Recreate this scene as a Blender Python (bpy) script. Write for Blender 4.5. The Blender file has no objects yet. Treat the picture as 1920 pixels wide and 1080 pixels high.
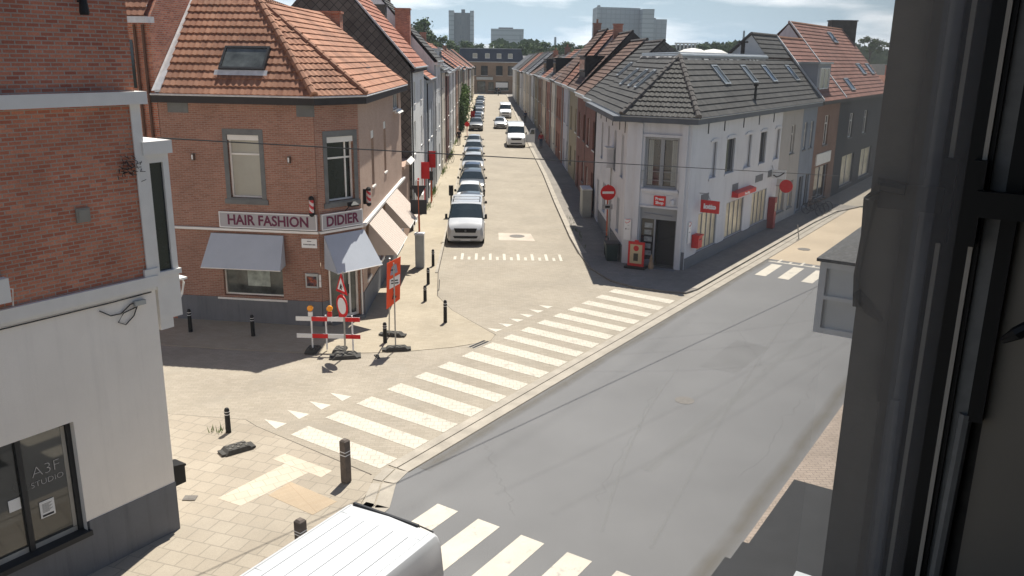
import bpy, bmesh, math, random
from mathutils import Vector, Matrix
from math import radians as R, sin, cos, pi
random.seed(7)
sc = bpy.context.scene
C = sc.collection
# ------------------------------------------------------------------ camera
H = 9.5
PIT, ROL, YAW = R(15.377), R(0.8007), R(1.683)
dv = Vector((-sin(ROL)*cos(PIT), cos(ROL)*cos(PIT), sin(PIT)))        # world down seen in (right, down, forward)
hv = (Vector((0, 0, 1)) - dv*dv.z).normalized()
sv = dv.cross(hv)
HX = Vector((sin(YAW), cos(YAW), 0)); SX = Vector((cos(YAW), -sin(YAW), 0)); DN = Vector((0, 0, -1))
def w_(c): c = Vector(c); return HX*c.dot(hv) + SX*c.dot(sv) + DN*c.dot(dv)
cam = bpy.data.objects.new('camera', bpy.data.cameras.new('camera')); C.objects.link(cam)
xr, yu, zb = w_((1, 0, 0)), w_((0, -1, 0)), w_((0, 0, -1))
cam.matrix_world = Matrix(((xr.x, yu.x, zb.x, 0), (xr.y, yu.y, zb.y, 0), (xr.z, yu.z, zb.z, H), (0, 0, 0, 1)))
cam.data.sensor_width = 36; cam.data.lens = 1573.1/1920*36
cam.data.clip_start = 0.02; cam.data.clip_end = 5000
sc.camera = cam
# ------------------------------------------------------------------ sky + sun
SAZ, SEL = R(17), R(62)
wd = bpy.data.worlds.new('World'); sc.world = wd; wd.use_nodes = True
nt = wd.node_tree; nt.nodes.clear()
N_ = nt.nodes.new; L_ = nt.links.new
out = N_('ShaderNodeOutputWorld'); bg = N_('ShaderNodeBackground'); sky = N_('ShaderNodeTexSky')
sky.sky_type = 'NISHITA'; sky.sun_disc = False; sky.sun_elevation = SEL; sky.sun_rotation = SAZ; sky.dust_density = .4; sky.air_density = 1.2
tc = N_('ShaderNodeTexCoord'); mp = N_('ShaderNodeMapping'); mp.inputs['Scale'].default_value = (1, 1, 5.5)
no = N_('ShaderNodeTexNoise'); no.inputs['Scale'].default_value = 5.5; no.inputs['Detail'].default_value = 7; no.inputs['Roughness'].default_value = .55
cr = N_('ShaderNodeValToRGB'); cr.color_ramp.elements[0].position = .44; cr.color_ramp.elements[1].position = .66
mx = N_('ShaderNodeMix'); mx.data_type = 'RGBA'; mx.inputs['B'].default_value = (20, 20.7, 21.6, 1)
L_(tc.outputs['Generated'], mp.inputs['Vector']); L_(mp.outputs['Vector'], no.inputs['Vector']); L_(no.outputs['Fac'], cr.inputs['Fac'])
sz = N_('ShaderNodeSeparateXYZ'); L_(tc.outputs['Generated'], sz.inputs[0]); mr = N_('ShaderNodeMapRange'); mr.inputs['From Min'].default_value = .08; mr.inputs['From Max'].default_value = .24; mr.inputs['To Min'].default_value = 1; mr.inputs['To Max'].default_value = .15; L_(sz.outputs['Z'], mr.inputs['Value'])
ml = N_('ShaderNodeMath'); ml.operation = 'MULTIPLY'; L_(cr.outputs['Color'], ml.inputs[0]); L_(mr.outputs['Result'], ml.inputs[1]); L_(ml.outputs[0], mx.inputs['Factor'])
tn = N_('ShaderNodeMix'); tn.data_type = 'RGBA'; tn.blend_type = 'MULTIPLY'; tn.inputs['Factor'].default_value = 1; tn.inputs['B'].default_value = (.95, 1.0, 1.12, 1); L_(sky.outputs['Color'], tn.inputs['A']); hz = N_('ShaderNodeMix'); hz.data_type = 'RGBA'; hz.inputs['B'].default_value = (9.6, 13.0, 16.6, 1); m3 = N_('ShaderNodeMapRange'); m3.inputs['From Min'].default_value = .0; m3.inputs['From Max'].default_value = .16; m3.inputs['To Min'].default_value = .9; m3.inputs['To Max'].default_value = 0; L_(sz.outputs['Z'], m3.inputs['Value'])
L_(m3.outputs['Result'], hz.inputs['Factor']); L_(tn.outputs['Result'], hz.inputs['A']); L_(hz.outputs['Result'], mx.inputs['A']); L_(mx.outputs['Result'], bg.inputs['Color'])
bg.inputs['Strength'].default_value = 0.044; L_(bg.outputs['Background'], out.inputs['Surface'])
sun = bpy.data.objects.new('sun', bpy.data.lights.new('sun', 'SUN')); C.objects.link(sun)
sun.data.energy = 5.0; sun.data.angle = R(.53); sun.data.color = (1, .95, .86)
sdir = Vector((sin(SAZ)*cos(SEL), cos(SAZ)*cos(SEL), sin(SEL)))
sun.rotation_euler = sdir.to_track_quat('Z', 'Y').to_euler(); sun.location = sdir*300
sc.view_settings.view_transform = 'Standard'; sc.view_settings.look = 'None'
sc.view_settings.exposure = 0.66; sc.view_settings.gamma = 1
sc.render.engine = 'CYCLES'; sc.cycles.max_bounces = 6; sc.cycles.transparent_max_bounces = 8
# ------------------------------------------------------------------ materials
MC = {}
def mat(name, col, rough=.85, var=.18, ns=1.5, col2=None, tex=None, size=(.22, .07), mort=.012, mcol=None, bump=.0, spec=.3, metal=0,
        stain=.0, stcol=(.1, .09, .08), offs=.5, detail=6, uv=True, rot=0, coat=0, fine=0, alpha=1, streak=0):
    if name in MC: return MC[name]
    m = bpy.data.materials.new(name); m.use_nodes = True; t = m.node_tree; n = t.nodes; l = t.links
    b = n['Principled BSDF']; b.inputs['Roughness'].default_value = rough; b.inputs['Metallic'].default_value = metal
    b.inputs['Specular IOR Level'].default_value = spec
    if coat: b.inputs['Coat Weight'].default_value = coat; b.inputs['Coat Roughness'].default_value = .05
    co = n.new('ShaderNodeTexCoord'); uvo = co.outputs['UV']
    if rot:
        mpp = n.new('ShaderNodeMapping'); mpp.inputs['Rotation'].default_value = (0, 0, rot); l.new(uvo, mpp.inputs['Vector']); uvo = mpp.outputs['Vector']
    pos = n.new('ShaderNodeNewGeometry').outputs['Position'] if uv != 'obj' else co.outputs['Object']
    def noise(s, d=detail, r=.6):
        q = n.new('ShaderNodeTexNoise'); q.inputs['Scale'].default_value = s; q.inputs['Detail'].default_value = d; q.inputs['Roughness'].default_value = r
        l.new(pos, q.inputs['Vector']); return q.outputs['Fac']
    def mul(a, b_, f=1, mode='MULTIPLY'):
        q = n.new('ShaderNodeMix'); q.data_type = 'RGBA'; q.blend_type = mode
        if isinstance(f, (int, float)): q.inputs['Factor'].default_value = f
        else: l.new(f, q.inputs['Factor'])
        for s, x in (('A', a), ('B', b_)):
            if isinstance(x, tuple): q.inputs[s].default_value = (*x, 1)
            else: l.new(x, q.inputs[s])
        return q.outputs['Result']
    c = tuple(col); hgt = None
    if tex in ('brick', 'slab', 'tile'):
        bt = n.new('ShaderNodeTexBrick'); bt.inputs['Scale'].default_value = 1; bt.inputs['Brick Width'].default_value = size[0]; bt.inputs['Row Height'].default_value = size[1]
        bt.inputs['Mortar Size'].default_value = mort; bt.inputs['Mortar Smooth'].default_value = .2; bt.offset = offs; bt.inputs['Bias'].default_value = 0
        bt.inputs['Color1'].default_value = (*col, 1); bt.inputs['Color2'].default_value = (*(col2 or col), 1); bt.inputs['Mortar'].default_value = (*(mcol or col), 1)
        l.new(uvo, bt.inputs['Vector']); c = bt.outputs['Color']
        if mort > 0:
            iv = n.new('ShaderNodeMath'); iv.operation = 'SUBTRACT'; iv.inputs[0].default_value = 1; l.new(bt.outputs['Fac'], iv.inputs[1]); hgt = iv.outputs[0]
    elif col2:
        rr = n.new('ShaderNodeMapRange'); rr.inputs['From Min'].default_value = .35; rr.inputs['From Max'].default_value = .65
        l.new(noise(ns*.6), rr.inputs['Value']); c = mul(tuple(col), tuple(col2), rr.outputs['Result'], 'MIX')
    if var:
        q = n.new('ShaderNodeMapRange'); q.inputs['From Min'].default_value = .3; q.inputs['From Max'].default_value = .7
        q.inputs['To Min'].default_value = 1-var; q.inputs['To Max'].default_value = 1+var*.55; l.new(noise(ns), q.inputs['Value'])
        cc = n.new('ShaderNodeCombineColor')
        for k in range(3): l.new(q.outputs['Result'], cc.inputs[k])
        c = mul(c, cc.outputs[0])
    if fine:
        q = n.new('ShaderNodeMapRange'); q.inputs['From Min'].default_value = .3; q.inputs['From Max'].default_value = .7
        q.inputs['To Min'].default_value = 1-fine; q.inputs['To Max'].default_value = 1+fine; l.new(noise(38, 3), q.inputs['Value'])
        cc = n.new('ShaderNodeCombineColor')
        for k in range(3): l.new(q.outputs['Result'], cc.inputs[k])
        c = mul(c, cc.outputs[0])
    if streak:
        mp2 = n.new('ShaderNodeMapping'); mp2.inputs['Scale'].default_value = (3.2, 3.2, .22); l.new(pos, mp2.inputs['Vector']); nz = n.new('ShaderNodeTexNoise'); nz.inputs['Scale'].default_value = 1.6; nz.inputs['Detail'].default_value = 7; nz.inputs['Roughness'].default_value = .65; l.new(mp2.outputs[0], nz.inputs['Vector'])
        q = n.new('ShaderNodeMapRange'); q.inputs['From Min'].default_value = .5; q.inputs['From Max'].default_value = .75; q.inputs['To Min'].default_value = 1; q.inputs['To Max'].default_value = 1-streak; l.new(nz.outputs['Fac'], q.inputs['Value'])
        cc = n.new('ShaderNodeCombineColor')
        for k in range(3): l.new(q.outputs['Result'], cc.inputs[k])
        c = mul(c, cc.outputs[0])
    if stain:
        q = n.new('ShaderNodeMapRange'); q.inputs['From Min'].default_value = .54; q.inputs['From Max'].default_value = .72; q.inputs['To Max'].default_value = stain
        l.new(noise(.55, 8, .68), q.inputs['Value']); c = mul(c, tuple(stcol), q.outputs['Result'], 'MIX')
    if isinstance(c, tuple): b.inputs['Base Color'].default_value = (*c, 1)
    else: l.new(c, b.inputs['Base Color'])
    if bump:
        bp = n.new('ShaderNodeBump'); bp.inputs['Strength'].default_value = min(1, bump); bp.inputs['Distance'].default_value = .01
        if hgt is not None: l.new(hgt, bp.inputs['Height'])
        else: l.new(noise(18, 4), bp.inputs['Height'])
        l.new(bp.outputs['Normal'], b.inputs['Normal'])
    MC[name] = m; return m
def worn_paint(name, base, under, amt=.5, slab=None):
    m = mat(name, base, .75, .08, 2.2, tex='slab' if slab else None, size=slab or (1, 1), mort=.008 if slab else 0, mcol=tuple(x*.62 for x in base), col2=tuple(x*.93 for x in base), fine=.05)
    t = m.node_tree; n = t.nodes; l = t.links; b = n['Principled BSDF']; src = b.inputs['Base Color'].links[0].from_socket
    g = n.new('ShaderNodeNewGeometry'); q = n.new('ShaderNodeTexNoise'); q.inputs['Scale'].default_value = 2.6; q.inputs['Detail'].default_value = 10; q.inputs['Roughness'].default_value = .72
    l.new(g.outputs['Position'], q.inputs['Vector']); r = n.new('ShaderNodeMapRange'); r.inputs['From Min'].default_value = .56; r.inputs['From Max'].default_value = .68; r.inputs['To Max'].default_value = amt
    l.new(q.outputs['Fac'], r.inputs['Value']); x = n.new('ShaderNodeMix'); x.data_type = 'RGBA'; l.new(r.outputs['Result'], x.inputs['Factor']); l.new(src, x.inputs['A']); x.inputs['B'].default_value = (*under, 1)
    l.new(x.outputs['Result'], b.inputs['Base Color']); return m
def glassy(name, col, rough=.06, spec=.6, var=.35, ns=1.2):
    return mat(name, col, rough, var, ns, spec=spec)
BRICK = mat('red_brick', (.46, .145, .085), .9, .22, .9, (.66, .27, .165), 'brick', (.21, .068), .010, (.42, .35, .29), .7, stain=.3, stcol=(.34, .14, .09), fine=.12)
BRICKU = mat('upper_brick', (.37, .11, .07), .9, .24, .9, (.60, .23, .14), 'brick', (.21, .068), .011, (.40, .33, .28), .7, stain=.3, stcol=(.42, .17, .08), fine=.12)
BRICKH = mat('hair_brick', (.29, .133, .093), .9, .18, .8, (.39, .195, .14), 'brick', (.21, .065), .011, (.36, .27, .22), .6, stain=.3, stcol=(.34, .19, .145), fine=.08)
CREAM = mat('cream_render', (.90, .85, .79), .85, .07, .5, fine=.02, stain=.22, stcol=(.80, .74, .67), bump=.15, streak=.07)
WHITE = mat('white_paint', (.74, .72, .68), .6, .08, 2, fine=.02)
WTRIM = mat('white_trim', (.78, .76, .73), .5, .06, 3)
PLINTH = mat('grey_plinth', (.17, .175, .19), .8, .12, 1.2, fine=.04, streak=.25)
STONE = mat('blue_stone', (.17, .175, .175), .8, .2, 3, fine=.06)
DKTRIM = mat('dark_trim', (.035, .03, .03), .6, .2, 3)
BLACK = mat('black_metal', (.012, .012, .013), .55, .2, 8)
ANTH = mat('anthracite', (.03, .031, .034), .5, .2, 4)
ZINC = mat('zinc', (.40, .42, .43), .45, .15, 2, metal=.5)
GLASS = glassy('window_glass', (.018, .022, .026))
GLASSP = glassy('pale_reflection_glass', (.38, .37, .32), .12, .5, .12, .8)  # pale reflection in the salon window put into the pane colour
GLASSM = glassy('mid_glass', (.10, .11, .105), .08, .6, .7, 1.5)
ORT = mat('orange_tile', (.27, .127, .08), .85, .32, .5, (.40, .205, .13), 'tile', (.215, .34), 0, offs=0, stain=.45, stcol=(.25, .155, .115), fine=.08)
RDT = mat('red_tile', (.19, .08, .055), .85, .25, .5, (.26, .12, .08), 'tile', (.25, .34), 0, offs=0, stain=.5, stcol=(.17, .10, .08), fine=.08)
BRT = mat('brown_tile', (.115, .068, .053), .85, .25, .5, (.165, .10, .075), 'tile', (.25, .34), 0, offs=0, stain=.5, stcol=(.12, .09, .08), fine=.08)
DKT = mat('dark_tile', (.048, .046, .044), .75, .25, .6, (.078, .074, .070), 'tile', (.25, .34), 0, offs=0, stain=.3, stcol=(.10, .095, .085), fine=.08)
RIDGE = mat('ridge_tile', (.33, .17, .11), .85, .3, 3)
RIDGED = mat('ridge_dark', (.11, .10, .095), .85, .3, 3)
LEAD = mat('flashing', (.62, .62, .63), .6, .2, 4)
SLATE = mat('slate_hanging', (.12, .11, .098), .7, .3, .7, (.17, .158, .14), 'brick', (.34, .34), .018, (.04, .04, .04), .5, offs=0, rot=R(45), stain=.4, stcol=(.19, .17, .14))
MORT = mat('mortar_grey', (.4, .4, .39), .9, .1)
RED = mat('sign_red', (.62, .02, .022), .45, .05, 2)
ORANGE = mat('sign_orange', (.85, .10, .035), .45, .05, 2)
SIGNW = mat('sign_white', (.8, .8, .8), .45, .04, 2)
SIGNG = mat('sign_grey', (.40, .39, .41), .6, .06, 2)
PURPLE = mat('letter_purple', (.13, .02, .06), .5, .05, 2)
INK = mat('ink', (.02, .02, .025), .6, 0)
RUST = mat('orange_pole', (.52, .12, .05), .6, .15, 5)
STEEL = mat('galvanised', (.36, .36, .35), .45, .15, 6, metal=.6)
AMBER = mat('amber_lens', (.9, .33, .01), .25, .05, 3, spec=.6)
RUBBER = mat('rubber_block', (.07, .067, .062), .9, .3, 12)
AWN = mat('awning_blue', (.46, .49, .54), .85, .06, 1.5, fine=.03)
# ------------------------------------------------------------------ mesh helper
class MB:
    def __init__(s): s.v = []; s.f = []; s.uv = []; s.mi = []
    def face(s, pts, uv=None, mi=0):
        i = len(s.v); s.v += [Vector(p) for p in pts]; s.f.append(list(range(i, i+len(pts)))); s.uv.append(uv); s.mi.append(mi); return s
    def hexa(s, p, mi=0):      # p: 8 points, bottom ring 0-3, top ring 4-7
        i = len(s.v); s.v += [Vector(q) for q in p]
        for f in ((3, 2, 1, 0), (4, 5, 6, 7), (0, 1, 5, 4), (1, 2, 6, 5), (2, 3, 7, 6), (3, 0, 4, 7)):
            s.f.append([i+k for k in f]); s.uv.append(None); s.mi.append(mi)
        return s
    def box(s, c, size, rz=0, mi=0):
        hx, hy, hz = size[0]/2, size[1]/2, size[2]/2; m = Matrix.Rotation(rz, 3, 'Z'); c = Vector(c)
        return s.hexa([c + m @ Vector(q) for q in ((-hx, -hy, -hz), (hx, -hy, -hz), (hx, hy, -hz), (-hx, hy, -hz), (-hx, -hy, hz), (hx, -hy, hz), (hx, hy, hz), (-hx, hy, hz))], mi)
    def fb(s, F, u0, u1, z0, z1, o0, o1, mi=0):
        return s.hexa([F(u0, z0, o0), F(u1, z0, o0), F(u1, z0, o1), F(u0, z0, o1), F(u0, z1, o0), F(u1, z1, o0), F(u1, z1, o1), F(u0, z1, o1)], mi)
    def prism(s, poly, z0, z1, mi=0):
        n = len(poly)
        s.face([(p[0], p[1], z1) for p in poly], None, mi); s.face([(p[0], p[1], z0) for p in reversed(poly)], None, mi)
        for k in range(n):
            a, b = poly[k], poly[(k+1) % n]; s.face([(a[0], a[1], z0), (b[0], b[1], z0), (b[0], b[1], z1), (a[0], a[1], z1)], None, mi)
        return s
    def tube(s, pts, r, seg=8, mi=0, cap=True):
        pts = [Vector(p) for p in pts]; rs = r if isinstance(r, (list, tuple)) else [r]*len(pts); rings = []
        for k, p in enumerate(pts):
            d = (pts[min(k+1, len(pts)-1)] - pts[max(k-1, 0)]).normalized()
            a = d.cross(Vector((0, 0, 1))) if abs(d.z) < .95 else d.cross(Vector((1, 0, 0))); a.normalize(); b = d.cross(a)
            i = len(s.v); s.v += [p + (a*cos(2*pi*q/seg) + b*sin(2*pi*q/seg))*rs[k] for q in range(seg)]; rings.append(i)
        for k in range(len(pts)-1):
            for q in range(seg):
                s.f.append([rings[k]+q, rings[k]+(q+1) % seg, rings[k+1]+(q+1) % seg, rings[k+1]+q]); s.uv.append(None); s.mi.append(mi)
        if cap:
            for k in (0, -1): s.f.append([rings[k]+q for q in range(seg)]); s.uv.append(None); s.mi.append(mi)
        return s
    def lathe(s, c, prof, seg=12, mi=0):
        return s.tube([(c[0], c[1], c[2]+z) for r_, z in prof], [r_ for r_, z in prof], seg, mi)
    def ball(s, c, r, seg=8, mi=0, sz=1):
        return s.lathe(c, [(max(.001, r*sin(pi*k/6)), -r*sz*cos(pi*k/6)) for k in range(7)], seg, mi)
    def build(s, name, mats, parent=None, recalc=True, smooth=False):
        me = bpy.data.meshes.new(name); me.from_pydata([tuple(v) for v in s.v], [], s.f)
        ul = me.uv_layers.new(name='uv'); flat = [0.0]*(2*len(me.loops))
        me.update()
        for p, u in zip(me.polygons, s.uv):
            if u is None:
                n = p.normal
                if abs(n.z) > .96: t = Vector((1, 0, 0)); b = Vector((0, 1, 0))
                else:
                    t = Vector((0, 0, 1)).cross(n).normalized(); b = n.cross(t)
                    if t.y + t.x*.3 < 0: t = -t
                for li in p.loop_indices:
                    v = me.vertices[me.loops[li].vertex_index].co; flat[2*li] = v.dot(t); flat[2*li+1] = v.dot(b)
            else:
                for k, li in enumerate(p.loop_indices): flat[2*li] = u[k][0]; flat[2*li+1] = u[k][1]
        ul.data.foreach_set('uv', flat)
        me.polygons.foreach_set('material_index', s.mi)
        if smooth: me.polygons.foreach_set('use_smooth', [True]*len(me.polygons))
        if recalc:
            bm = bmesh.new(); bm.from_mesh(me); bmesh.ops.recalc_face_normals(bm, faces=bm.faces); bm.to_mesh(me); bm.free()
        for m in (mats if isinstance(mats, (list, tuple)) else [mats]): me.materials.append(m)
        o = bpy.data.objects.new(name, me); C.objects.link(o)
        if parent is not None:
            o.parent = parent; o.location = -wloc(parent)
        return o
def wloc(o):
    v = Vector((0, 0, 0))
    while o is not None: v += o.location; o = o.parent
    return v
# geometry is written in world metres; a part's own location cancels its parent's, so parents keep their base point
def thing(name, label, cat, loc=(0, 0, 0), group=None):
    o = bpy.data.objects.new(name, None); C.objects.link(o); o.location = loc; o.empty_display_size = .3
    o['label'] = label; o['category'] = cat
    if group: o['group'] = group
    return o
def tag(o, label, cat, group=None):
    o['label'] = label; o['category'] = cat
    if group: o['group'] = group
    return o
def struct(o, label=None, kind='structure'):
    o['kind'] = kind
    if label: o['label'] = label
    return o
def copy_tree(o, parent=None):
    c = o.copy(); C.objects.link(c); c.parent = parent
    for ch in list(o.children): copy_tree(ch, c)
    return c
def frame(O, d, n):
    O = Vector((O[0], O[1], 0)); d = Vector((d[0], d[1], 0)).normalized(); n = Vector((n[0], n[1], 0)).normalized()
    return lambda u, z, o=0: O + d*u + n*o + Vector((0, 0, z))
def text(s, size, F, u, z, o, m, parent, name='lettering', bold=.0, ext=.006, sx=1, align='CENTER', flip=1):
    cu = bpy.data.curves.new(name, 'FONT'); cu.body = s; cu.size = size; cu.offset = bold; cu.extrude = ext; cu.align_x = align; cu.resolution_u = 3
    to = bpy.data.objects.new('tmp', cu); C.objects.link(to); bpy.context.view_layer.update()
    me = bpy.data.meshes.new_from_object(to.evaluated_get(bpy.context.evaluated_depsgraph_get())); bpy.data.objects.remove(to)
    for v in me.vertices:
        x, y, zz = v.co; v.co = F(u + x*sx*flip, z + y, o + zz)
    me.materials.clear(); me.materials.append(m)
    ob = bpy.data.objects.new(name, me); C.objects.link(ob); ob.parent = parent
    if parent is not None: ob.location = -wloc(parent)
    return ob
def wall_grid(mb, F, u0, u1, z0, z1, holes, rec=.14, mi=0):
    us = sorted({u0, u1, *[h[0] for h in holes], *[h[1] for h in holes]}); zs = sorted({z0, z1, *[h[2] for h in holes], *[h[3] for h in holes]})
    us = [u for u in us if u0-1e-6 <= u <= u1+1e-6]; zs = [z for z in zs if z0-1e-6 <= z <= z1+1e-6]
    for a, b in zip(us, us[1:]):
        for c, d in zip(zs, zs[1:]):
            mu, mz = (a+b)/2, (c+d)/2
            if any(h[0] < mu < h[1] and h[2] < mz < h[3] for h in holes): continue
            mb.face([F(a, c), F(b, c), F(b, d), F(a, d)], None, mi)
    for h in holes:
        a, b, c, d = h[:4]
        mb.face([F(a, c), F(a, d), F(a, d, -rec), F(a, c, -rec)], None, mi); mb.face([F(b, c), F(b, d), F(b, d, -rec), F(b, c, -rec)], None, mi)
        mb.face([F(a, d), F(b, d), F(b, d, -rec), F(a, d, -rec)], None, mi); mb.face([F(a, c), F(b, c), F(b, c, -rec), F(a, c, -rec)], None, mi)
def window(par, F, u0, u1, z0, z1, rec=.14, fm=None, gm=None, fw=.06, mull=(), trans=(), sill=STONE, name='window', sd=.07, blind=0, bm_=None):
    fm = fm or WTRIM; gm = gm or GLASS; b = MB(); o0, o1 = -rec-.04, -rec+.03
    b.fb(F, u0, u0+fw, z0, z1, o0, o1); b.fb(F, u1-fw, u1, z0, z1, o0, o1); b.fb(F, u0+fw, u1-fw, z0, z0+fw, o0, o1); b.fb(F, u0+fw, u1-fw, z1-fw, z1, o0, o1)
    for m in mull: b.fb(F, m-fw*.45, m+fw*.45, z0+fw, z1-fw, o0, o1-.004)
    for t in trans: b.fb(F, u0+fw, u1-fw, t-fw*.5, t+fw*.5, o0, o1-.008)
    w = b.build(name, fm, par)
    MB().fb(F, u0+fw*.5, u1-fw*.5, z0+fw*.5, z1-fw*.5, o0-.01, -rec-.012).build('pane', gm, w)
    if blind: MB().fb(F, u0+.01, u1-.01, z1-blind, z1-.005, -rec+.031, -.01).build('shutter_box', bm_ or WHITE, w)
    if sill is not None: MB().fb(F, u0-.07, u1+.07, z0-sd-.002, z0-.002, -rec, .05).build('sill', sill, w)
    return w
def door(par, F, u0, u1, z0, z1, m, rec=.16, light=True):
    d = MB().fb(F, u0, u1, z0, z1, -rec-.05, -rec).build('door', m, par)
    if light: MB().fb(F, u0+.18, u1-.18, z1-.8, z1-.25, -rec+.002, -rec+.012).build('pane', GLASS, d)
    MB().fb(F, u1-.14, u1-.10, z0+.95, z0+1.1, -rec+.002, -rec+.05).build('handle', STEEL, d)
    return d
def roof_courses(mb, poly, step=.34, lift=.04, wave=0, tw=.215, mi=0, up=None):
    P = [Vector(p) for p in poly]; eu = (P[1]-P[0]).normalized(); n = eu.cross(P[-1]-P[0]).normalized()
    if n.z < 0: n = -n
    ev = n.cross(eu)
    if ev.z < 0: ev = -ev
    Q = [((p-P[0]).dot(eu), (p-P[0]).dot(ev)) for p in P]; umn, umx = min(q[0] for q in Q), max(q[0] for q in Q); vmx = max(q[1] for q in Q); k = len(Q)
    def rng(val, ax):
        r = []
        for i in range(k):
            a, b = Q[i], Q[(i+1) % k]
            if (a[ax]-val)*(b[ax]-val) <= 0 and abs(a[ax]-b[ax]) > 1e-9:
                t = (val-a[ax])/(b[ax]-a[ax]); r.append(a[1-ax] + t*(b[1-ax]-a[1-ax]))
        return (min(r), max(r)) if r else None
    def W(u, v, h): return P[0] + eu*u + ev*v + n*h
    v = 0.0
    while v < vmx-1e-4:
        v1 = min(v+step, vmx)
        if not wave:
            a = rng(v+1e-5, 1); b = rng(v1-1e-5, 1)
            if a and b:
                mb.face([W(a[0], v, lift), W(a[1], v, lift), W(b[1], v1, lift*.15), W(b[0], v1, lift*.15)], [(a[0], v+.001), (a[1], v+.001), (b[1], v1-.001), (b[0], v1-.001)], mi)
                mb.face([W(a[0], v, 0), W(a[1], v, 0), W(a[1], v, lift), W(a[0], v, lift)], [(a[0], v+.001), (a[1], v+.001), (a[1], v+.002), (a[0], v+.002)], mi)
        else:
            du = tw/6; j = math.floor(umn/du)
            while j*du < umx:
                ua, ub = max(j*du, umn+1e-5), min((j+1)*du, umx-1e-5); j += 1
                if ub-ua < 1e-4: continue
                ra, rb = rng(ua, 0), rng(ub, 0)
                if not ra or not rb: continue
                la, ha, lb, hb = max(v, ra[0]), min(v1, ra[1]), max(v, rb[0]), min(v1, rb[1])
                if ha-la < 1e-4 and hb-lb < 1e-4: continue
                ha, hb = max(ha, la), max(hb, lb)
                def hh(u, vv): return lift*(1-.85*(vv-v)/step) + wave*(.5+.5*cos(2*pi*u/tw))
                mb.face([W(ua, la, hh(ua, la)), W(ub, lb, hh(ub, lb)), W(ub, hb, hh(ub, hb)), W(ua, ha, hh(ua, ha))], [(ua, la+.001), (ub, lb+.001), (ub, hb-.001), (ua, ha-.001)], mi)
                if la < v+1e-3 and lb < v+1e-3: mb.face([W(ua, v, -.01), W(ub, v, -.01), W(ub, v, hh(ub, v)), W(ua, v, hh(ua, v))], [(ua, v+.001), (ub, v+.001), (ub, v+.002), (ua, v+.002)], mi)
        v = v1
def ridge_line(par, a, b, m, r=.11, step=.36, name='ridge_tiles'):
    a, b = Vector(a), Vector(b); L = (b-a).length; k = max(2, int(L/step)); mb = MB()
    for i in range(k):
        p, q = a.lerp(b, i/k), a.lerp(b, (i+1.08)/k); mb.tube([p, q], [r*1.12, r*.9], 8)
    return mb.build(name, m, par, smooth=False)
def chimney(par, x, y, z0, z1, sx=.9, sy=.6, m=None, pots=1):
    c = MB().box((x, y, (z0+z1)/2), (sx, sy, z1-z0)).box((x, y, z1+.05), (sx+.12, sy+.12, .1)).build('chimney', m or BRICK, par)
    for i in range(pots): MB().lathe((x+(i-(pots-1)/2)*.35, y, z1+.1), [(.10, 0), (.09, .3), (.12, .32), (.12, .36)], 8).build('chimney_pot', RIDGE, c)
    return c
def skylight(par, P0, eu, ev, n, u0, u1, v0, v1, gm=None, lift=.12, fm=None):
    def F(u, z, o=0): return P0 + eu*u + ev*z + n*o
    b = MB(); w = .08
    b.fb(F, u0, u0+w, v0, v1, 0, lift); b.fb(F, u1-w, u1, v0, v1, 0, lift); b.fb(F, u0+w, u1-w, v0, v0+w, 0, lift); b.fb(F, u0+w, u1-w, v1-w, v1, 0, lift)
    f = b.build('skylight', fm or ANTH, par); MB().fb(F, u0+w, u1-w, v0+w, v1-w, .02, lift-.04).build('pane', gm or GLASSB, f)
    return f
GLASSB = glassy('sky_glass', (.05, .07, .10), .05, .9, .1)
# ------------------------------------------------------------------ axes of the place
MV = Vector((.5745, .8185, 0)); NV = Vector((.8185, -.5745, 0))
def AP(a, p, z=0): q = MV*a + NV*p; return Vector((q.x, q.y, z))
# ================================================================== GROUND
GR = mat('far_ground', (.13, .14, .10), .95, .3, .05, fine=.1)
PAV = mat('street_pavers', (.315, .275, .218), .9, .15, .35, (.36, .315, .255), 'slab', (.22, .11), .006, (.27, .235, .19), .2, stain=.55, stcol=(.29, .262, .222), fine=.09)
SIDE = mat('pavement_pavers', (.355, .305, .23), .9, .14, .4, (.40, .345, .265), 'slab', (.22, .11), .006, (.34, .29, .22), .2, stain=.45, stcol=(.36, .315, .25), fine=.08)
SLAB = mat('pavement_slabs', (.335, .288, .228), .9, .14, .4, (.375, .325, .26), 'slab', (.42, .42), .014, (.27, .235, .19), .3, stain=.4, stcol=(.35, .31, .25), rot=R(20), fine=.07)
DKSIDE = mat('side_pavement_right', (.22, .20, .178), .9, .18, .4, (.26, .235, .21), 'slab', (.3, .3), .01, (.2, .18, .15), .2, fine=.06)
ASPH = mat('asphalt', (.174, .172, .173), .88, .10, .28, stain=.35, stcol=(.192, .19, .188), fine=.12)
KERB = mat('kerb_stone', (.38, .34, .285), .85, .2, 1.5, fine=.08, stain=.5, stcol=(.27, .24, .2))
JOINT = mat('dirty_joint', (.10, .085, .07), .95, .3, 3)
REDS = mat('red_pavers', (.36, .29, .235), .9, .2, .6, (.42, .34, .28), 'slab', (.22, .11), .008, (.2, .16, .13), .3, fine=.1)
TANR = mat('tan_asphalt', (.46, .375, .275), .9, .12, .3, stain=.3, stcol=(.40, .33, .25), fine=.07)
struct(MB().face([(-1800, -600, -.05), (1800, -600, -.05), (1800, 2600, -.05), (-1800, 2600, -.05)]).build('ground', GR))
struct(MB().prism([AP(-30, -4.3)[:2], AP(60, -4.3)[:2], AP(60, -12.0)[:2], (40, 60), (40, 245), (-40, 245), (-60, -40)], -.04, -.006).build('street_paving', PAV))
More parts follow.
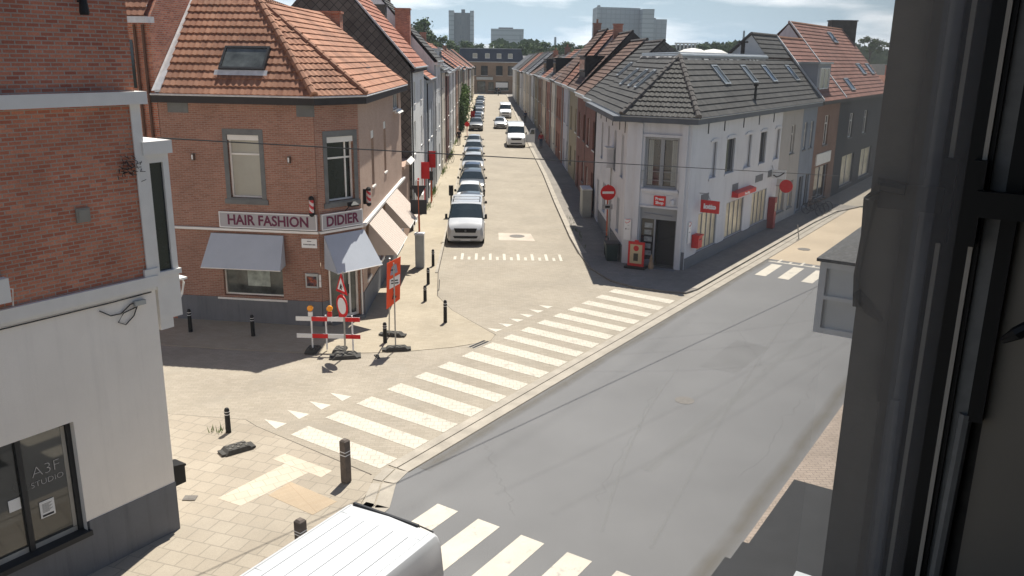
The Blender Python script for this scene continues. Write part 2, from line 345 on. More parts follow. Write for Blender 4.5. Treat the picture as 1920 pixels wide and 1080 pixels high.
rd = [AP(-30, -4.3), AP(41.25, -4.3), AP(41.0, -11.75), AP(20, -11.88), AP(13.7, -11.9), AP(13.1, -11.75), AP(12.65, -11.45), AP(12.2, -11.15), AP(11, -10.95), AP(-30, -10.9)]
struct(MB().prism([p[:2] for p in rd], -.03, 0).build('main_road', ASPH))
struct(MB().prism([p[:2] for p in (AP(41.252, -4.3), AP(60, -4.3), AP(60, -11.75), AP(41.01, -11.75))], -.03, .001).build('far_road', TANR))
# kerb band between main road and the paved junction
kb = MB()
def strip(mb, pts, w0, w1, z, mi=0, h=.004):
    for (a, p), (c, q) in zip(pts, pts[1:]):
        mb.hexa([AP(a, p+w0, z-h), AP(c, q+w0, z-h), AP(c, q+w1, z-h), AP(a, p+w1, z-h), AP(a, p+w0, z), AP(c, q+w0, z), AP(c, q+w1, z), AP(a, p+w1, z)], mi)
kl = [(13.7, -11.9), (20, -11.9), (41, -11.78), (58, -11.78)]
strip(kb, kl, -.32, .0, .012); strip(kb, kl, -.36, -.32, .002, 1); strip(kb, kl, -.62, -.36, .010)
strip(kb, kl, .0, .03, .004, 1)
k2 = [AP(13.7, -11.9), AP(13.1, -11.75), AP(12.65, -11.45), AP(12.2, -11.15), AP(11, -10.95), AP(-30, -10.9)]
for a, b in zip(k2, k2[1:]):
    dd = (b-a).normalized(); nn = Vector((dd.y, -dd.x, 0)); nn = nn if nn.dot(NV) < 0 else -nn
    for w0, w1, z in ((0, .32, .013), (.36, .6, .011)): kb.hexa([a+nn*w0, b+nn*w0, b+nn*w1, a+nn*w1] + [q+Vector((0, 0, z)) for q in (a+nn*w0, b+nn*w0, b+nn*w1, a+nn*w1)])
struct(kb.build('kerb', [KERB, JOINT]))
# pavements
def pavement(name, poly, z, m, edge=True):
    struct(MB().prism(poly, -.02, z).build(name, m))
lb = [(-30, 24.0), (-8.65, 21.34), (-6.5, 20.97), (-6.11, 20.56), (-2.75, 17.9)] + [AP(a, p)[:2] for a, p in ((13.0, -12.35), (12.4, -12.0), (11.8, -11.7), (10.8, -11.55), (-30, -11.5))] + [(-60, -30)]
pavement('pavement', lb, .014, SLAB)
hp = [(-30, 30.6), (-12, 27.2), (-8.5, 26.6), (-5.5, 26.2), (-3, 26.4), (-1.2, 26.9), (.1, 27.6), (.25, 28.25), (-1.4, 31.2), (-2.1, 33.2), (-2.3, 37), (-2.35, 57), (-2.6, 80), (-2.7, 110), (-2.75, 229), (-14, 229), (-14, 60), (-30, 50)]
pavement('pavement', hp, .008, SIDE)
rp = [(4.45, 229), (4.4, 93), (4.55, 70), (4.45, 56), (4.45, 45), (4.55, 41), (4.75, 38), (5.4, 35.7), (6.3, 34.6), (7.3, 34.05), (8.3, 33.75)] + [AP(a, p)[:2] for a, p in ((33.2, -12.4), (52, -12.4), (57, -12.2), (60, -11.4), (60, -17))] + [(30, 75), (14, 60), (14, 229)]
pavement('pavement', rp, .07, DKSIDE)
mk = MB()
for q in ((4.45, 4.62),):
    mk.prism([(4.45, 229), (4.4, 93), (4.55, 70), (4.45, 56), (4.45, 45), (4.6, 41), (4.95, 41.05), (4.75, 45), (4.75, 56), (4.85, 70), (4.75, 93), (4.75, 229)], -.01, .078)
mk.prism([(-2.3, 37), (-2.35, 57), (-2.6, 80), (-2.7, 110), (-2.75, 229), (-2.87, 229), (-2.82, 110), (-2.72, 80), (-2.47, 57), (-2.42, 37)][::-1], -.01, .036)
for a, b in (((33.2, -12.4), (52, -12.4)), ((52, -12.4), (57.5, -12.2))): mk.hexa([AP(*a, 0), AP(*b, 0), AP(b[0], b[1]-.25, 0), AP(a[0], a[1]-.25, 0), AP(*a, .085), AP(*b, .085), AP(b[0], b[1]-.25, .085), AP(a[0], a[1]-.25, .085)])
struct(mk.build('kerb', KERB))
pavement('pavement', [AP(-30, -4.3)[:2], AP(60, -4.3)[:2], AP(60, -.4)[:2], AP(-30, -.4)[:2]], .10, REDS)
# dark kerb joints on the paving
jl = MB()
def jline(pts, z, w=.035):
    for a, b in zip(pts, pts[1:]):
        a, b = Vector((*a, z)), Vector((*b, z)); d = (b-a).normalized()*w*.5; nn = Vector((d.y, -d.x, 0)); jl.hexa([a-nn, b-nn, b+nn, a+nn] + [q+Vector((0, 0, .004)) for q in (a-nn, b-nn, b+nn, a+nn)])
jline([(-13, 22.1), (-8.65, 21.36), (-6.5, 20.99), (-6.11, 20.58), (-2.72, 17.92)], .0)
jline([(.27, 28.25), (-1.4, 31.22), (-2.08, 33.2), (-2.28, 37), (-2.33, 57)], .0, .03)
jline([(4.42, 93), (4.52, 70), (4.42, 56), (4.42, 45), (4.52, 41)], .0, .05)
struct(jl.build('paving_joint', JOINT))
# ------------------------------------------------------------------ markings
ZW = worn_paint('zebra_paint', (.55, .50, .42), (.32, .285, .24), .95, (.22, .22))
ZW2 = worn_paint('road_paint', (.58, .53, .45), (.2, .2, .2), .8)
zl = [(-5.09, 20.08), (-4.4, 21.15), (-3.71, 22.1), (-2.98, 23.17), (-2.25, 24.16), (-1.6, 25.04), (-.87, 26.03), (-.18, 26.99), (.51, 27.89), (1.15, 28.74), (1.8, 29.63), (2.46, 30.5), (3.1, 31.35), (3.74, 32.25), (4.41, 33.12), (5.08, 34.03)]
def quadmark(name, pts, z, m): return struct(MB().prism(pts, z-.004, z).build(name, m))
for i, (x, y) in enumerate(zl):
    # each stripe half the pitch wide, running to the kerb band
    if i < len(zl)-1: nx, ny = zl[i+1]
    else: nx, ny = x+.67, y+.9
    wx, wy = (nx-x)*.50, (ny-y)*.50
    a = Vector((x, y, 0)); d = Vector((.806, -.592, 0)) if i < 3 else Vector((.79, -.612, 0))
    def hit(q):       # where the stripe meets the kerb band (p = -12.55)
        t = (-12.56 - q.dot(NV))/d.dot(NV); return q + d*t
    b = Vector((x+wx, y+wy, 0)); quadmark('zebra_stripe', [a[:2], hit(a)[:2], hit(b)[:2], b[:2]], .0 if i else .0, ZW)
for k in range(8):
    p0 = -10.41 + k*1.095
    quadmark('zebra_stripe', [AP(a, p)[:2] for a, p in ((9.3, p0), (12.95, p0), (12.95, p0+.56), (9.3, p0+.56))], .006, ZW2)
for k in range(6):
    p0 = -11.28 + k*1.05
    quadmark('zebra_stripe', [AP(a, p)[:2] for a, p in ((37.4, p0), (40.0, p0), (40.0, p0+.5), (37.4, p0+.5))], .006, ZW2)
quadmark('road_line', [AP(a, p)[:2] for a, p in ((40.45, -11.6), (40.6, -11.6), (40.6, -5), (40.45, -5))], .006, ZW2)
for k in range(10): quadmark('road_line', [AP(a, p)[:2] for a, p in ((40.6, -11.2+k*.55), (41.2-.3*(k % 2), -11.2+k*.55), (41.2-.3*(k % 2), -11.08+k*.55), (40.6, -11.08+k*.55))], .006, ZW2)
def tri(p, q, r): quadmark('give_way_triangle', [p, q, r], .0, ZW2)
for k in range(4):
    x, y = -6.02+.475*k, 21.04+.62*k; tri((x, y), (x+.67, y-.27), (x+.46, y-.61))
for k in range(6):
    x, y = -.04+.41*k, 29.03+.592*k; tri((x, y), (x+.56, y-.16), (x+.32, y-.45))
for k in range(16):
    x = -1.70+k*.345; lng = k % 2; y0 = 39.72 - k*.012
    quadmark('road_line', [(x, y0), (x+.13, y0), (x+.13, y0+(1.35 if lng else .62)), (x, y0+(1.35 if lng else .62))], .0, ZW2)
TAC = mat('tactile_white', (.50, .425, .34), .85, .08, 1, (.54, .46, .37), 'slab', (.3, .3), .01, (.42, .35, .27), rot=R(-32)); TACR = mat('tactile_ribbed', (.42, .33, .23), .85, .12, 1, (.45, .36, .26), 'slab', (.9, .05), .012, (.38, .29, .2), .5, rot=R(-35), offs=0)
quadmark('tactile_paving', [(-5.21, 18.68), (-4.97, 18.97), (-3.66, 18.08), (-3.86, 17.76)], .018, TAC)
quadmark('tactile_paving', [(-4.86, 18.43), (-4.2, 17.98), (-5.35, 16.47), (-5.95, 16.8)], .018, TAC)
quadmark('tactile_paving', [(-4.52, 17.55), (-4.87, 16.93), (-3.72, 16.1), (-3.3, 16.66)], .018, TACR)
struct(MB().prism([(.55, 44.2), (2.5, 44.1), (2.35, 46.0), (.55, 46.2)], -.006, -.001).build('paving_patch', mat('patch', (.50, .43, .36), .9, .15, 1)))
# fine tyre marks and seams on the asphalt
def soft(name, col, a=.5):
    m = bpy.data.materials.new(name); m.use_nodes = True; n = m.node_tree.nodes; l = m.node_tree.links; b = n['Principled BSDF']; b.inputs['Base Color'].default_value = (*col, 1); b.inputs['Roughness'].default_value = .9
    uvn = n.new('ShaderNodeTexCoord'); sp = n.new('ShaderNodeSeparateXYZ'); l.new(uvn.outputs['UV'], sp.inputs[0])
    w = n.new('ShaderNodeMath'); w.operation = 'PINGPONG'; w.inputs[1].default_value = .5; l.new(sp.outputs['Y'], w.inputs[0])
    q = n.new('ShaderNodeTexNoise'); q.inputs['Scale'].default_value = 1.3; q.inputs['Detail'].default_value = 6
    l.new(n.new('ShaderNodeNewGeometry').outputs['Position'], q.inputs['Vector'])
    mm = n.new('ShaderNodeMath'); mm.operation = 'MULTIPLY'; l.new(w.outputs[0], mm.inputs[0]); l.new(q.outputs['Fac'], mm.inputs[1])
    m2 = n.new('ShaderNodeMath'); m2.operation = 'MULTIPLY'; m2.use_clamp = True; m2.inputs[1].default_value = a*4; l.new(mm.outputs[0], m2.inputs[0])
    l.new(m2.outputs[0], b.inputs['Alpha']); return m
TM = soft('tyre_mark', (.15, .15, .15), .06); TL = soft('light_streak', (.27, .27, .26), .25)
def ribbon(pts, w, z, m):
    mb = MB(); V = [AP(a, p, z) for a, p in pts]
    for a, b in zip(V, V[1:]):
        d = (b-a).normalized(); nn = Vector((d.y, -d.x, 0))*w/2
        mb.face([a-nn, b-nn, b+nn, a+nn], [(0, 0), (1, 0), (1, 1), (0, 1)])
    struct(mb.build('tyre_marks', m, recalc=False))
def curve(a0, p0, a1, p1, bow, n=16): return [(a0+(a1-a0)*t/n, p0+(p1-p0)*t/n + bow*sin(pi*t/n)) for t in range(n+1)]
zz = .0045
for c_, w_, m_ in ((curve(14, -9.6, 40, -6.2, .7), .25, TM), (curve(14, -8.1, 40, -5.0, .7), .25, TM), (curve(24, -11.5, 33, -5.2, .9), .22, TM), (curve(26, -11.4, 36, -5.6, .8), .22, TM),
                   (curve(22, -11.6, 29, -6, 1.3), .2, TM), (curve(17, -7.3, 40, -7.0, .25), .35, TL), (curve(14, -5.8, 40, -8.6, -.4), .12, TL), (curve(12, -10.8, 30, -11.2, .3), .6, TM), (curve(14, -6.9, 24, -9.4, -.3), .1, TL)):
    ribbon(c_, w_, zz, m_); zz += .0006
CRK = soft('crack', (.11, .108, .1), .09); DRT = soft('gutter_dirt', (.17, .15, .12), .4); rk_ = random.Random(21)
for (a0, p0, a1, p1) in ((15, -7.6, 22, -9.2), (24, -6.2, 30, -9.8), (33, -10.6, 38, -6.4), (18, -5.2, 27, -5.6), (28.5, -11.2, 30.5, -8.0), (13.5, -8.8, 16, -11.3)):
    pts = [(a0+(a1-a0)*k/26+rk_.gauss(0, .05), p0+(p1-p0)*k/26+rk_.gauss(0, .07)) for k in range(27)]; ribbon(pts, .05, zz, CRK); zz += .0002
ribbon([(a, -11.72+.03*sin(a)) for a in range(14, 42)], .5, zz, DRT); zz += .0002
ribbon([(a, -4.6+.03*sin(a*1.7)) for a in range(10, 42)], .5, zz, DRT); zz += .0002
struct(MB().prism([AP(24.5, -8.9)[:2], AP(27.8, -8.8)[:2], AP(27.7, -7.6)[:2], AP(24.6, -7.7)[:2]], .0002, .0016).build('asphalt_patch', mat('asphalt_patch', (.16, .158, .158), .9, .12, .6, fine=.1)))
IRON = mat('cast_iron', (.17, .155, .14), .7, .3, 12)
def manhole(x, y, z, r, lab):
    mb = MB(); mb.lathe((x, y, z), [(r, 0), (r, .012), (r*.9, .013)], 20); o = mb.build('manhole_cover', IRON); tag(o, lab, 'manhole cover')
manhole(1.57, 45.3, -.004, .42, 'round iron manhole cover in the pale patch of the side street')
manhole(AP(21.6, -8.2).x, AP(21.6, -8.2).y, -.006, .28, 'round manhole cover in the middle of the grey main road')
manhole(AP(44.3, -10.9).x, AP(44.3, -10.9).y, 0.002, .32, 'manhole cover on the tan road beyond the far crossing')
gt = MB(); dd = Vector((.60, .80, 0)).normalized(); nn = Vector((dd.y, -dd.x, 0)); o_ = Vector((-.72, 26.95, -.004))
gt.hexa([o_, o_+dd*.95, o_+dd*.95+nn*.34, o_+nn*.34] + [q+Vector((0, 0, .008)) for q in (o_, o_+dd*.95, o_+dd*.95+nn*.34, o_+nn*.34)])
for k in range(2): 
    q0 = o_+dd*.05+nn*(.05+k*.14)+Vector((0, 0, .009)); q1 = q0+dd*.85; gt.hexa([q0, q1, q1+nn*.09, q0+nn*.09] + [q+Vector((0, 0, .006)) for q in (q0, q1, q1+nn*.09, q0+nn*.09)], 1)
tag(gt.build('drain_grate', [KERB, BLACK]), 'long black drain grate beside the zebra crossing', 'drain')
tag(MB().box((-6.55, 15.9+.9, .032), (.28, .2, .01)).box((-6.55, 15.9+.9, .039), (.2, .12, .004)).build('utility_cover', [IRON]), 'small square utility cover in the slab pavement', 'utility cover')

# ================================================================== LEFT CORNER BUILDING (brick above, cream render below)
W0 = Vector((-6.35, 15.58, 0))
FL = frame(W0, MV, NV)
lbld = thing('corner_building', 'red brick and cream rendered corner building with a studio shop window, at left', 'building', W0)
b = MB(); wall_grid(b, FL, -14, 0, 1.08, 5.2, [(-5.2, -1.86, .86, 3.1)], .22)
b.face([FL(-14, 1.08), FL(-5.2, 1.08), FL(-5.2, 1.0801), FL(-14, 1.0801)])
b.build('rendered_wall', CREAM, lbld)
b = MB()
for u0, u1 in ((-14, -5.3), (-1.82, .012)): b.fb(FL, u0, u1, .0, 1.08, -.2, .012)
b.fb(FL, -5.3, -1.82, 0, .80, -.2, .010); b.build('plinth', PLINTH, lbld)
MB().fb(FL, -14, -.02, 5.42, 8.6, -.4, -.012).build('brick_wall', BRICK, lbld)
MB().fb(FL, -14, .0, 8.80, 13, -.4, -.01).build('upper_brick_wall', BRICKU, lbld)
b = MB(); b.fb(FL, -14, .06, 5.2, 5.42, -.3, .07); b.fb(FL, -14, .02, 5.14, 5.2, -.3, .03); b.build('ledge', WTRIM, lbld)
b = MB(); b.fb(FL, -14, .16, 8.6, 8.82, -.3, .12); b.build('cornice', WTRIM, lbld)
b = MB(); b.fb(FL, -.13, .06, 5.42, 8.6, -.011, .02); b.fb(FL, -.2, .1, 5.42, 5.56, -.01, .05); b.build('corner_board', WTRIM, lbld)
# back of the building, second facade running away behind the corner
b = MB(); d2_ = Vector((-.93, .30, 0)).normalized(); n2_ = Vector((.3, .93, 0)).normalized(); F2 = frame(W0, d2_, n2_)
sp_ = [tuple((W0+v)[:2]) for v in (Vector((0, 0, 0)), d2_*10, d2_*10-n2_*.3, d2_*.3-n2_*.3)]
b.prism(sp_, 0, 8.6); b.build('side_wall', CREAM, lbld); MB().prism(sp_, 8.83, 13).build('upper_side_wall', BRICKU, lbld)
# oriel at the corner
bay = MB(); FB = frame(W0+MV*.0, MV, NV)
bay.fb(FB, .07, .56, 4.5, 5.35, -.95, -.02); bay.fb(FB, .03, .60, 5.35, 5.45, -1.0, .02)
bay.fb(FB, .07, .16, 5.45, 7.68, -.95, -.02); bay.fb(FB, .44, .56, 5.45, 7.68, -.95, -.02); bay.fb(FB, .16, .44, 7.52, 7.68, -.95, -.02)
bay.fb(FB, .02, .62, 7.68, 7.92, -1.0, .05); bay.fb(FB, .07, .35, 4.3, 4.5, -.9, -.03)
ob = bay.build('oriel', WTRIM, lbld); MB().fb(FB, .16, .44, 5.45, 7.52, -.8, -.07).build('pane', GLASS, ob)
b = MB(); b.tube([FB(.58, 5.14, -.3), FB(.82, 5.14, -.3), FB(.84, 5.05, -.3), FB(.78, 4.85, -.3), FB(.7, 4.72, -.3), FB(.58, 4.7, -.3)], .022, 6); b.fb(FB, .57, .86, 5.14, 5.18, -.5, -.2)
b.build('bracket', WTRIM, lbld)
# shop window
sw = MB(); fw = .07
for u0, u1 in ((-5.2, -5.12), (-3.45, -3.37), (-2.83, -2.74), (-1.94, -1.86)): sw.fb(FL, u0, u1, .9, 3.06, -.24, -.13)
sw.fb(FL, -5.2, -1.86, 3.06, 3.1, -.24, -.128); sw.fb(FL, -5.25, -1.80, .80, .90, -.24, .06)
swo = sw.build('shop_window', ANTH, lbld)
SHOPG = glassy('shop_glass', (.045, .047, .045), .04, .9, .5, .6)
MB().fb(FL, -5.15, -1.9, .9, 3.06, -.21, -.19).build('pane', SHOPG, swo)
b = MB(); b.fb(FL, -2.73, -1.95, .9, .99, -.188, -.18); b.fb(FL, -5.1, -2.84, .9, 1.0, -.188, -.18); b.fb(FL, -2.02, -1.95, 1.0, 3.0, -.188, -.182); b.build('inner_ledge', mat('pale_ledge', (.45, .43, .39), .8), swo)
LET = mat('window_letter', (.62, .6, .6), .6, 0)
text('A3F', .29, FL, -2.36, 2.24, -.175, LET, swo, 'lettering', -.009, .001, sx=1.1); text('STUDIO', .15, FL, -2.36, 2.06, -.175, LET, swo, 'lettering', -.004, .001, sx=1.1)
MB().fb(FL, -2.56, -2.30, 1.42, 1.74, -.178, -.172).build('paper_notice', SIGNW, swo)
b = MB()
for k in range(9): b.fb(FL, -2.52, -2.34-.03*(k % 3), 1.68-k*.02, 1.687-k*.02, -.1715, -.170)
b.fb(FL, -2.53, -2.33, 1.44, 1.48, -.1715, -.170); b.build('lettering', INK, swo)
MB().fb(FL, -3.06, -2.86, 1.78, 2.0, -.178, -.172).build('paper_notice', SIGNW, swo)
tag(MB().fb(FL, -1.34, -1.10, 6.63, 6.88, -.01, .03).fb(FL, -1.31, -1.13, 6.66, 6.85, .03, .04).build('wall_vent', mat('vent', (.32, .30, .26), .7)), 'small beige square vent on the red brick wall', 'vent')
wb = MB(); wb.fb(FL, .02, .28, .95, 1.32, -.35, -.03); wb.hexa([FL(.0, 1.32, -.37), FL(.30, 1.32, -.37), FL(.30, 1.32, -.01), FL(.0, 1.32, -.01), FL(.0, 1.42, -.37), FL(.30, 1.36, -.37), FL(.30, 1.36, -.01), FL(.0, 1.42, -.01)])
tag(wb.build('letter_box', BLACK), 'black metal letter box fixed at the corner of the cream wall', 'letter box')
wb = MB(); wb.tube([FL(-14, 5.08, .03), FL(-3, 5.10, .03), FL(-.9, 5.10, .03), FL(-.1, 5.12, .03)], .012, 6)
wb.tube([FL(-1.15, 5.0, .03), FL(-.95, 4.86, .03), FL(-.75, 4.85, .03), FL(-.55, 4.98, .03), FL(-.35, 5.0, .03)], .011, 6)
wb.tube([FL(-.4, 4.95, .03), FL(-.5, 4.75, .03), FL(-.68, 4.62, .03), FL(-.82, 4.7, .03), FL(-.7, 4.85, .03), FL(-.45, 4.9, .03)], .011, 6)
wb.fb(FL, -.48, -.26, 4.93, 5.02, .01, .08, 1); tag(wb.build('wall_cable', [ANTH, ZINC]), 'looped black cable with a grey clamp under the white ledge', 'cable')
wb = MB(); random.seed(3)
for k in range(60):
    u, z = -.28+random.gauss(0, .12), 7.5+random.gauss(0, .12); a = random.uniform(0, 6.3); wb.tube([FL(u, z, .02), FL(u+.07*cos(a), z+.07*sin(a), .08)], .006, 4)
tag(wb.build('cable_anchor', ANTH), 'tangled dark cable anchor on the brick wall near the white corner board', 'cable anchor')
lp = MB(); lp.tube([FL(-.86, 10.3, .0), FL(-.86, 10.3, .14)], .02, 6); lp.lathe(FL(-.86, 10.08, .16), [(.07, 0), (.08, .05), (.06, .24), (.02, .28)], 10)
tag(lp.build('wall_lamp', BLACK), 'black wall lamp at the top of the left brick wall', 'lamp')
lp = MB(); lp.fb(FL, -2.86, -2.66, 5.55, 5.95, .0, .16); lp.tube([FL(-2.6, 5.45, .05), FL(-2.6, 5.75, .12), FL(-2.78, 5.8, .12)], .012, 6)
tag(lp.build('wall_lantern', [WTRIM]), 'white lantern box on the brick wall at the picture edge', 'lantern')

# ================================================================== HAIR SALON
A_ = Vector((-5.95, 29.12, 0)); d1 = Vector((-.987, .16, 0)).normalized(); n1 = Vector((-.16, -.987, 0)).normalized()
B_ = Vector((-4.66, 30.45, 0)); dc = (B_-A_).normalized(); nc = Vector((dc.y, -dc.x, 0))
E_ = Vector((-4.42, 42.8, 0)); de = (E_-B_).normalized(); ne = Vector((de.y, -de.x, 0))
FA, FC, FE = frame(A_, d1, n1), frame(A_, dc, nc), frame(B_, de, ne)
LC = (B_-A_).length; LE = (E_-B_).length
hs = thing('hair_salon', 'two storey brown brick corner hair salon with orange tiled roof', 'building', A_)
b = MB()
wall_grid(b, FA, .012, 5.6, .93, 7.95, [(1.87+.15, 3.17, 4.6, 6.79), (1.45, 3.7, 1.0, 3.3)], .16)
wall_grid(b, FC, 0, LC-.0, .0, 7.95, [(.47, 1.6, 4.5, 6.75), (.35, 1.66, .1, 3.28)], .16)
b.build('wall', BRICKH, hs)
HPINK = mat('sunlit_pink_brick', (.43, .29, .225), .9, .10, .7, (.48, .34, .27), 'brick', (.21, .065), .011, (.44, .34, .28), .4, stain=.35, stcol=(.40, .27, .2), fine=.05)  # lighter copy of the salon brick, sunlight painted into the side wall
b = MB(); wall_grid(b, FE, .0, LE, .93, 7.95, [(2.75, 3.4, 4.5, 6.66), (6.2, 6.85, 4.6, 6.75), (9.5, 11.4, 7.05, 7.93), (.9, 1.7, 1.2, 3.2), (3.8, 5.2, 1.1, 3.2), (7.2, 8.8, 1.1, 3.2), (9.6, 10.5, .94, 3.0)], .16)
b.build('side_wall', HPINK, hs)
b = MB(); b.face([FA(5.6, 0), FA(5.6, 7.95), FA(5.6, 7.95, -12), FA(5.6, 0, -12)]); b.face([FE(LE, 0), FE(LE, 7.95), FE(LE, 7.95, -8), FE(LE, 0, -8)]); b.build('rear_wall', BRICKH, hs)
b = MB(); b.fb(FA, .02, 5.6, 0, .93, -.2, .03); b.fb(FC, .0, .33, 0, .93, -.2, .02); b.fb(FC, 1.68, LC-.02, 0, .93, -.2, .02); b.fb(FE, .02, LE, 0, .93, -.2, .03); b.build('plinth', PLINTH, hs)
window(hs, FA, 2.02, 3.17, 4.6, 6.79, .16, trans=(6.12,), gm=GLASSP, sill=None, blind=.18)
w2 = window(hs, FC, .47, 1.6, 4.5, 6.75, .16, trans=(6.0,), gm=GLASS, sill=None, blind=.2, mull=(1.32,))
for F, u0, u1, z0, z1 in ((FA, 2.02, 3.17, 4.6, 6.79), (FC, .47, 1.6, 4.5, 6.75)):
    b = MB(); b.fb(F, u0-.16, u0, z0-.05, z1+.2, -.1, .015); b.fb(F, u1, u1+.16, z0-.05, z1+.2, -.1, .015); b.fb(F, u0, u1, z1, z1+.2, -.1, .014); b.fb(F, u0-.22, u1+.22, z0-.22, z0-.05, -.1, .05); b.fb(F, u0, u1, z0-.05, z0, -.1, .03); b.build('stone_surround', STONE, hs)
b = MB(); b.fb(FA, 4.5, 5.25, 7.5, 7.85, -.1, .02).build('stone_panel', STONE, hs); MB().fb(FA, -.02, .6, 7.45, 7.85, -.1, .02).build('stone_panel', STONE, hs)
for u0, u1, z0, z1 in ((2.75, 3.4, 4.5, 6.66), (6.2, 6.85, 4.6, 6.75)):
    window(hs, FE, u0, u1, z0, z1, .16, sill=WTRIM, blind=.3)
window(hs, FE, 9.5, 11.4, 7.05, 7.93, .1, gm=GLASSM, sill=WTRIM, mull=(10.1, 10.8))
for u0, u1, z0, z1 in ((.9, 1.7, 1.2, 3.2), (3.8, 5.2, 1.1, 3.2), (7.2, 8.8, 1.1, 3.2)): window(hs, FE, u0, u1, z0, z1, .16, sill=WTRIM, gm=GLASS, sd=.12)
door(hs, FE, 9.6, 10.5, .05, 3.0, mat('grey_door', (.2, .2, .21), .5), .16)
# shop window + corner door
so = window(hs, FA, 1.45, 3.7, 1.02, 3.3, .16, gm=GLASSM, sill=None, fw=.05)
b = MB(); b.fb(FA, 1.3, 3.95, .86, .93, 0, .06); b.build('sill', WTRIM, so)
POST = mat('poster_faces', (.42, .46, .42), .6, .5, 3); MB().fb(FA, 2.0, 2.85, 1.35, 2.35, -.17, -.165).build('poster', POST, so)
dr = MB(); dr.fb(FC, .35, .43, .1, 3.28, -.18, -.1); dr.fb(FC, 1.58, 1.66, .1, 3.28, -.18, -.1); dr.fb(FC, 1.25, 1.33, .2, 2.3, -.18, -.11); dr.fb(FC, .43, 1.58, .1, .2, -.18, -.11); dr.fb(FC, .43, 1.58, 2.3, 2.38, -.18, -.11)
dr = dr.build('door', WTRIM, hs); MB().fb(FC, .4, 1.6, .2, 3.25, -.17, -.15).build('pane', GLASSM, dr); MB().tube([FC(1.2, 1.0, -.06), FC(1.2, 1.35, -.06)], .02, 6).build('handle', BLACK, dr)
MB().fb(FC, .25, 1.75, 0, .1, -.1, .22).build('doorstep', STONE, hs)
for u in (.31, 1.72): MB().tube([FC(u, .1, .05), FC(u, 2.3, .05)], .03, 8).build('door_post', WTRIM, hs)
# ledge, sign, gutter
b = MB(); b.fb(FA, .02, 5.66, 3.42, 3.50, -.02, .10); b.fb(FC, .0, LC, 3.42, 3.499, -.02, .10); b.build('ledge', WTRIM, hs)
b = MB(); b.fb(FE, .05, LE+.3, 3.42, 3.52, -.02, .14); b.build('side_ledge', WTRIM, hs)
sg = MB(); sg.fb(FA, .04, 3.64, 3.54, 4.10, .0, .10); sg.fb(FC, .06, LC-.02, 3.54, 4.10, .0, .10); sg = sg.build('sign_board', SIGNG, hs)
b = MB()
for F, u0, u1 in ((FA, .04, 3.64), (FC, .06, LC-.02)):
    b.fb(F, u0, u1, 4.07, 4.105, .10, .112); b.fb(F, u0, u1, 3.535, 3.57, .10, .112); b.fb(F, u0, u0+.03, 3.57, 4.07, .10, .111); b.fb(F, u1-.03, u1, 3.57, 4.07, .10, .111)
b.build('sign_frame', SIGNW, sg)
text('HAIR FASHION', .50, FA, 1.83, 3.66, .106, PURPLE, sg, 'lettering', .012, .006, flip=-1, sx=.90); text('DIDIER', .50, FC, LC/2+.01, 3.66, .106, PURPLE, sg, 'lettering', .012, .006, sx=.90)
SAND = LEAD
b = MB()
gA, gB, gE, gL = A_+(n1+nc).normalized()*.36, B_+(nc+ne).normalized()*.36, E_+ne*.34+de*.1, FA(5.65, 0, .34)
zg = 8.12
def gut(mb, pts, z, w=.14, h=.16):
    for a, c in zip(pts, pts[1:]):
        d = (Vector(c)-Vector(a)).normalized(); nn = Vector((d.y, -d.x, 0)); a3, c3 = Vector((a[0], a[1], 0)), Vector((c[0], c[1], 0))
        if nn.dot(Vector((0, -1, 0))+Vector((.6, 0, 0))) < 0: nn = -nn
        mb.hexa([a3-nn*w+Vector((0, 0, z-h)), c3-nn*w+Vector((0, 0, z-h)), c3+Vector((0, 0, z-h)), a3+Vector((0, 0, z-h)), a3-nn*w+Vector((0, 0, z)), c3-nn*w+Vector((0, 0, z)), c3+Vector((0, 0, z)), a3+Vector((0, 0, z))])
gut(b, [gL, gA, gB, gE], zg-.03, .36, .24); b.build('eaves_box', DKTRIM, hs)
b = MB(); 
for p, q in ((gL, gA), (gA, gB), (gB, gE)): b.tube([Vector((p.x, p.y, zg)), Vector((q.x, q.y, zg))], .035, 6)
b.build('gutter', LEAD, hs)
apx = Vector((-8.35, 32.1, 11.42)); rdg = Vector((-8.45, 42.85, 11.2)); lft = FA(5.3, 11.42, -3.0)
gA3, gB3, gE3, gL3 = [Vector((q.x, q.y, zg+.02)) for q in (gA, gB, gE, FA(5.32, 0, .34))]
b = MB(); roof_courses(b, [gA3, gL3, lft, apx], .335, .045, .035, .215)
roof_courses(b, [gB3, gA3, apx], .335, .045, .03, .215); b.build('roof', ORT, hs, recalc=False)
b = MB(); roof_courses(b, [gB3, gE3, rdg, apx], .335, .05, .0, .3)
b.face([apx, rdg, rdg+Vector((-5, 0, -3.5)), apx+Vector((-5, 1, -3.5))], None); b.build('side_roof', ORT, hs, recalc=False)
ridge_line(hs, gA3+Vector((0, 0, .06)), apx, RIDGE, .13); ridge_line(hs, gB3+Vector((0, 0, .06)), apx, RIDGE, .11); ridge_line(hs, gE3+Vector((0, 0, .05)), rdg, RIDGE, .07, .3)
ridge_line(hs, apx, rdg, RIDGE, .12)
b = MB(); b.face([gL3+Vector((0, 0, .1)), gL3+d1*.28+Vector((0, 0, .1)), lft+d1*.28+Vector((0, 0, .12)), lft+Vector((0, 0, .1))])
for k in range(16):
    p = gL3.lerp(lft, k/16)+Vector((0, 0, .05)); q = gL3.lerp(lft, (k+.85)/16)+Vector((0, 0, .13)); b.hexa([p-d1*.04, p+d1*.16, q+d1*.16, q-d1*.04, p-d1*.04+Vector((0, 0, .08)), p+d1*.16+Vector((0, 0, .08)), q+d1*.16+Vector((0, 0, .04)), q-d1*.04+Vector((0, 0, .04))])
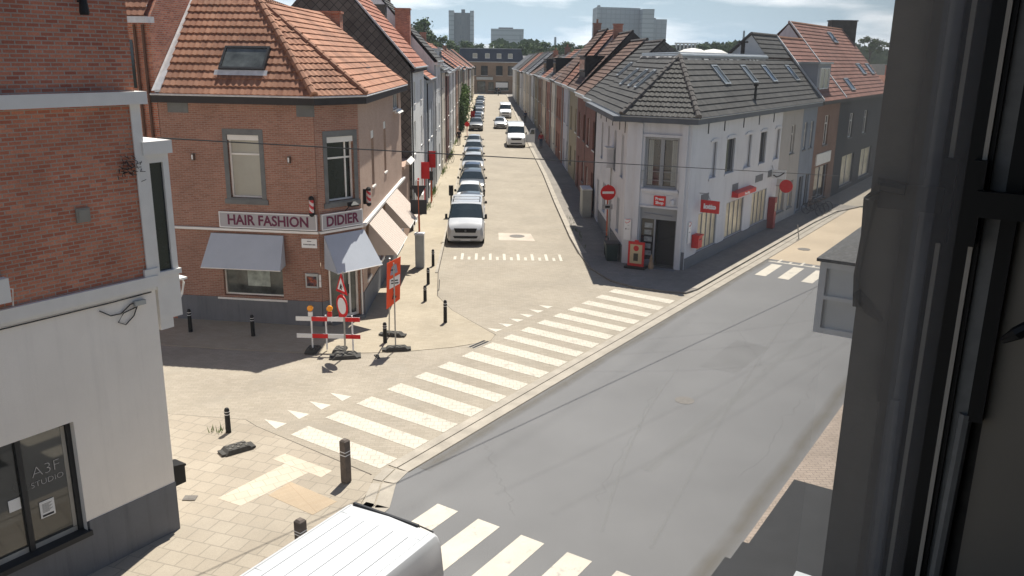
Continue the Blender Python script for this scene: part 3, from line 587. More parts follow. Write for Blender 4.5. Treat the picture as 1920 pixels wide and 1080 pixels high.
b.build('flashing', LEAD, hs, recalc=False)
# skylights
eu = (gL3-gA3).normalized(); nr = eu.cross(apx-gA3).normalized(); nr = nr if nr.z > 0 else -nr; ev = nr.cross(eu); ev = ev if ev.z > 0 else -ev
skylight(hs, gA3, eu, ev, nr, 1.92, 3.55, .98, 1.98, GLASSM, .2)
MB().face([gA3+eu*1.8+ev*.78+nr*.09, gA3+eu*3.7+ev*.78+nr*.09, gA3+eu*3.7+ev*.98+nr*.12, gA3+eu*1.8+ev*.98+nr*.12]).build('flashing', LEAD, hs)
eu = (gE3-gB3).normalized(); nr = eu.cross(rdg-gE3).normalized(); nr = nr if nr.z > 0 else -nr; ev = nr.cross(eu); ev = ev if ev.z > 0 else -ev
skylight(hs, gB3, eu, ev, nr, 6.4, 7.6, 1.3, 2.6, GLASSB, .14); MB().face([gB3+eu*6.3+ev*1.1+nr*.08, gB3+eu*7.7+ev*1.1+nr*.08, gB3+eu*7.7+ev*1.3+nr*.1, gB3+eu*6.3+ev*1.3+nr*.1]).build('flashing', LEAD, hs)
chimney(hs, -7.9, 43.6, 8, 11.45, 1.15, .8, BRICK, 0)
chimney(hs, -7.15, 58.0, 8, 12.6, .7, .9, DKT, 0); chimney(hs, -6.1, 62.0, 8, 12.6, 1.0, .9, BRICKU, 0)
# low annex behind the salon
b = MB(); b.fb(FE, LE+.02, LE+3.9, 0, 3.9, -5, -.05); b.fb(FE, LE+.1, LE+3.8, 3.9, 4.05, -5, .1); tag(b.build('annex', HPINK), 'low pinkish brick annex between the salon and the slate gable', 'annex')
# awnings
def awning(F, u0, u1, ztop, zb, out, lab, m, fl=0.0, cheeks=True, name='awning', side=None):
    a = thing(name, lab, 'awning', F((u0+u1)/2, ztop, .1), 'awnings on the hair salon')
    p = [F(u0, ztop, .12), F(u1, ztop, .12), F(u1+fl, zb, out), F(u0-fl, zb, out)]; nn = (p[1]-p[0]).cross(p[3]-p[0]).normalized()*.012
    top = MB(); uvs = [(u0, 0), (u1, 0), (u1+fl, out*1.4), (u0-fl, out*1.4)]
    top.face(p, uvs); top.face([q-nn for q in p], uvs); top.build('awning_canopy', m, a, recalc=False)
    for k, (q0, q1, u) in enumerate(((p[0], p[3], u0), (p[1], p[2], u1))):
        w = F(u, zb, .06); e = (p[1]-p[0]).normalized()*.008; MB().hexa([q0, q1, w, w+e*.01, q0+e, q1+e, w+e, w+e*1.01]).build('awning_cheek', side or m, a, recalc=False)
    f = MB(); f.tube([p[3], p[2]], .02, 6); f.build('awning_bar', WTRIM, a)
    return a
awning(FA, 1.28, 3.97, 3.32, 2.22, .85, 'wide blue grey awning over the large salon window', AWN, .12)
awning(FC, .11, 1.85, 3.34, 2.15, 1.0, 'small blue grey awning over the corner door, partly sunlit', AWN, .12)
STR = bpy.data.materials.new('striped_canvas'); STR.use_nodes = True; n_ = STR.node_tree.nodes; l_ = STR.node_tree.links
tcn = n_.new('ShaderNodeTexCoord'); sx_ = n_.new('ShaderNodeSeparateXYZ'); l_.new(tcn.outputs['UV'], sx_.inputs[0]); mm = n_.new('ShaderNodeMath'); mm.operation = 'MULTIPLY'; mm.inputs[1].default_value = 5.0; l_.new(sx_.outputs['X'], mm.inputs[0])
fr = n_.new('ShaderNodeMath'); fr.operation = 'FRACT'; l_.new(mm.outputs[0], fr.inputs[0]); gtn = n_.new('ShaderNodeMath'); gtn.operation = 'GREATER_THAN'; gtn.inputs[1].default_value = .55; l_.new(fr.outputs[0], gtn.inputs[0])
xx = n_.new('ShaderNodeMix'); xx.data_type = 'RGBA'; xx.inputs['A'].default_value = (.74, .66, .58, 1); xx.inputs['B'].default_value = (.30, .21, .17, 1); l_.new(gtn.outputs[0], xx.inputs['Factor']); l_.new(xx.outputs['Result'], n_['Principled BSDF'].inputs['Base Color']); n_['Principled BSDF'].inputs['Roughness'].default_value = .9
CHK = mat('cheek_beige', (.50, .42, .36), .9, .06, 2)
awning(FE, .9, 4.3, 3.36, 2.15, 1.15, 'nearer beige pink striped awning on the sunlit side of the salon', STR, .0, side=CHK)
awning(FE, 5.4, 9.2, 3.45, 2.3, 1.15, 'farther beige pink striped awning on the sunlit side of the salon', STR, .0, side=CHK)
aw = awning(FE, LE+1.0, LE+3.2, 4.25, 4.05, .32, 'small white canvas awning on the low annex', WHITE, 0)
aw = awning(FE, 9.5, 11.3, 7.03, 6.9, .26, 'small folded white awning under the high side window of the salon', WHITE, 0)
# small things on the salon
def barber(F, u, z, lab):
    t = thing('barber_pole', lab, 'barber pole', F(u, z, .2), 'barber poles on the salon')
    BP = MC.get('barber_stripe')
    if BP is None:
        BP = bpy.data.materials.new('barber_stripe'); BP.use_nodes = True; q = BP.node_tree; t_ = q.nodes.new('ShaderNodeTexCoord'); s_ = q.nodes.new('ShaderNodeSeparateXYZ'); q.links.new(t_.outputs['Object'], s_.inputs[0])
        w = q.nodes.new('ShaderNodeTexWave'); w.inputs['Scale'].default_value = 1.9; mp_ = q.nodes.new('ShaderNodeMapping'); mp_.inputs['Rotation'].default_value = (0, R(50), R(15)); q.links.new(t_.outputs['Object'], mp_.inputs['Vector']); q.links.new(mp_.outputs[0], w.inputs['Vector'])
        r_ = q.nodes.new('ShaderNodeValToRGB'); r_.color_ramp.interpolation = 'CONSTANT'; r_.color_ramp.elements[0].color = (.62, .55, .54, 1); r_.color_ramp.elements[1].color = (.5, .03, .04, 1); r_.color_ramp.elements[1].position = .5; q.links.new(w.outputs['Fac'], r_.inputs[0]); q.links.new(r_.outputs[0], q.nodes['Principled BSDF'].inputs['Base Color']); MC['barber_stripe'] = BP
    c = F(u, z, .2)
    MB().lathe(c, [(.08, -.22), (.08, .22)], 12).build('striped_tube', BP, t)
    MB().lathe(c, [(.05, .22), (.09, .23), (.09, .31), (.04, .36)], 12).build('top_cap', BLACK, t)
    MB().lathe(c, [(.04, -.36), (.09, -.31), (.09, -.23), (.05, -.22)], 12).build('bottom_cap', BLACK, t)
    MB().fb(F, u-.03, u+.03, z-.28, z+.28, -.01, .11).build('wall_bracket', BLACK, t)
barber(FA, .16, 4.42, 'red and white barber pole above the sign in the shaded brick front')
barber(FE, .55, 4.45, 'red and white barber pole on the sunlit edge beside the sign end')
for u, F, zz_ in ((4.45, FA, 6.0), (.94, FA, 6.0)):
    t = thing('wall_light', 'small up and down wall light ' + ('left of the first floor window' if u > 2 else 'between the two first floor windows'), 'wall light', F(u, zz_, .05), 'wall lights on the salon')
    MB().fb(F, u-.05, u+.05, zz_-.12, zz_+.1, -.01, .1).build('lamp_body', mat('bronze', (.12, .08, .06), .5), t); MB().fb(F, u-.02, u+.025, zz_-.09, zz_+.07, .101, .115).build('lamp_glass', SIGNW, t)
t = MB(); t.tube([FC(1.1, 4.1, .05), FC(1.1, 4.3, .3), FC(1.15, 4.36, .42)], .015, 6); t.hexa([FC(1.0, 4.32, .35), FC(1.35, 4.32, .35), FC(1.35, 4.32, .55), FC(1.0, 4.32, .55), FC(1.0, 4.46, .33), FC(1.35, 4.46, .33), FC(1.35, 4.38, .57), FC(1.0, 4.38, .57)])
tag(t.build('spotlight', BLACK), 'black spotlight on an arm above the DIDIER sign', 'spotlight')
t = thing('street_name_plate', 'small white street name plate on the brick below the sign', 'sign', FA(.38, 3.05, .02)); MB().fb(FA, .1, .66, 2.9, 3.22, .0, .03).build('plate', SIGNW, t)
b = MB(); b.fb(FA, .3, .46, 3.13, 3.15, .031, .034)
for k in range(9): b.fb(FA, .16+k*.05, .19+k*.05, 3.0, 3.045, .031, .034)
b.build('lettering', INK, t)
t = thing('display_case', 'small framed display case with colourful photos beside the salon door', 'display case', FA(.33, 1.7, .03)); MB().fb(FA, .1, .56, 1.45, 1.98, .0, .1).build('case', ZINC, t); MB().fb(FA, .15, .51, 1.52, 1.88, .1, .108).build('photos', mat('case_photos', (.03, .05, .08), .4, .9, 9, (.45, .10, .03)), t)
t = MB(); t.fb(FA, -.0, .08, 1.48, 1.70, .03, .05); t.fb(FA, -.0, .08, 1.72, 1.94, .03, .05); tag(t.build('price_list', SIGNW), 'two white notice sheets one above the other at the brick corner', 'notice')
# neighbour house left of the salon, taller
nb = thing('tall_brick_house', 'taller dark brick house whose bare wall rises beside the orange roof', 'house', FA(7, 0, -3))
b = MB(); b.fb(FA, 5.62, 11, 0, 10.6, -10, .0); b.build('wall', BRICKU, nb)
b = MB(); b.hexa([FA(5.62, 10.6, -10), FA(5.9, 10.6, -10), FA(5.9, 10.6, 0), FA(5.62, 10.6, 0), FA(5.62, 17, -10), FA(5.9, 17, -10), FA(5.9, 17, -6), FA(5.62, 17, -6)]); b.build('gable', BRICKU, nb)
MB().fb(FA, 5.5, 11, 10.45, 10.65, -.1, .4).build('gutter', LEAD, nb)
b = MB(); roof_courses(b, [FA(5.6, 10.66, .3), FA(11, 10.66, .3), FA(11, 16, -4), FA(5.6, 16, -4)], .34, .05, .03); b.build('roof', ORT, nb, recalc=False)
b = MB(); b.tube([FA(5.85, 2, .08), FA(5.85, 10.4, .08)], .05, 8); b.tube([FA(6.15, 2, .08), FA(6.15, 10.4, .08)], .05, 8); b.build('drainpipe', mat('brown_pipe', (.12, .06, .04), .6), nb)
b = MB(); b.fb(FA, 6.3, 7.3, 8.3, 9.9, -.1, .02); b.build('window', GLASS, nb)

# ================================================================== ROW HOUSES
ORDN = ['first', 'second', 'third', 'fourth', 'fifth', 'sixth', 'seventh', 'eighth', 'ninth', 'tenth', 'eleventh', 'twelfth', 'thirteenth', 'fourteenth', 'fifteenth', 'sixteenth', 'seventeenth', 'eighteenth', 'nineteenth', 'twentieth']
def plaster(name, c): return mat(name, c, .85, .12, .6, stain=.35, stcol=tuple(x*.72 for x in c), fine=.03, streak=.22)
WALLS = {
 'white plaster': plaster('w_white', (.86, .86, .84)), 'pale grey plaster': plaster('w_pgrey', (.72, .73, .73)), 'blue grey plaster': plaster('w_bgrey', (.48, .52, .56)), 'cream plaster': plaster('w_cream', (.76, .70, .60)),
 'beige plaster': plaster('w_beige', (.58, .51, .42)), 'tan plaster': plaster('w_tan', (.36, .31, .22)), 'lavender white plaster': plaster('w_lav', (.56, .56, .62)),
 'red brick': mat('w_red', (.30, .10, .07), .9, .2, .7, (.38, .15, .10), 'brick', (.21, .07), .012, (.3, .22, .18)), 'dark red brick': mat('w_dred', (.20, .07, .06), .9, .2, .7, (.26, .10, .08), 'brick', (.21, .07), .012, (.2, .15, .13)),
 'brown brick': mat('w_brn', (.22, .12, .08), .9, .2, .7, (.30, .17, .11), 'brick', (.21, .07), .012, (.3, .24, .19)), 'salmon brick': mat('w_sal', (.42, .24, .17), .9, .2, .7, (.5, .3, .22), 'brick', (.21, .07), .012, (.4, .32, .26)),
}
ROOFS = {'orange tiled roof': mat('r_or', (.30, .12, .08), .85, .3, .7, (.38, .17, .115), 'tile', (.25, .34), 0, offs=0, stain=.4, stcol=(.30, .15, .1)), 'dark tiled roof': DKT, 'brown tiled roof': BRT, 'red tiled roof': RDT,
         'grey slate roof': mat('r_sl', (.11, .11, .12), .7, .25, .8, (.15, .15, .16), 'brick', (.3, .3), .01, (.06, .06, .06))}
DOORM = [mat('d_green', (.03, .08, .05), .5), mat('d_brown', (.12, .05, .02), .5), mat('d_white', (.6, .6, .58), .5), mat('d_blue', (.04, .06, .13), .5), mat('d_grey', (.14, .14, .15), .5)]
def row_house(side, i, y0, y1, xf, eave, rh, wall, roof, floors, label, ncol=2, depth=9, ridge_in=4.3, gable=None, extra=None):
    w = y1-y0; y1 -= .02
    F = frame((xf, y0), (0, 1), (1 if side > 0 else -1, 0))
    t = thing('terraced_house', label, 'house', F(w/2, 0, 0), 'terraced houses in the left row' if side > 0 else 'terraced houses in the right row')
    wm = WALLS[wall]; rng = random.Random(i*17+side*5+3)
    cw = w/ncol; holes = []; specs = []
    for fi, (fz0, fz1) in enumerate(floors):
        for c in range(ncol):
            cx = cw*(c+.5)+rng.uniform(-.1, .1); hw = min(.55, cw*.3)
            if fi == 0 and c == (i % ncol): holes.append((cx-.5, cx+.5, .1, 2.5)); specs.append('d')
            else:
                ww = hw if fi else hw*1.15; holes.append((cx-ww, cx+ww, fz0, fz1)); specs.append('w')
    b = MB(); wall_grid(b, F, 0, w-.02, 0, eave, holes, .14)
    ov = .0
    b.face([F(0, 0), F(0, eave), F(0, eave, -depth), F(0, 0, -depth)]); b.face([F(w-.02, 0), F(w-.02, eave), F(w-.02, eave, -depth), F(w-.02, 0, -depth)]); b.face([F(0, 0, -depth), F(w-.02, 0, -depth), F(w-.02, eave, -depth), F(0, eave, -depth)])
    rz = eave+rh
    b.face([F(w-.02, eave), F(w-.02, rz-.05, -ridge_in), F(w-.02, eave, -depth)]); 
    if gable is None: b.face([F(0, eave), F(0, rz-.05, -ridge_in), F(0, eave, -depth)])
    b.build('wall', wm, t)
    if gable is not None:
        MB().hexa([F(-.06, 0, -depth), F(-.005, 0, -depth), F(-.005, 0, .02), F(-.06, 0, .02), F(-.06, eave, -depth), F(-.005, eave, -depth), F(-.005, eave, .02), F(-.06, eave, .02)]).face([F(-.06, eave, .02), F(-.06, rz, -ridge_in), F(-.06, eave, -depth)]).face([F(-.0, eave, .02), F(-.0, rz, -ridge_in), F(-.0, eave, -depth)]).build('gable_wall', gable, t)
    MB().fb(F, 0, w-.02, 0, .5, -.1, .03).build('plinth', PLINTH, t) if specs[0] != 'd' and False else None
    for h, s_ in zip(holes, specs):
        if s_ == 'd': door(t, F, h[0], h[1], h[2], h[3], DOORM[rng.randrange(5)], .14)
        else:
            g = rng.choice([GLASS, GLASS, GLASSM, GLASSP]); window(t, F, *h, .14, gm=g, sill=rng.choice([STONE, WTRIM]), mull=((h[0]+h[1])/2,) if rng.random() < .5 else (), trans=(h[3]-.5,), fm=rng.choice([WTRIM, WTRIM, ANTH, DOORM[1]]))
    b = MB(); b.fb(F, 0, w-.03, eave-.22, eave-.02, -.02, .22); b.build('cornice', rng.choice([WTRIM, WTRIM, ZINC, DKTRIM]), t)
    b = MB(); b.tube([F(0, eave+.02, .26), F(w-.03, eave+.02, .26)], .06, 6); b.build('gutter', ZINC, t)
    b = MB(); b.tube([F(.12, .3, .07), F(.12, eave-.2, .07)], .045, 6); b.build('drainpipe', rng.choice([ZINC, DKTRIM]), t)
    rm = ROOFS[roof]; b = MB(); roof_courses(b, [F(0, eave+.02, .22), F(w-.02, eave+.02, .22), F(w-.02, rz, -ridge_in), F(0, rz, -ridge_in)], .36, .055)
    b.face([F(0, eave, -depth), F(w-.02, eave, -depth), F(w-.02, rz, -ridge_in), F(0, rz, -ridge_in)]); b.build('roof', rm, t, recalc=False)
    b = MB(); b.tube([F(0, rz+.02, -ridge_in), F(w-.02, rz+.02, -ridge_in)], .11, 6); b.build('ridge_tiles', RIDGE if 'orange' in roof or 'red' in roof else RIDGED, t)
    b = MB(); b.hexa([F(-.03, eave+.0, .22), F(.1, eave, .22), F(.1, rz, -ridge_in), F(-.03, rz, -ridge_in), F(-.03, eave+.13, .22), F(.1, eave+.13, .22), F(.1, rz+.13, -ridge_in), F(-.03, rz+.13, -ridge_in)]); b.build('verge', rng.choice([LEAD, DKTRIM, ZINC]), t)
    if rng.random() < .12 or (extra and 'chimney' in extra):
        chimney(t, F(w-.6, 0, -ridge_in+.1).x, F(w-.6, 0, 0).y, rz-1.2, rz+.7, .7, .55, rng.choice([BRICK, BRICKH, WALLS['brown brick']]), rng.choice([0, 1]))
    if extra and 'dormer' in extra:
        u0, u1 = w*.25, w*.8; dz0 = eave+rh*.22; o = -ridge_in*.15
        d = MB().fb(F, u0, u1, dz0, dz0+1.5, -ridge_in, o).fb(F, u0-.1, u1+.1, dz0+1.5, dz0+1.62, -ridge_in, o+.15).build('dormer', extra.get('dm', ANTH), t)
        MB().fb(F, u0+.2, u1-.2, dz0+.4, dz0+1.3, o, o+.03).build('pane', GLASSP if extra.get('lightpane') else GLASS, d)
    if extra and 'sky' in extra:
        P0 = F(0, eave+.02, .22); e1 = Vector((0, 1, 0)); e2 = (F(0, rz, -ridge_in)-P0).normalized(); nr_ = e1.cross(e2).normalized(); nr_ = nr_ if nr_.z > 0 else -nr_
        for (u, v) in extra['sky']: skylight(t, P0, e1, e2, nr_, u, u+.8, v, v+1.2, GLASSB, .12, ZINC)
    return t
F3 = [(1.0, 2.7), (4.1, 5.9), (6.9, 8.1)]; F2s = [(1.0, 2.6), (4.0, 5.8)]
left = [  # y0,y1,x,eave,rise,wall,roof,floors,ncol,kw
 (46.6, 56.0, -4.25, 8.85, 5.1, 'white plaster', 'orange tiled roof', F3, 2, dict(gable=SLATE)),
 (56.0, 62.5, -4.1, 8.0, 3.2, 'blue grey plaster', 'orange tiled roof', [(1.0, 2.7), (4.0, 6.4)], 2, {}),
 (62.5, 70.5, -4.0, 9.1, 4.9, 'pale grey plaster', 'dark tiled roof', F3, 2, dict(gable=WALLS['pale grey plaster'])),
 (70.5, 78.0, -4.0, 8.4, 2.7, 'cream plaster', 'dark tiled roof', F3, 2, dict()),
 (78.0, 84.5, -3.95, 8.0, 2.6, 'dark red brick', 'grey slate roof', F2s, 2, dict(extra=dict(dormer=1, dm=WALLS['pale grey plaster']))),
 (84.5, 92.0, -3.95, 8.1, 2.8, 'pale grey plaster', 'grey slate roof', F2s, 3, {}),
 (92.0, 99.5, -3.95, 8.2, 2.9, 'white plaster', 'red tiled roof', F2s, 2, dict(extra=dict(chimney=1))),
 (99.5, 108, -3.95, 8.3, 3.2, 'salmon brick', 'orange tiled roof', F2s, 3, dict(gable=WALLS['white plaster'])),
 (108, 117, -3.95, 8.0, 2.8, 'beige plaster', 'red tiled roof', F2s, 3, {}),
 (117, 126, -3.95, 8.1, 3.0, 'tan plaster', 'orange tiled roof', F2s, 3, {}),
 (126, 136, -3.95, 7.6, 3.0, 'brown brick', 'red tiled roof', F2s, 3, {}),
 (136, 146, -3.95, 7.8, 3.0, 'cream plaster', 'brown tiled roof', F2s, 3, {}),
 (146, 158, -3.95, 7.6, 3.0, 'beige plaster', 'orange tiled roof', F2s, 3, dict(extra=dict(chimney=1))),
 (158, 170, -3.95, 7.4, 3.4, 'brown brick', 'red tiled roof', F2s, 3, {}),
 (170, 184, -3.95, 7.2, 3.4, 'pale grey plaster', 'brown tiled roof', F2s, 4, {}),
 (184, 200, -3.95, 7.4, 3.5, 'tan plaster', 'red tiled roof', F2s, 4, {}),
 (200, 218, -3.9, 7.0, 3.4, 'beige plaster', 'brown tiled roof', F2s, 4, {}),
]
for i, (y0, y1, x, e, rh, wl, rf, fl, nc_, kw) in enumerate(left):
    lab = ORDN[i] + ' left row house from the salon, ' + wl + ', ' + rf
    row_house(1, i, y0, y1, x, e, rh, wl, rf, fl, lab, nc_, **kw)
right = [
 (51.6, 57.8, 6.55, 6.95, 3.6, 'dark red brick', 'dark tiled roof', 'brown', 2, dict(gable=SLATE, extra=dict(sky=[(1.5, 2.2)]))),
 (57.8, 64.5, 6.65, 7.0, 3.75, 'dark red brick', 'brown tiled roof', 'x', 2, {}),
 (64.5, 72.0, 6.75, 7.15, 4.3, 'tan plaster', 'brown tiled roof', 'x', 2, dict(gable=DKT, extra=dict(dormer=1))),
 (72.0, 78.0, 6.75, 7.2, 4.6, 'lavender white plaster', 'red tiled roof', 'x', 2, {}),
 (78.0, 85.5, 6.7, 7.2, 4.8, 'red brick', 'brown tiled roof', 'x', 3, {}),
 (85.5, 92, 6.65, 7.3, 3.4, 'cream plaster', 'brown tiled roof', 'x', 2, dict(extra=dict(sky=[(1.5, 2.0), (3.2, 2.0)]))),
 (92, 99, 6.6, 7.2, 3.2, 'red brick', 'dark tiled roof', 'x', 2, dict(extra=dict(dormer=1))),
 (99, 107, 6.6, 7.2, 3.2, 'beige plaster', 'red tiled roof', 'x', 3, {}),
 (107, 116, 6.6, 7.1, 3.0, 'brown brick', 'grey slate roof', 'x', 3, dict(extra=dict(dormer=1, chimney=1))),
 (116, 125, 6.6, 7.1, 2.8, 'tan plaster', 'dark tiled roof', 'x', 3, {}),
 (125, 135, 6.5, 7.0, 2.8, 'pale grey plaster', 'brown tiled roof', 'x', 3, dict(extra=dict(chimney=1))),
 (135, 146, 6.4, 7.0, 3.4, 'beige plaster', 'grey slate roof', 'x', 3, {}),
 (146, 158, 6.2, 7.0, 3.4, 'cream plaster', 'dark tiled roof', 'x', 3, {}),
 (158, 172, 6.0, 6.9, 3.4, 'pale grey plaster', 'red tiled roof', 'x', 4, {}),
 (172, 188, 5.9, 6.9, 3.4, 'tan plaster', 'dark tiled roof', 'x', 4, {}),
 (188, 216, 5.8, 6.8, 3.4, 'white plaster', 'grey slate roof', 'x', 5, {}),
]
for i, (y0, y1, x, e, rh, wl, rf, _q, nc_, kw) in enumerate(right):
    lab = ORDN[i] + ' right row house from the press shop, ' + wl + ', ' + rf
    row_house(-1, i, y0, y1, x, e, rh, wl, rf, [(1.0, 2.5), (3.9, 5.7)], lab, nc_, ridge_in=3.8, **kw)

# ================================================================== PRESS SHOP
LAV = mat('press_white', (.64, .64, .67), .8, .08, .6, stain=.3, stcol=(.42, .42, .45), fine=.02, streak=.15)
LAVG = mat('press_plinth', (.16, .165, .18), .8, .12, 1)
Wl = Vector((6.38, 38.99, 0)); Wc = Vector((9.05, 37.6, 0)); Wn = Vector((6.5, 51.55, 0))
cd = (Wc-Wl).normalized(); cn = Vector((cd.y, -cd.x, 0))
if cn.y > 0: cn = -cn
FS = frame(Wl, (Wn-Wl), Vector((-1, .01, 0))); FP = frame(Wl, cd, cn); FM = frame(Wc, MV, NV); LP = (Wc-Wl).length; LS = (Wn-Wl).length
ps = thing('press_shop', 'white corner press shop with dark tiled hipped roof, in shade', 'building', Wl)
b = MB()
wall_grid(b, FS, 0, LS, 0, 6.75, [(1.0, 1.75, 4.0, 6.0), (3.6, 4.35, 4.0, 6.0), (6.2, 6.95, 4.0, 6.0), (9.0, 9.75, 4.0, 6.0), (1.6, 2.5, 1.2, 2.9), (4.4, 5.4, .12, 2.6), (7.0, 8.2, 1.2, 2.8), (10.0, 11.0, .12, 2.6)], .14)
wall_grid(b, FP, 0, LP, 0, 6.75, [(.85, 2.45, 3.75, 6.1), (.78, 2.55, .08, 2.85)], .2)
arch = [(2.45, 3.3, 0), (4.6, 5.85, 1), (7.4, 8.45, 0), (9.9, 11.0, 1), (12.5, 13.5, 0)]
shopw = [(1.45, 3.95), (5.25, 7.95), (9.3, 11.9), (13.2, 15.2)]
wall_grid(b, FM, 0, 13.7, 0, 6.75, [(a, c, 4.05, 5.75) for a, c, _ in arch] + [(a, c, .65, 2.5) for a, c in shopw[:3]], .09)
b.face([FS(LS, 0), FS(LS, 6.75), FS(LS, 6.75, -9), FS(LS, 0, -9)])
b.build('wall', LAV, ps)
b = MB(); b.fb(FS, .04, 4.3, 0, .9, -.1, .03); b.fb(FS, 5.5, 9.9, 0, .9, -.1, .03); b.fb(FP, 2.75, LP-.02, 0, .9, -.1, .03); b.fb(FM, .04, 13.7, 0, .6, -.1, .04); b.build('plinth', LAVG, ps)
b = MB(); b.fb(FP, .5, .75, 0, 6.7, 0, .14); b.fb(FP, 2.6, 2.85, 0, 6.7, 0, .14); b.build('pilaster', LAV, ps)
b = MB(); b.fb(FP, .76, 2.59, 6.1, 6.22, 0, .08); b.fb(FP, .78, 2.55, 3.62, 3.72, 0, .12); b.fb(FP, .76, 2.59, 2.86, 2.95, 0, .1); b.fb(FP, 1.0, 2.35, 3.44, 3.48, 0, .03); b.build('moulding', LAV, ps)
GRW = mat('grey_frame', (.30, .31, .33), .6, .08)
w = window(ps, FP, .85, 2.45, 3.75, 6.1, .2, fm=GRW, fw=.12, mull=(1.65,), sill=LAV, gm=GLASS)
MB().fb(FP, 1.56, 1.74, 3.9, 5.98, -.165, -.15).build('mullion', GRW, w)
CUR = mat('curtain', (.50, .50, .46), .9, .12, 4)
for u in (1.0, 2.1):
    b = MB()
    for k in range(6): b.fb(FP, u+k*.04, u+k*.04+.028, 3.9, 5.95, -.21+.004*(k % 2), -.195+.012*(k % 2))
    b.build('curtain', CUR, w)
b = MB(); 
for z in (4.15, 4.55): b.tube([FP(.8, z, .1), FP(2.5, z, .1)], .016, 6)
for k in range(3): b.tube([FP(.82+k*.82, 3.9, .1), FP(.82+k*.82, 4.55, .1)], .012, 6)
b.build('balcony_rail', STEEL, ps)
# entrance
en = MB(); en.fb(FP, .78, .84, .08, 2.85, -.2, -.1); en.fb(FP, 2.49, 2.55, .08, 2.85, -.2, -.1); en.fb(FP, .84, 2.49, 2.3, 2.85, -.2, -.12); en.fb(FP, 1.46, 1.53, .08, 2.3, -.2, -.12); en.fb(FP, .84, 1.46, .08, .35, -.2, -.121)
en = en.build('entrance', GRW, ps); MB().fb(FP, .84, 1.46, .35, 2.3, -.18, -.17).build('side_pane', GLASS, en); MB().fb(FP, 1.53, 2.49, .08, 2.3, -.6, -.55).build('door_opening', INK, en)
b = MB()
for k in range(5): b.fb(FP, 1.0, 1.38-.04*(k % 2), .55+k*.33, .78+k*.33, -.168, -.16)
b.build('notices', mat('notice_mix', (.35, .37, .37), .7, .5, 6), en)
b = MB(); b.tube([FP(1.0, 2.55, -.08), FP(2.3, 2.5, -.08)], .03, 6); b.build('tube_light', GRW, en)
MB().fb(FP, .6, 2.7, 0, .08, -.2, .5).build('doorstep', LAVG, ps)
sg = MB().fb(FP, 1.43, 1.98, 2.98, 3.44, .0, .06).build('shop_sign', RED, ps); text('Press', .19, FP, 1.705, 3.24, .062, SIGNW, sg, bold=.006, ext=.004); text('Shop', .19, FP, 1.705, 3.06, .062, SIGNW, sg, bold=.006, ext=.004)
MB().lathe(FP(2.3, 3.08, .05), [(.12, 0), (.12, .2), (.05, .24)], 10).build('alarm_box', LAV, ps)
for u0, F in ((.06, FP), (2.98-.0, FP)):
    z0 = 1.22 if u0 < 1 else 1.28
    F_ = F if u0 < 1 else FM; uu = u0 if u0 < 1 else .2
    s_ = MB().fb(F_, uu, uu+.34, z0, z0+1.0, .02, .05).build('poster', SIGNW, ps)
    b = MB(); b.tube([F_(uu+.05, z0+.86, .055), F_(uu+.12, z0+.8, .055), F_(uu+.2, z0+.84, .055), F_(uu+.29, z0+.93, .055)], .014, 6); b.fb(F_, uu+.05, uu+.29, z0+.97, z0+.99, .051, .055); b.build('logo', RED, s_)
    b = MB(); b.fb(F_, uu+.07, uu+.12, z0+.5, z0+.56, .051, .055); b.fb(F_, uu+.16, uu+.27, z0+.7, z0+.71, .051, .055); b.fb(F_, uu+.16, uu+.27, z0+.52, z0+.53, .051, .055); b.build('notice_text', INK, s_)
for a, c, dk in arch: 
    w = window(ps, FM, a, c, 4.05, 5.75, .16, fm=GRW if dk else LAV, gm=GLASS if dk else LAV, sill=LAV, sd=.12, fw=.05)
    b = MB(); b.fb(FM, a-.12, c+.12, 5.78, 5.86, 0, .05); b.fb(FM, a+.1, c-.1, 5.861, 5.92, 0, .045); b.build('arch_moulding', LAV, w)
YEL = mat('shop_reflect', (.80, .68, .46), .3, .3, .9, (.30, .27, .21), spec=.7)  # reflection of the sunlit road painted into the pane colour
for a, c in shopw[:3]:
    k = [a+(c-a)*q/4 for q in (1, 2, 3)]; window(ps, FM, a, c, .65, 2.5, .07, fm=GRW, gm=YEL, mull=k, sill=LAVG, fw=.05, name='shop_window', sd=.1)
for u0, z, z1, s_ in ((2.45, 0, 0, 'a'),): pass
for (a, _c, _d) in arch:
    b = MB()
    for u in (a-.55,): b.fb(FM, u-.04, u+.04, 6.2, 6.7, 0, .03)
    b.build('anchor_iron', ANTH, ps)
b = MB()
for u in (.8, 2.6, 5.2, 7.8, 10.3): b.fb(FS, u-.04, u+.04, 6.15, 6.7, 0, .03)
b.build('anchor_iron', ANTH, ps)
for u, wd_, t_ in ((1.6, 1.0, 3.0), (5.9, .9, 3.0), (9.6, 1.3, 3.05), (11.8, .8, 3.1)):
    MB().fb(FM, u, u+wd_, t_, t_+.38, -.01, .012).build('lintel_panel', LAVG, ps)
for u in (5.6, 7.4, 9.2): window(ps, FS, u, u+.5, 3.05, 3.6, -.0+.02, fm=LAV, gm=LAVG, sill=None, fw=.05, name='vent_window')
for u0, u1, z0, z1 in ((1.0, 1.75, 4.0, 6.0), (3.6, 4.35, 4.0, 6.0), (6.2, 6.95, 4.0, 6.0), (9.0, 9.75, 4.0, 6.0), (1.6, 2.5, 1.2, 2.9), (7.0, 8.2, 1.2, 2.8)): window(ps, FS, u0, u1, z0, z1, .14, fm=GRW, sill=LAV, gm=GLASSM)
for u in (4.4, 10.0): door(ps, FS, u, u+1.0, .12, 2.6, GRW, .14)
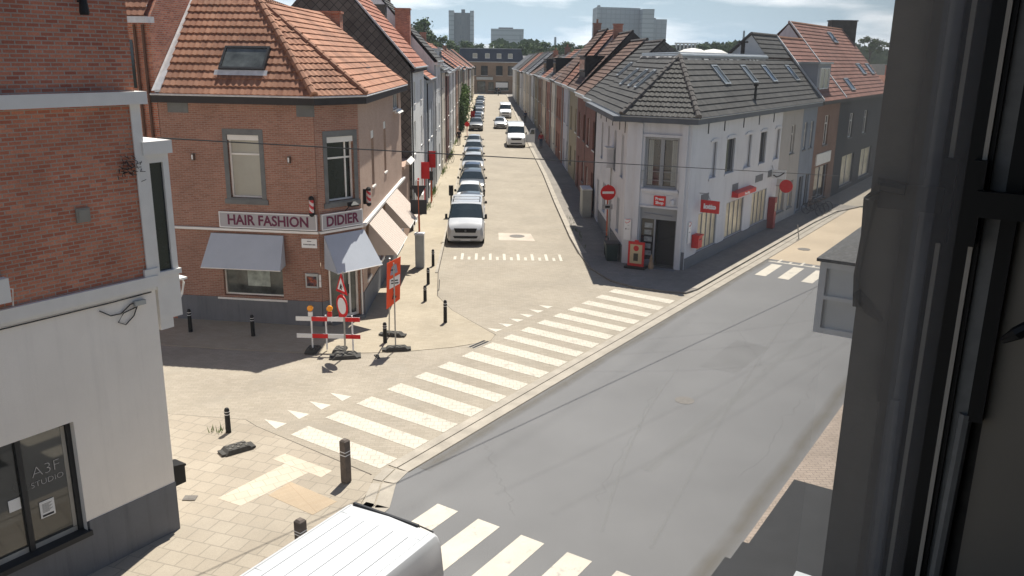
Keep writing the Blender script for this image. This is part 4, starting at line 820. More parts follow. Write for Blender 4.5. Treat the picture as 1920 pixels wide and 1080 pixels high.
# roof
SG = .36
pS = frame(Wl, (Wn-Wl), (-1, .01))
def isect(P, d, Q, e):
    den = d.x*e.y-d.y*e.x; t = ((Q.x-P.x)*e.y-(Q.y-P.y)*e.x)/den; return P+d*t
ds = (Wn-Wl).normalized(); o1_ = Wl+Vector((-SG, 0, 0)); o2_ = Wl+cn*SG; o3_ = Wc+NV*SG
q1 = isect(o1_, ds, o2_, cd); q2 = isect(o2_, cd, o3_, MV); q0 = Wn+Vector((-SG, 0, 0)); q3 = AP(74.0, o3_.dot(NV))
ZE = 6.98; up = lambda q, z: Vector((q.x, q.y, z))
b = MB(); gut(b, [q0, q1, q2, AP(57.0, o3_.dot(NV))], ZE-.0, .36, .24); b.build('eaves_box', mat('dark_eaves', (.09, .10, .12), .6), ps)
b = MB()
for p, q in ((q0, q1), (q1, q2), (q2, AP(57.0, o3_.dot(NV)))): b.tube([up(p, ZE+.02), up(q, ZE+.02)], .03, 6)
b.build('gutter', ZINC, ps)
AX = Vector((9.05, 41.25, 9.66)); RS = Vector((9.1, 51.5, 9.66)); RM = AP(52.4, AX.dot(NV), 9.66)
b = MB(); roof_courses(b, [up(q1, ZE+.03), up(q2, ZE+.03), AX], .345, .05, .04, .24); roof_courses(b, [up(q1, ZE+.03), up(q0, ZE+.03), RS, AX], .345, .05); roof_courses(b, [up(q2, ZE+.03), AP(57.3, o3_.dot(NV), ZE+.03), AP(57.3, AX.dot(NV), 9.66), AX], .345, .05)
b.build('roof', DKT, ps, recalc=False)
b = MB(); b.face([AX, RS, RS+Vector((6, 0, 0)), AP(52.4, AX.dot(NV)-.1, 9.66)]); b.face([up(AX, 9.5), RM, RM+Vector((-3, 8, 0)), up(RS, 9.5)]) if False else None
b.build('flat_roof', mat('flat_roofing', (.12, .12, .13), .8, .2, .6), ps, recalc=False)
b = MB(); 
for p, q in ((AX, RS), (AX, RM)): b.tube([p+Vector((0, 0, .03)), q+Vector((0, 0, .03))], .10, 8); b.tube([p+Vector((0, .15, .14)), q+Vector((0, .15, .14))], .06, 6)
b.build('ridge_flashing', ZINC, ps)
b = MB(); rq = random.Random(2)
for p, q in ((AX, RS), (AX, RM)):
    k_ = int((q-p).length/.3); dn_ = Vector((-.62, 0, -.44)) if q is RS else (NV*.62 + Vector((0, 0, -.72)))
    for i in range(k_):
        a, c = p.lerp(q, i/k_), p.lerp(q, (i+1)/k_); w0 = rq.uniform(.12, .30); b.hexa([a+dn_*w0, c+dn_*w0, c, a, a+dn_*w0+Vector((0, 0, .06)), c+dn_*w0+Vector((0, 0, .06)), c+Vector((0, 0, .07)), a+Vector((0, 0, .07))])
b.build('ridge_mortar', MORT, ps)
ridge_line(ps, up(q1, ZE+.1), AX, RIDGED, .13); ridge_line(ps, up(q2, ZE+.1), AX, RIDGED, .13)
# skylights on the main side roof (a, p of lower-left corner)
P0 = up(q2, ZE+.03); e1 = MV.copy(); e2 = (up(isect(AX, MV, P0, NV), 9.66)-P0).normalized(); n3 = e1.cross(e2).normalized(); n3 = n3 if n3.z > 0 else -n3
for s_, gm_ in ((6.2, DKT), (10.6, DKT), (14.2, GLASSB), (18.9, GLASSB)):
    sk = skylight(ps, P0, e1, e2, n3, s_, s_+.85, 1.75, 3.0, gm_ if gm_ is GLASSB else GLASSM, .1, ZINC)
b = MB(); b.tube([P0+e1*9.0+e2*.7, P0+e1*9.0+e2*.7+Vector((0, 0, .75))], .07, 8); b.tube([P0+e1*9.0+e2*.7+Vector((0, 0, .7)), P0+e1*9.0+e2*.7+Vector((0, 0, .85))], .13, 8); b.build('flue', BLACK, ps)
P0s = up(q1, ZE+.03); e1s = ds; e2s = (Vector((AX.x, AX.y, 9.66))-up(isect(AX, Vector((1, 0, 0)), P0s, ds), ZE+.03)).normalized(); n3s = e1s.cross(e2s).normalized(); n3s = n3s if n3s.z > 0 else -n3s
for s_ in (3.4, 5.6, 8.6): skylight(ps, P0s, e1s, e2s, n3s, s_, s_+.7, 1.6, 2.9, GLASSB, .12, ZINC)
# lotto + signs as own things hung on the facade
t = thing('lotto_sign', 'square red hanging sign reading lotto in white, left of the shop windows', 'sign', FM(2.2, 2.6, .6))
MB().fb(FM, 1.36, 1.42, 2.62, 3.2, .1, 1.0).build('sign_panel', RED, t)
t2 = frame(FM(1.36, 0, .1), NV, -MV); text('lotto', .30, t2, .45, 2.82, .002, SIGNW, t, bold=.02, ext=.004, sx=1.0, flip=1)
MB().tube([FM(1.39, 3.2, .55), FM(1.39, 3.5, .4), FM(1.39, 3.5, 0)], .02, 6).build('bracket', STEEL, t)
t = thing('fascia_sign', 'long red projecting awning sign above the shop windows', 'sign', FM(7, 3, .2)); b = MB()
b.hexa([FM(5.9, 2.72, 0), FM(8.8, 2.72, 0), FM(8.8, 2.72, .35), FM(5.9, 2.72, .35), FM(5.9, 3.02, 0), FM(8.8, 3.02, 0), FM(8.8, 2.94, .35), FM(5.9, 2.94, .35)]); b.build('sign_panel', RED, t)
text('Press Shop', .18, FM, 7.35, 2.76, .352, SIGNW, t, bold=.008, ext=.004)
t = thing('round_sign', 'round red sign on a short arm farther along the shop front', 'sign', FM(13.5, 2.6, .2)); b = MB(); c = FM(13.6, 2.45, .6)
b.tube([c-MV*.04, c+MV*.04], .38, 20); b.build('sign_disc', RED, t); MB().tube([FM(13.6, 2.45, .22), FM(13.6, 2.45, -.02)], .025, 6).build('bracket', STEEL, t)
t = thing('white_logo_sign', 'small white hanging sign with a dark swoosh above the round red sign', 'sign', FM(13, 3.3, .2)); MB().fb(FM, 12.4, 12.46, 3.0, 3.5, .05, .85).build('sign_panel', SIGNW, t)
b = MB(); t3 = frame(FM(12.4, 0, .05), NV, -MV); b.tube([t3(.1, 3.2, .01), t3(.3, 3.1, .01), t3(.5, 3.2, .01), t3(.72, 3.38, .01)], .035, 6); b.build('logo', INK, t); MB().tube([FM(12.43, 3.5, .1), FM(12.43, 3.75, .0)], .02, 6).build('bracket', STEEL, t)
t = thing('post_box', 'red wall post box below the lotto sign', 'post box', FM(.6, 1.2, .1)); MB().fb(FM, .75, 1.25, 1.0, 1.55, .02, .35).fb(FM, .72, 1.28, 1.55, 1.62, .02, .4).build('box', RED, t); MB().fb(FM, .85, 1.15, 1.38, 1.43, .35, .36).build('slot', INK, t)
t = thing('red_vending_column', 'slim red vending column beside the last shop window', 'vending machine', FM(12.4, 0, .2)); MB().fb(FM, 12.35, 12.75, .1, 1.9, .02, .4).build('cabinet', mat('dull_red', (.30, .03, .03), .5), t); MB().fb(FM, 12.42, 12.68, 1.1, 1.6, .4, .41).build('panel', GLASS, t)
# houses further along the main street
def street_house(s0, s1, wall, lab, eave, rz, roofm, upper, lower, lowm=None, gabl=False, pr=-17.4, ex=None):
    F = frame(AP(35.975+s0, -14.1937), MV, NV); w = s1-s0-.02
    t = thing('terraced_house', lab, 'house', F(w/2, 0, 0), 'houses along the main street')
    hol = upper+lower; b = MB(); wall_grid(b, F, 0, w, 0, eave-.2, hol, .14); b.face([F(w, 0), F(w, eave-.2), F(w, eave-.2, -7), F(w, 0, -7)]); b.build('wall', wall, t)
    for h in upper: window(t, F, *h, .14, trans=(h[3]-.55,), mull=((h[0]+h[1])/2,), gm=GLASS)
    for h in lower: window(t, F, *h, .14, gm=lowm or GLASS, mull=((h[0]+h[1])/2,), fm=GRW, name='shop_window')
    if roofm is not None:
        o3p = -14.1937+.36; b = MB(); roof_courses(b, [F(0, eave, .36), F(w, eave, .36), F(w, rz, pr+14.1937), F(0, rz, pr+14.1937)], .345, .05); b.face([F(0, rz, pr+14.1937), F(w, rz, pr+14.1937), F(w, eave+1, pr+10), F(0, eave+1, pr+10)])
        b.build('roof', roofm, t, recalc=False)
        b = MB(); b.tube([F(0, rz, pr+14.19), F(w, rz, pr+14.19)], .1, 6); b.build('ridge_tiles', RIDGE, t)
        b = MB(); b.hexa([F(-.05, eave, .36), F(.12, eave, .36), F(.12, rz, pr+14.19), F(-.05, rz, pr+14.19), F(-.05, eave+.14, .36), F(.12, eave+.14, .36), F(.12, rz+.14, pr+14.19), F(-.05, rz+.14, pr+14.19)]); b.build('verge', LEAD, t)
        b = MB(); b.fb(F, 0, w, eave-.22, eave, 0, .36); b.build('eaves_box', DKTRIM, t)
    return t, F
G1 = plaster('m_beige', (.40, .38, .36)); G2 = plaster('m_bluegrey', (.22, .25, .30)); G3 = WALLS['salmon brick']; G4 = plaster('m_dark', (.045, .048, .055)); G3 = mat('m_brick', (.20, .10, .07), .9, .2, .7, (.26, .14, .10), 'brick', (.21, .07), .012, (.2, .15, .12)); RBT = mat('reddish_tile', (.20, .095, .075), .85, .25, .5, (.28, .14, .11), 'tile', (.25, .34), 0, offs=0, stain=.5, stcol=(.15, .10, .085), fine=.08)
t, F = street_house(13.7, 18.1, G1, 'grey beige house right of the white press shop', 6.95, 10, None, [(2.1, 2.9, 4.1, 5.8)], [(.5, 1.9, .7, 2.4), (2.6, 3.6, .7, 2.4)], YEL)
b = MB(); b.fb(F, -.0, 4.38, 6.75, 6.95, -.2, .34); b.build('eaves_box', DKTRIM, t)
t, F = street_house(18.1, 21.4, G2, 'blue grey painted house between the beige and the brick ones', 6.95, 10, None, [(.5, 1.2, 4.1, 5.8), (2.0, 2.7, 4.1, 5.8)], [(.4, 1.5, .2, 2.4), (2.0, 2.9, .2, 2.4)], None)
b = MB(); b.fb(F, 0, 3.28, 6.75, 6.95, -.2, .34); b.build('eaves_box', DKTRIM, t)
t, F = street_house(21.4, 27.5, G3, 'brick house with a white shop board and reddish tiled roof', 7.0, 11.0, RBT, [(2.2, 3.4, 4.0, 6.0)], [(1.0, 4.4, .3, 2.6)], GLASS, pr=-17.3)
MB().fb(F, .8, 4.6, 2.75, 3.5, 0, .08).build('shop_board', WTRIM, t)
t, F = street_house(27.5, 44, G4, 'dark grey house with a tall red tiled roof and chimney', 7.0, 12.2, RBT, [(3.5, 4.8, 4.0, 5.8), (8.5, 9.8, 4, 5.8)], [(2.5, 6.5, .4, 2.7), (9, 13, .4, 2.7)], YEL, pr=-18.35)
b = MB(); b.face([F(-.01, 6.9, 0), F(-.01, 12.05, -18.35+14.19), F(-.01, 6.9, -8.5)]); b.build('gable_wall', WALLS['pale grey plaster'], t, recalc=False)
chimney(t, F(16.5, 0, -4.3).x, F(16.5, 0, -4.3).y, 10.5, 12.9, 2.2, 1.0, DKT, 0)
P0m = F(0, 7.0, .36); e2m = (F(0, 12.2, -18.35+14.1937)-P0m).normalized(); n3m = MV.cross(e2m).normalized(); n3m = n3m if n3m.z > 0 else -n3m
for (s_, v_) in ((3.0, .6), (10.8, 2.0), (14.2, 2.0), (9, 5.2)): skylight(t, P0m, MV, e2m, n3m, s_, s_+1.3, v_, v_+1.1, GLASSB, .12, ZINC)
# gable end of the higher dark roof + its upper slope
t = thing('dark_roofed_house', 'house behind the press shop roof with grey gable and dark tiles', 'house', AP(52.4, -17.3))
b = MB(); pr0 = AX.dot(NV); p4 = [AP(52.4, pr0+.1, 9.62), AP(52.4, -17.35, 11.0), AP(52.4, -20.6, 8.0), AP(52.4, -20.6, 7)]; b.face(p4 + [AP(52.4, pr0+.1, 7)]); b.build('gable_wall', WALLS['pale grey plaster'], t, recalc=False)
b = MB(); roof_courses(b, [AP(52.35, pr0+.0, 9.68), AP(57.4, pr0+.0, 9.68), AP(57.4, -17.35, 11.05), AP(52.35, -17.35, 11.05)], .345, .05); b.face([AP(52.3, -17.35, 11.08), AP(57.4, -17.35, 11.08), AP(57.4, -20.8, 8), AP(52.3, -20.8, 8)]); b.build('roof', DKT, t, recalc=False)
b = MB(); b.tube([AP(52.35, -17.35, 11.1), AP(57.4, -17.35, 11.1)], .09, 6); b.tube([AP(52.3, -17.35, 11.1), AP(52.3, -20.8, 8.0)], .08, 6); b.build('ridge_tiles', RIDGED, t)
# grey dormer straddling the orange roof
t = thing('grey_dormer', 'pale grey boxed dormer window on the reddish and dark roofs', 'dormer', AP(60, -15)); Fd = frame(AP(57.6, -14.5), MV, NV)
MB().fb(Fd, 0, 3.3, 7.45, 9.35, -2.6, 0).build('dormer_box', mat('dormer_grey', (.30, .31, .34), .7, .1), t); b = MB(); b.fb(Fd, -.1, 3.4, 9.35, 9.47, -2.6, .12); b.build('dormer_roof', ZINC, t)
w = window(t, Fd, .5, 2.8, 7.75, 9.1, -.04, fm=WTRIM, gm=GLASSP, mull=(1.65,), sill=WTRIM)

# ================================================================== FAR END BUILDING
t = thing('mansard_building', 'long brown brick building with dark mansard roof closing the street', 'building', (1, 232, 0)); Fg = frame((-8.5, 232), (1, 0), (0, -1)); Wd = 17.5
up_ = [(3.2, 4.9, 4.7, 7.2), (6.2, 8.0, 4.7, 7.2), (10.2, 12.0, 4.7, 7.2), (13.4, 15.2, 4.7, 7.2)]
lo_ = [(5.2, 7.4, .1, 3.2), (8.2, 9.6, .8, 3.0), (10.2, 13.6, .8, 3.2)]
b = MB(); wall_grid(b, Fg, 0, Wd, 0, 8.2, up_+lo_, .2); b.face([Fg(0, 0), Fg(0, 8.2), Fg(0, 8.2, -10), Fg(0, 0, -10)]); b.face([Fg(Wd, 0), Fg(Wd, 8.2), Fg(Wd, 8.2, -10), Fg(Wd, 0, -10)]); b.build('wall', mat('far_brick', (.25, .18, .13), .9, .2, .4), t)
for h in up_+lo_: window(t, Fg, *h, .2, fm=ANTH, mull=((h[0]+h[1])/2,), trans=((h[3]+h[2])/2,), sill=WTRIM, gm=GLASSM if h in lo_ else GLASS)
b = MB(); b.hexa([Fg(-.2, 8.2, -9), Fg(Wd+.2, 8.2, -9), Fg(Wd+.2, 8.2, .3), Fg(-.2, 8.2, .3), Fg(.6, 11.6, -8), Fg(Wd-.6, 11.6, -8), Fg(Wd-.6, 11.6, -1.0), Fg(.6, 11.6, -1.0)]); b.build('mansard_roof', mat('mansard', (.055, .062, .085), .6, .2, .6), t)
b = MB(); b.fb(Fg, -.3, Wd+.3, 8.1, 8.3, 0, .5); b.fb(Fg, .5, Wd-.5, 11.6, 11.72, -8, -.9); b.build('cornice', ZINC, t)
for u in (4, 7.3, 10.4, 13.4):
    wv = window(t, frame(Fg(0, 0, -.1), (1, 0), (0, -1)), u, u+1.2, 9.2, 10.4, .0, gm=GLASSP, sill=WTRIM)
MB().fb(Fg, 5.0, 9.4, 3.6, 4.3, 0, .8).build('canopy', ZINC, t)
MB().fb(Fg, 10.2, 13.4, 1.6, 2.9, .02, .2).build('shop_board', WTRIM, t)
# roofs and blocks beyond
rnd = random.Random(11)
def far_house(x, y, w, d, e, rh, wall, roof, lab, rz=0):
    t = thing('distant_house', lab, 'house', (x, y, 0), 'distant houses beyond the street'); c, s_ = cos(rz), sin(rz)
    def T(a, b_, z): return Vector((x+a*c-b_*s_, y+a*s_+b_*c, z))
    b = MB(); b.hexa([T(-w/2, -d/2, 0), T(w/2, -d/2, 0), T(w/2, d/2, 0), T(-w/2, d/2, 0), T(-w/2, -d/2, e), T(w/2, -d/2, e), T(w/2, d/2, e), T(-w/2, d/2, e)])
    b.face([T(-w/2, -d/2, e), T(-w/2, d/2, e), T(-w/2, 0, e+rh-.05)]); b.face([T(w/2, -d/2, e), T(w/2, d/2, e), T(w/2, 0, e+rh-.05)]); b.build('wall', wall, t)
    b = MB(); b.face([T(-w/2-.2, -d/2-.2, e), T(w/2+.2, -d/2-.2, e), T(w/2+.2, 0, e+rh), T(-w/2-.2, 0, e+rh)]); b.face([T(-w/2-.2, d/2+.2, e), T(w/2+.2, d/2+.2, e), T(w/2+.2, 0, e+rh), T(-w/2-.2, 0, e+rh)]); b.build('roof', roof, t, recalc=False)
    if rnd.random() < .6: b = MB(); p = T(w*.3, d*.1, 0); chimney(t, p.x, p.y, e+rh-1.5, e+rh+.9, .8, .7, BRICK, 0)
wk = list(WALLS); rk = list(ROOFS); used = set(); CL = ['left of', 'behind', 'beyond', 'right of']
cols = [(-52, 262, 8, 9), (-36, 270, 12, 9), (-22, 256, 11, 9), (-8, 258, 9, 8.6), (2, 262, 9, 9.4), (12, 250, 9, 8.8), (22, 262, 12, 9), (34, 250, 10, 8.4), (46, 264, 12, 8.6), (60, 250, 12, 8), (74, 262, 12, 8.2), (90, 250, 14, 8), (-66, 250, 14, 9),
        (28, 170, 9, 8.5), (34, 140, 10, 8), (44, 120, 10, 7.6), (54, 135, 12, 7.8), (64, 112, 12, 7.4), (30, 110, 9, 7.8), (40, 92, 9, 7.0), (72, 150, 14, 8), (22, 205, 9, 8.5), (84, 125, 12, 7.6)]
places = ['far left behind the trees edge', 'left of the mansard roof', 'just left behind the mansard building', 'directly behind the mansard, left part', 'directly behind the mansard, right part', 'right behind the mansard corner', 'under the left office tower gap', 'below the low grey office block', 'left of the big slab tower', 'below the slab tower', 'right below the slab tower', 'below the columned white block', 'at the far left horizon',
          'behind the right row, far', 'behind the right row, middle', 'behind the press shop ridge, left', 'behind the press shop ridge, right', 'behind the grey gable', 'behind the brown roofs of the right row', 'nearest behind the press shop roof', 'far right near the tree line', 'at the far end of the right row', 'rightmost below the tree line']
for (x, y, w, e), pl_ in zip(cols, places):
    wl, rf = rnd.choice(wk), rnd.choice(rk); far_house(x, y, w, 8, e-2.0, 3.2, WALLS[wl], ROOFS[rf], 'distant ' + wl.split()[0] + ' house ' + pl_, rnd.uniform(-.5, .5))
# ------------------------------------------------------------------ office towers on the horizon (rows of windows in the facade)
def facade_mat(name, c1, c2, size, mort, mcol): return mat(name, c1, .6, .06, .02, c2, 'slab', size, mort, mcol, offs=0)
def tower(name, lab, x0, x1, y, z1, depth, m, extras=(), rz=0):
    t = thing(name, lab, 'tower block', ((x0+x1)/2, y, 0)); MB().hexa([(x0, y, 0), (x1, y+rz, 0), (x1, y+rz+depth, 0), (x0, y+depth, 0), (x0, y, z1), (x1, y+rz, z1), (x1, y+rz+depth, z1), (x0, y+depth, z1)]).build('tower_body', m, t)
    for e in extras: MB().hexa([(e[0], e[2], e[4]), (e[1], e[2], e[4]), (e[1], e[3], e[4]), (e[0], e[3], e[4]), (e[0], e[2], e[5]), (e[1], e[2], e[5]), (e[1], e[3], e[5]), (e[0], e[3], e[5])]).build(e[6], e[7], t)
    return t
TG = facade_mat('tower_dark', (.19, .20, .22), (.24, .245, .26), (1.6, 3), .35, (.23, .235, .25)); TL_ = facade_mat('tower_pale', (.48, .50, .52), (.52, .53, .55), (30, 3), .4, (.38, .40, .42)); TS = facade_mat('slab_grey', (.42, .44, .47), (.46, .475, .50), (3.5, 3), .25, (.36, .375, .40))
tower('office_tower', 'tall dark office tower with pale side strips on the left horizon', -24.5, -13.5, 600, 38.2, 14, TG, [(-28, -24.5, 599, 615, 0, 39.6, 'side_strip', TL_), (-13.5, -11, 599, 615, 0, 39.6, 'side_strip', TL_), (-19.5, -17, 602, 606, 38.2, 40.5, 'roof_plant', TG)])
tower('office_block', 'low wide grey office block right of the dark tower', .8, 23.2, 600, 28.2, 14, TL_, [(6, 16, 603, 610, 28.2, 29.2, 'roof_plant', TG)])
tower('slab_tower', 'huge pale grey windowless slab block above the right row roofs', 73, 104, 600, 43.4, 25, TS, [(73, 75, 598.5, 600, 0, 44.4, 'corner_shaft', TL_), (104, 112, 598, 618, 0, 42.4, 'lighter_bay', TL_)], rz=8)
tower('slab_annex', 'lower grey annex at the right side of the slab block', 112.3, 122.5, 606, 36.2, 18, TS, [(113, 115, 607, 610, 36.2, 37, 'roof_plant', TG)])
t = thing('columned_block', 'small white block with columns above the press shop ridge', 'building', (68, 300, 0))
MB().box((68, 306, 7.2), (7.5, 8, 14.4)).build('core', GLASS, t); b = MB()
for k in range(6): b.box((64.7+k*1.32, 301.5, 7.4), (.5, .6, 14.8))
b.box((68, 301.5, 14.9), (7.6, 1, .5)); b.box((68, 301.45, 12.4), (7.5, .5, .35)); b.build('columns', WHITE, t)
t = thing('glass_hall', 'low curved blue grey hall roof beside the dark tower', 'hall', (-7, 420, 0)); b = MB(); b.tube([(-8, 420, 9), (2, 420, 9)], 6.5, 24); b.box((-3, 420, 5), (10, 10, 10)); b.build('hall_roof', mat('hall', (.22, .28, .34), .4, .1), t)
for x, z, lab in ((.035, 22, 'thin factory chimney right of the low office block'), (.075, 21, 'thin pale chimney stack left of the twin flues'), (.292, 26, 'thin dark mast behind the trees right of the columned block')):
    tag(MB().lathe((x*500, 500, 0), [(.9, 0), (.6, z)], 8).build('factory_chimney', ZINC), lab, 'chimney')
# domes on flat roof behind press ridge
for k, (x, y) in enumerate(((AP(46.5, -17.6)), (AP(49, -17.8)))) if False else enumerate([(AP(44.8, -18.0).x, AP(44.8, -18.0).y), (AP(48.2, -18.1).x, AP(48.2, -18.1).y)]):
    t = MB(); t.lathe((x, y, 9.55), [(.95, 0), (.95, .12), (.8, .34), (.45, .50), (.02, .56)], 14); tag(t.build('roof_dome', WHITE, smooth=True), ('left' if k == 0 else 'right') + ' white dome rooflight behind the press shop ridge', 'rooflight', 'dome rooflights')
b = MB(); b.tube([AP(50, -17.0, 9.5), AP(50, -17.0, 10.5)], .12, 8); b.tube([AP(50, -17.0, 10.5), AP(50, -17.0, 10.58)], .3, 8); tag(b.build('roof_vent', BLACK), 'black mushroom roof vent beside the white domes', 'vent')
# ================================================================== TREES
LEAF = mat('leaf_green', (.055, .095, .03), .8, .5, .8, (.10, .15, .045), spec=.2, fine=.2); BARK = mat('bark', (.09, .07, .05), .9, .3, 4)
LEAF2 = mat('leaf_bright', (.10, .17, .04), .8, .45, 3, (.15, .22, .06), spec=.2)
def crown(rr, n, clumps, rad, leaf):
    mb = MB()
    cs = [Vector((rr.gauss(0, rad*.45), rr.gauss(0, rad*.45), rr.uniform(-.5, 1)*rad*.75)) for _ in range(clumps)]
    for _ in range(n):
        c = rr.choice(cs); r_ = rad*rr.uniform(.2, .42); u = Vector((rr.gauss(0, 1), rr.gauss(0, 1), rr.gauss(0, 1))).normalized(); p = c+u*r_*rr.random()**.3
        a = Vector((rr.gauss(0, 1), rr.gauss(0, 1), rr.gauss(0, 1))).normalized(); b_ = a.cross(u).normalized()*leaf*rr.uniform(.5, 1); a = a*leaf*rr.uniform(.5, 1)
        mb.face([p-a, p-b_, p+a, p+b_])
    return mb
rr = random.Random(5)
protos = []
for k in range(3):
    rad = 4.2
    t = thing('tree', 'tree', 'tree', (0, 0, 0), 'trees on the horizon')
    crown(rr, 1600, 16, rad, .38).build('crown', LEAF, t, recalc=False); b = MB(); b.tube([(0, 0, -9), (0, 0, -4), (.2, 0, 1)], [.4, .3, .1], 7); b.tube([(0, 0, -3), (1.5, .5, 1)], [.2, .06], 6); b.tube([(0, 0, -3.4), (-1.4, -.4, .5)], [.2, .06], 6); b.build('trunk', BARK, t)
    protos.append(t)
tr = [(-25.5, 280, 20.5, 1.70, 'tall dark tree left of the dark tower'), (-19.5, 285, 17.5, 1.20, 'second dark tree left of the dark tower'), (-13, 300, 14.5, 1.00, 'low tree at the left foot of the dark tower'), (-7, 330, 15, 1.12, 'tree in front of the dark tower foot'), (2, 340, 14.5, 1.00, 'tree between the tower and the low office block'),
      (13, 330, 14.5, 1.12, 'tree right of the mansard roof ridge'), (20, 345, 15.5, 1.25, 'tree below the low office block right end'), (27, 340, 15.5, 1.25, 'tree below the thin factory chimney'), (34, 350, 15, 1.25, 'tree below the pale chimney stack'), (41, 345, 14, 1.12, 'tree left of the twin flues'),
      (58, 300, 15.2, 1.12, 'tree between slab annex and columned block'), (75, 310, 15, 1.12, 'tree just right of the columned block'), (82, 305, 15.5, 1.00, 'round tree left of the grey gable'), (88, 320, 16, 1.00, 'tree behind the thin dark mast'), (97, 310, 15, 1.00, 'tree half hidden by the grey gable'), (50, 330, 15.2, 1.12, 'tree at the foot of the slab tower'), (66, 340, 15, 1.12, 'tree behind the columned block'),
      (128, 290, 17.5, 1.00, 'dark tree top above the reddish roof ridge'), (-32, 290, 15, 1.12, 'tree behind the chimneys of the left row')]
for i, (x, y, z, s_, lab) in enumerate(tr):
    o = protos[i] if i < 3 else copy_tree(protos[i % 3]); o.location = (x, y, z-3.2*s_); o.scale = (s_, s_, s_*.85); o.rotation_euler = (0, 0, i*1.3); o['label'] = lab
b = MB(); rr2 = random.Random(9)
for k in range(16000):
    x = rr2.uniform(-260, 420); y = rr2.uniform(430, 520); z = rr2.uniform(4, 15.5)+1.8*sin(x*.11)+1.5*sin(x*.37); a = Vector((rr2.gauss(0, 1), 0, rr2.gauss(0, 1))).normalized()*1.5; c_ = Vector((a.z, rr2.uniform(-.5, .5), -a.x))
    b.face([Vector((x, y, z))-a, Vector((x, y, z))-c_, Vector((x, y, z))+a, Vector((x, y, z))+c_])
struct(b.build('far_wood', LEAF, recalc=False), 'far belt of trees along the horizon', 'stuff')
# climbing shrubs on the left row
for y0, y1, z1, lab in ((112, 118, 4.6, 'dark climbing shrub on the left pavement houses'), (119, 131, 5.8, 'bright green climbing shrub covering a left row front')):
    mb = MB(); rs = random.Random(int(y0))
    for k in range(2200):
        y = rs.uniform(y0, y1); z = rs.uniform(.1, z1*(1-.35*abs((y-(y0+y1)/2)/(y1-y0))*rs.uniform(.6, 1.6))); x = -3.95+abs(rs.gauss(0, .35))*(1.3 if z > 1 else .6)
        p = Vector((x, y, z)); a = Vector((rs.gauss(0, 1), rs.gauss(0, 1), rs.gauss(0, 1))).normalized()*.14; c_ = a.cross(Vector((rs.gauss(0, 1), rs.gauss(0, 1), rs.gauss(0, 1)))).normalized()*.11
        mb.face([p-a, p-c_, p+a, p+c_])
    t = thing('climbing_shrub', lab, 'shrub', (-3.9, (y0+y1)/2, 0)); mb.build('foliage', LEAF2 if y0 > 115 else LEAF, t, recalc=False); MB().tube([(-3.9, (y0+y1)/2, 0), (-3.85, (y0+y1)/2+.3, z1*.6)], [.06, .03], 6).build('stem', BARK, t)
mb = MB(); rs = random.Random(44)
for (x, y, n_t, sp) in ((-4.0, 60.5, 260, 1.2), (-3.9, 72, 200, 1.6), (-3.8, 84, 300, 2.5), (-3.9, 98, 300, 3), (4.95, 48, 60, 2), (-3.95, 54, 60, .6), (-6.95, 20.2, 14, .06)):
    for k in range(n_t):
        px, py = x+rs.gauss(0, .12), y+rs.gauss(0, sp); h = rs.uniform(.05, .28); a = rs.uniform(0, 6.3); mb.face([(px-.015, py, .03), (px+.015, py, .03), (px+.06*cos(a), py+.06*sin(a), .03+h)])
struct(mb.build('weeds', LEAF2, recalc=False), 'weeds growing along the foot of the house fronts', 'stuff')

# ================================================================== STREET FURNITURE
def bollard_proto():
    t = thing('bollard', 'bollard', 'bollard', (0, 0, 0), 'black bollards round the junction')
    MB().lathe((0, 0, 0), [(.075, 0), (.07, .02), (.066, .60), (.066, .66), (.072, .67), (.072, .69), (.066, .70), (.066, .76), (.06, .80), (.04, .84), (.01, .85)], 14).build('post', BLACK, t)
    b = MB(); b.lathe((0, 0, 0), [(.0675, .615), (.0675, .635)], 14); b.lathe((0, 0, 0), [(.0675, .71), (.0675, .73)], 14); b.build('reflective_band', SIGNW, t); return t
bp = bollard_proto()
bl = [(-1.58, 29.64, 1.03, 'bollard nearest the zebra crossing on the salon side kerb'), (-2.53, 32.43, .74, 'first short bollard beyond the kerb bend, by the small metal stake'), (-2.59, 35.05, .84, 'middle bollard of the three along the kerb by the grey cabinet'), (-2.59, 38.31, .92, 'bollard directly right of the grey utility cabinet'),
      (-10.47, 28.38, .98, 'bollard in the shade by the left corner of the salon'), (-8.17, 27.95, .9, 'bollard in the shade below the salon shop window'), (-3.52, 27.33, .84, 'bollard standing under the orange roadworks panel'), (-6.71, 20.17, .8, 'bollard on the slab pavement near the spare rubber base')]
for i, (x, y, s_, lab) in enumerate(bl):
    o = bp if i == 0 else copy_tree(bp); o.location = (x, y, .03 if i not in (0,) else .0); o.scale = (1.0, 1.0, s_); o['label'] = lab
# wooden / concrete square posts
SQ = mat('grey_brown_post', (.14, .115, .10), .85, .25, 8)
for (x, y, h, lab) in ((-3.24, 17.54, 1.02, 'square grey brown post beside the zebra end, near the van'), (-3.6, 14.5, .8, 'square post half hidden behind the white van roof')):
    t = thing('square_post', lab, 'post', (x, y, .03), 'square posts on the slab pavement'); MB().box((x, y, h/2+.03), (.17, .17, h), R(-35)).build('post_body', SQ, t); b = MB(); b.box((x, y, h*.78), (.175, .175, .02), R(-35)); b.box((x, y, h*.70), (.175, .175, .02), R(-35)); b.build('reflective_band', SIGNW, t)
    MB().hexa([Vector((x, y, h+.03))+Matrix.Rotation(R(-35), 3, 'Z') @ Vector(q) for q in ((-.085, -.085, 0), (.085, -.085, 0), (.085, .085, 0), (-.085, .085, 0), (-.05, -.05, .04), (.05, -.05, .04), (.05, .05, .04), (-.05, .05, .04))]).build('cap', SQ, t)
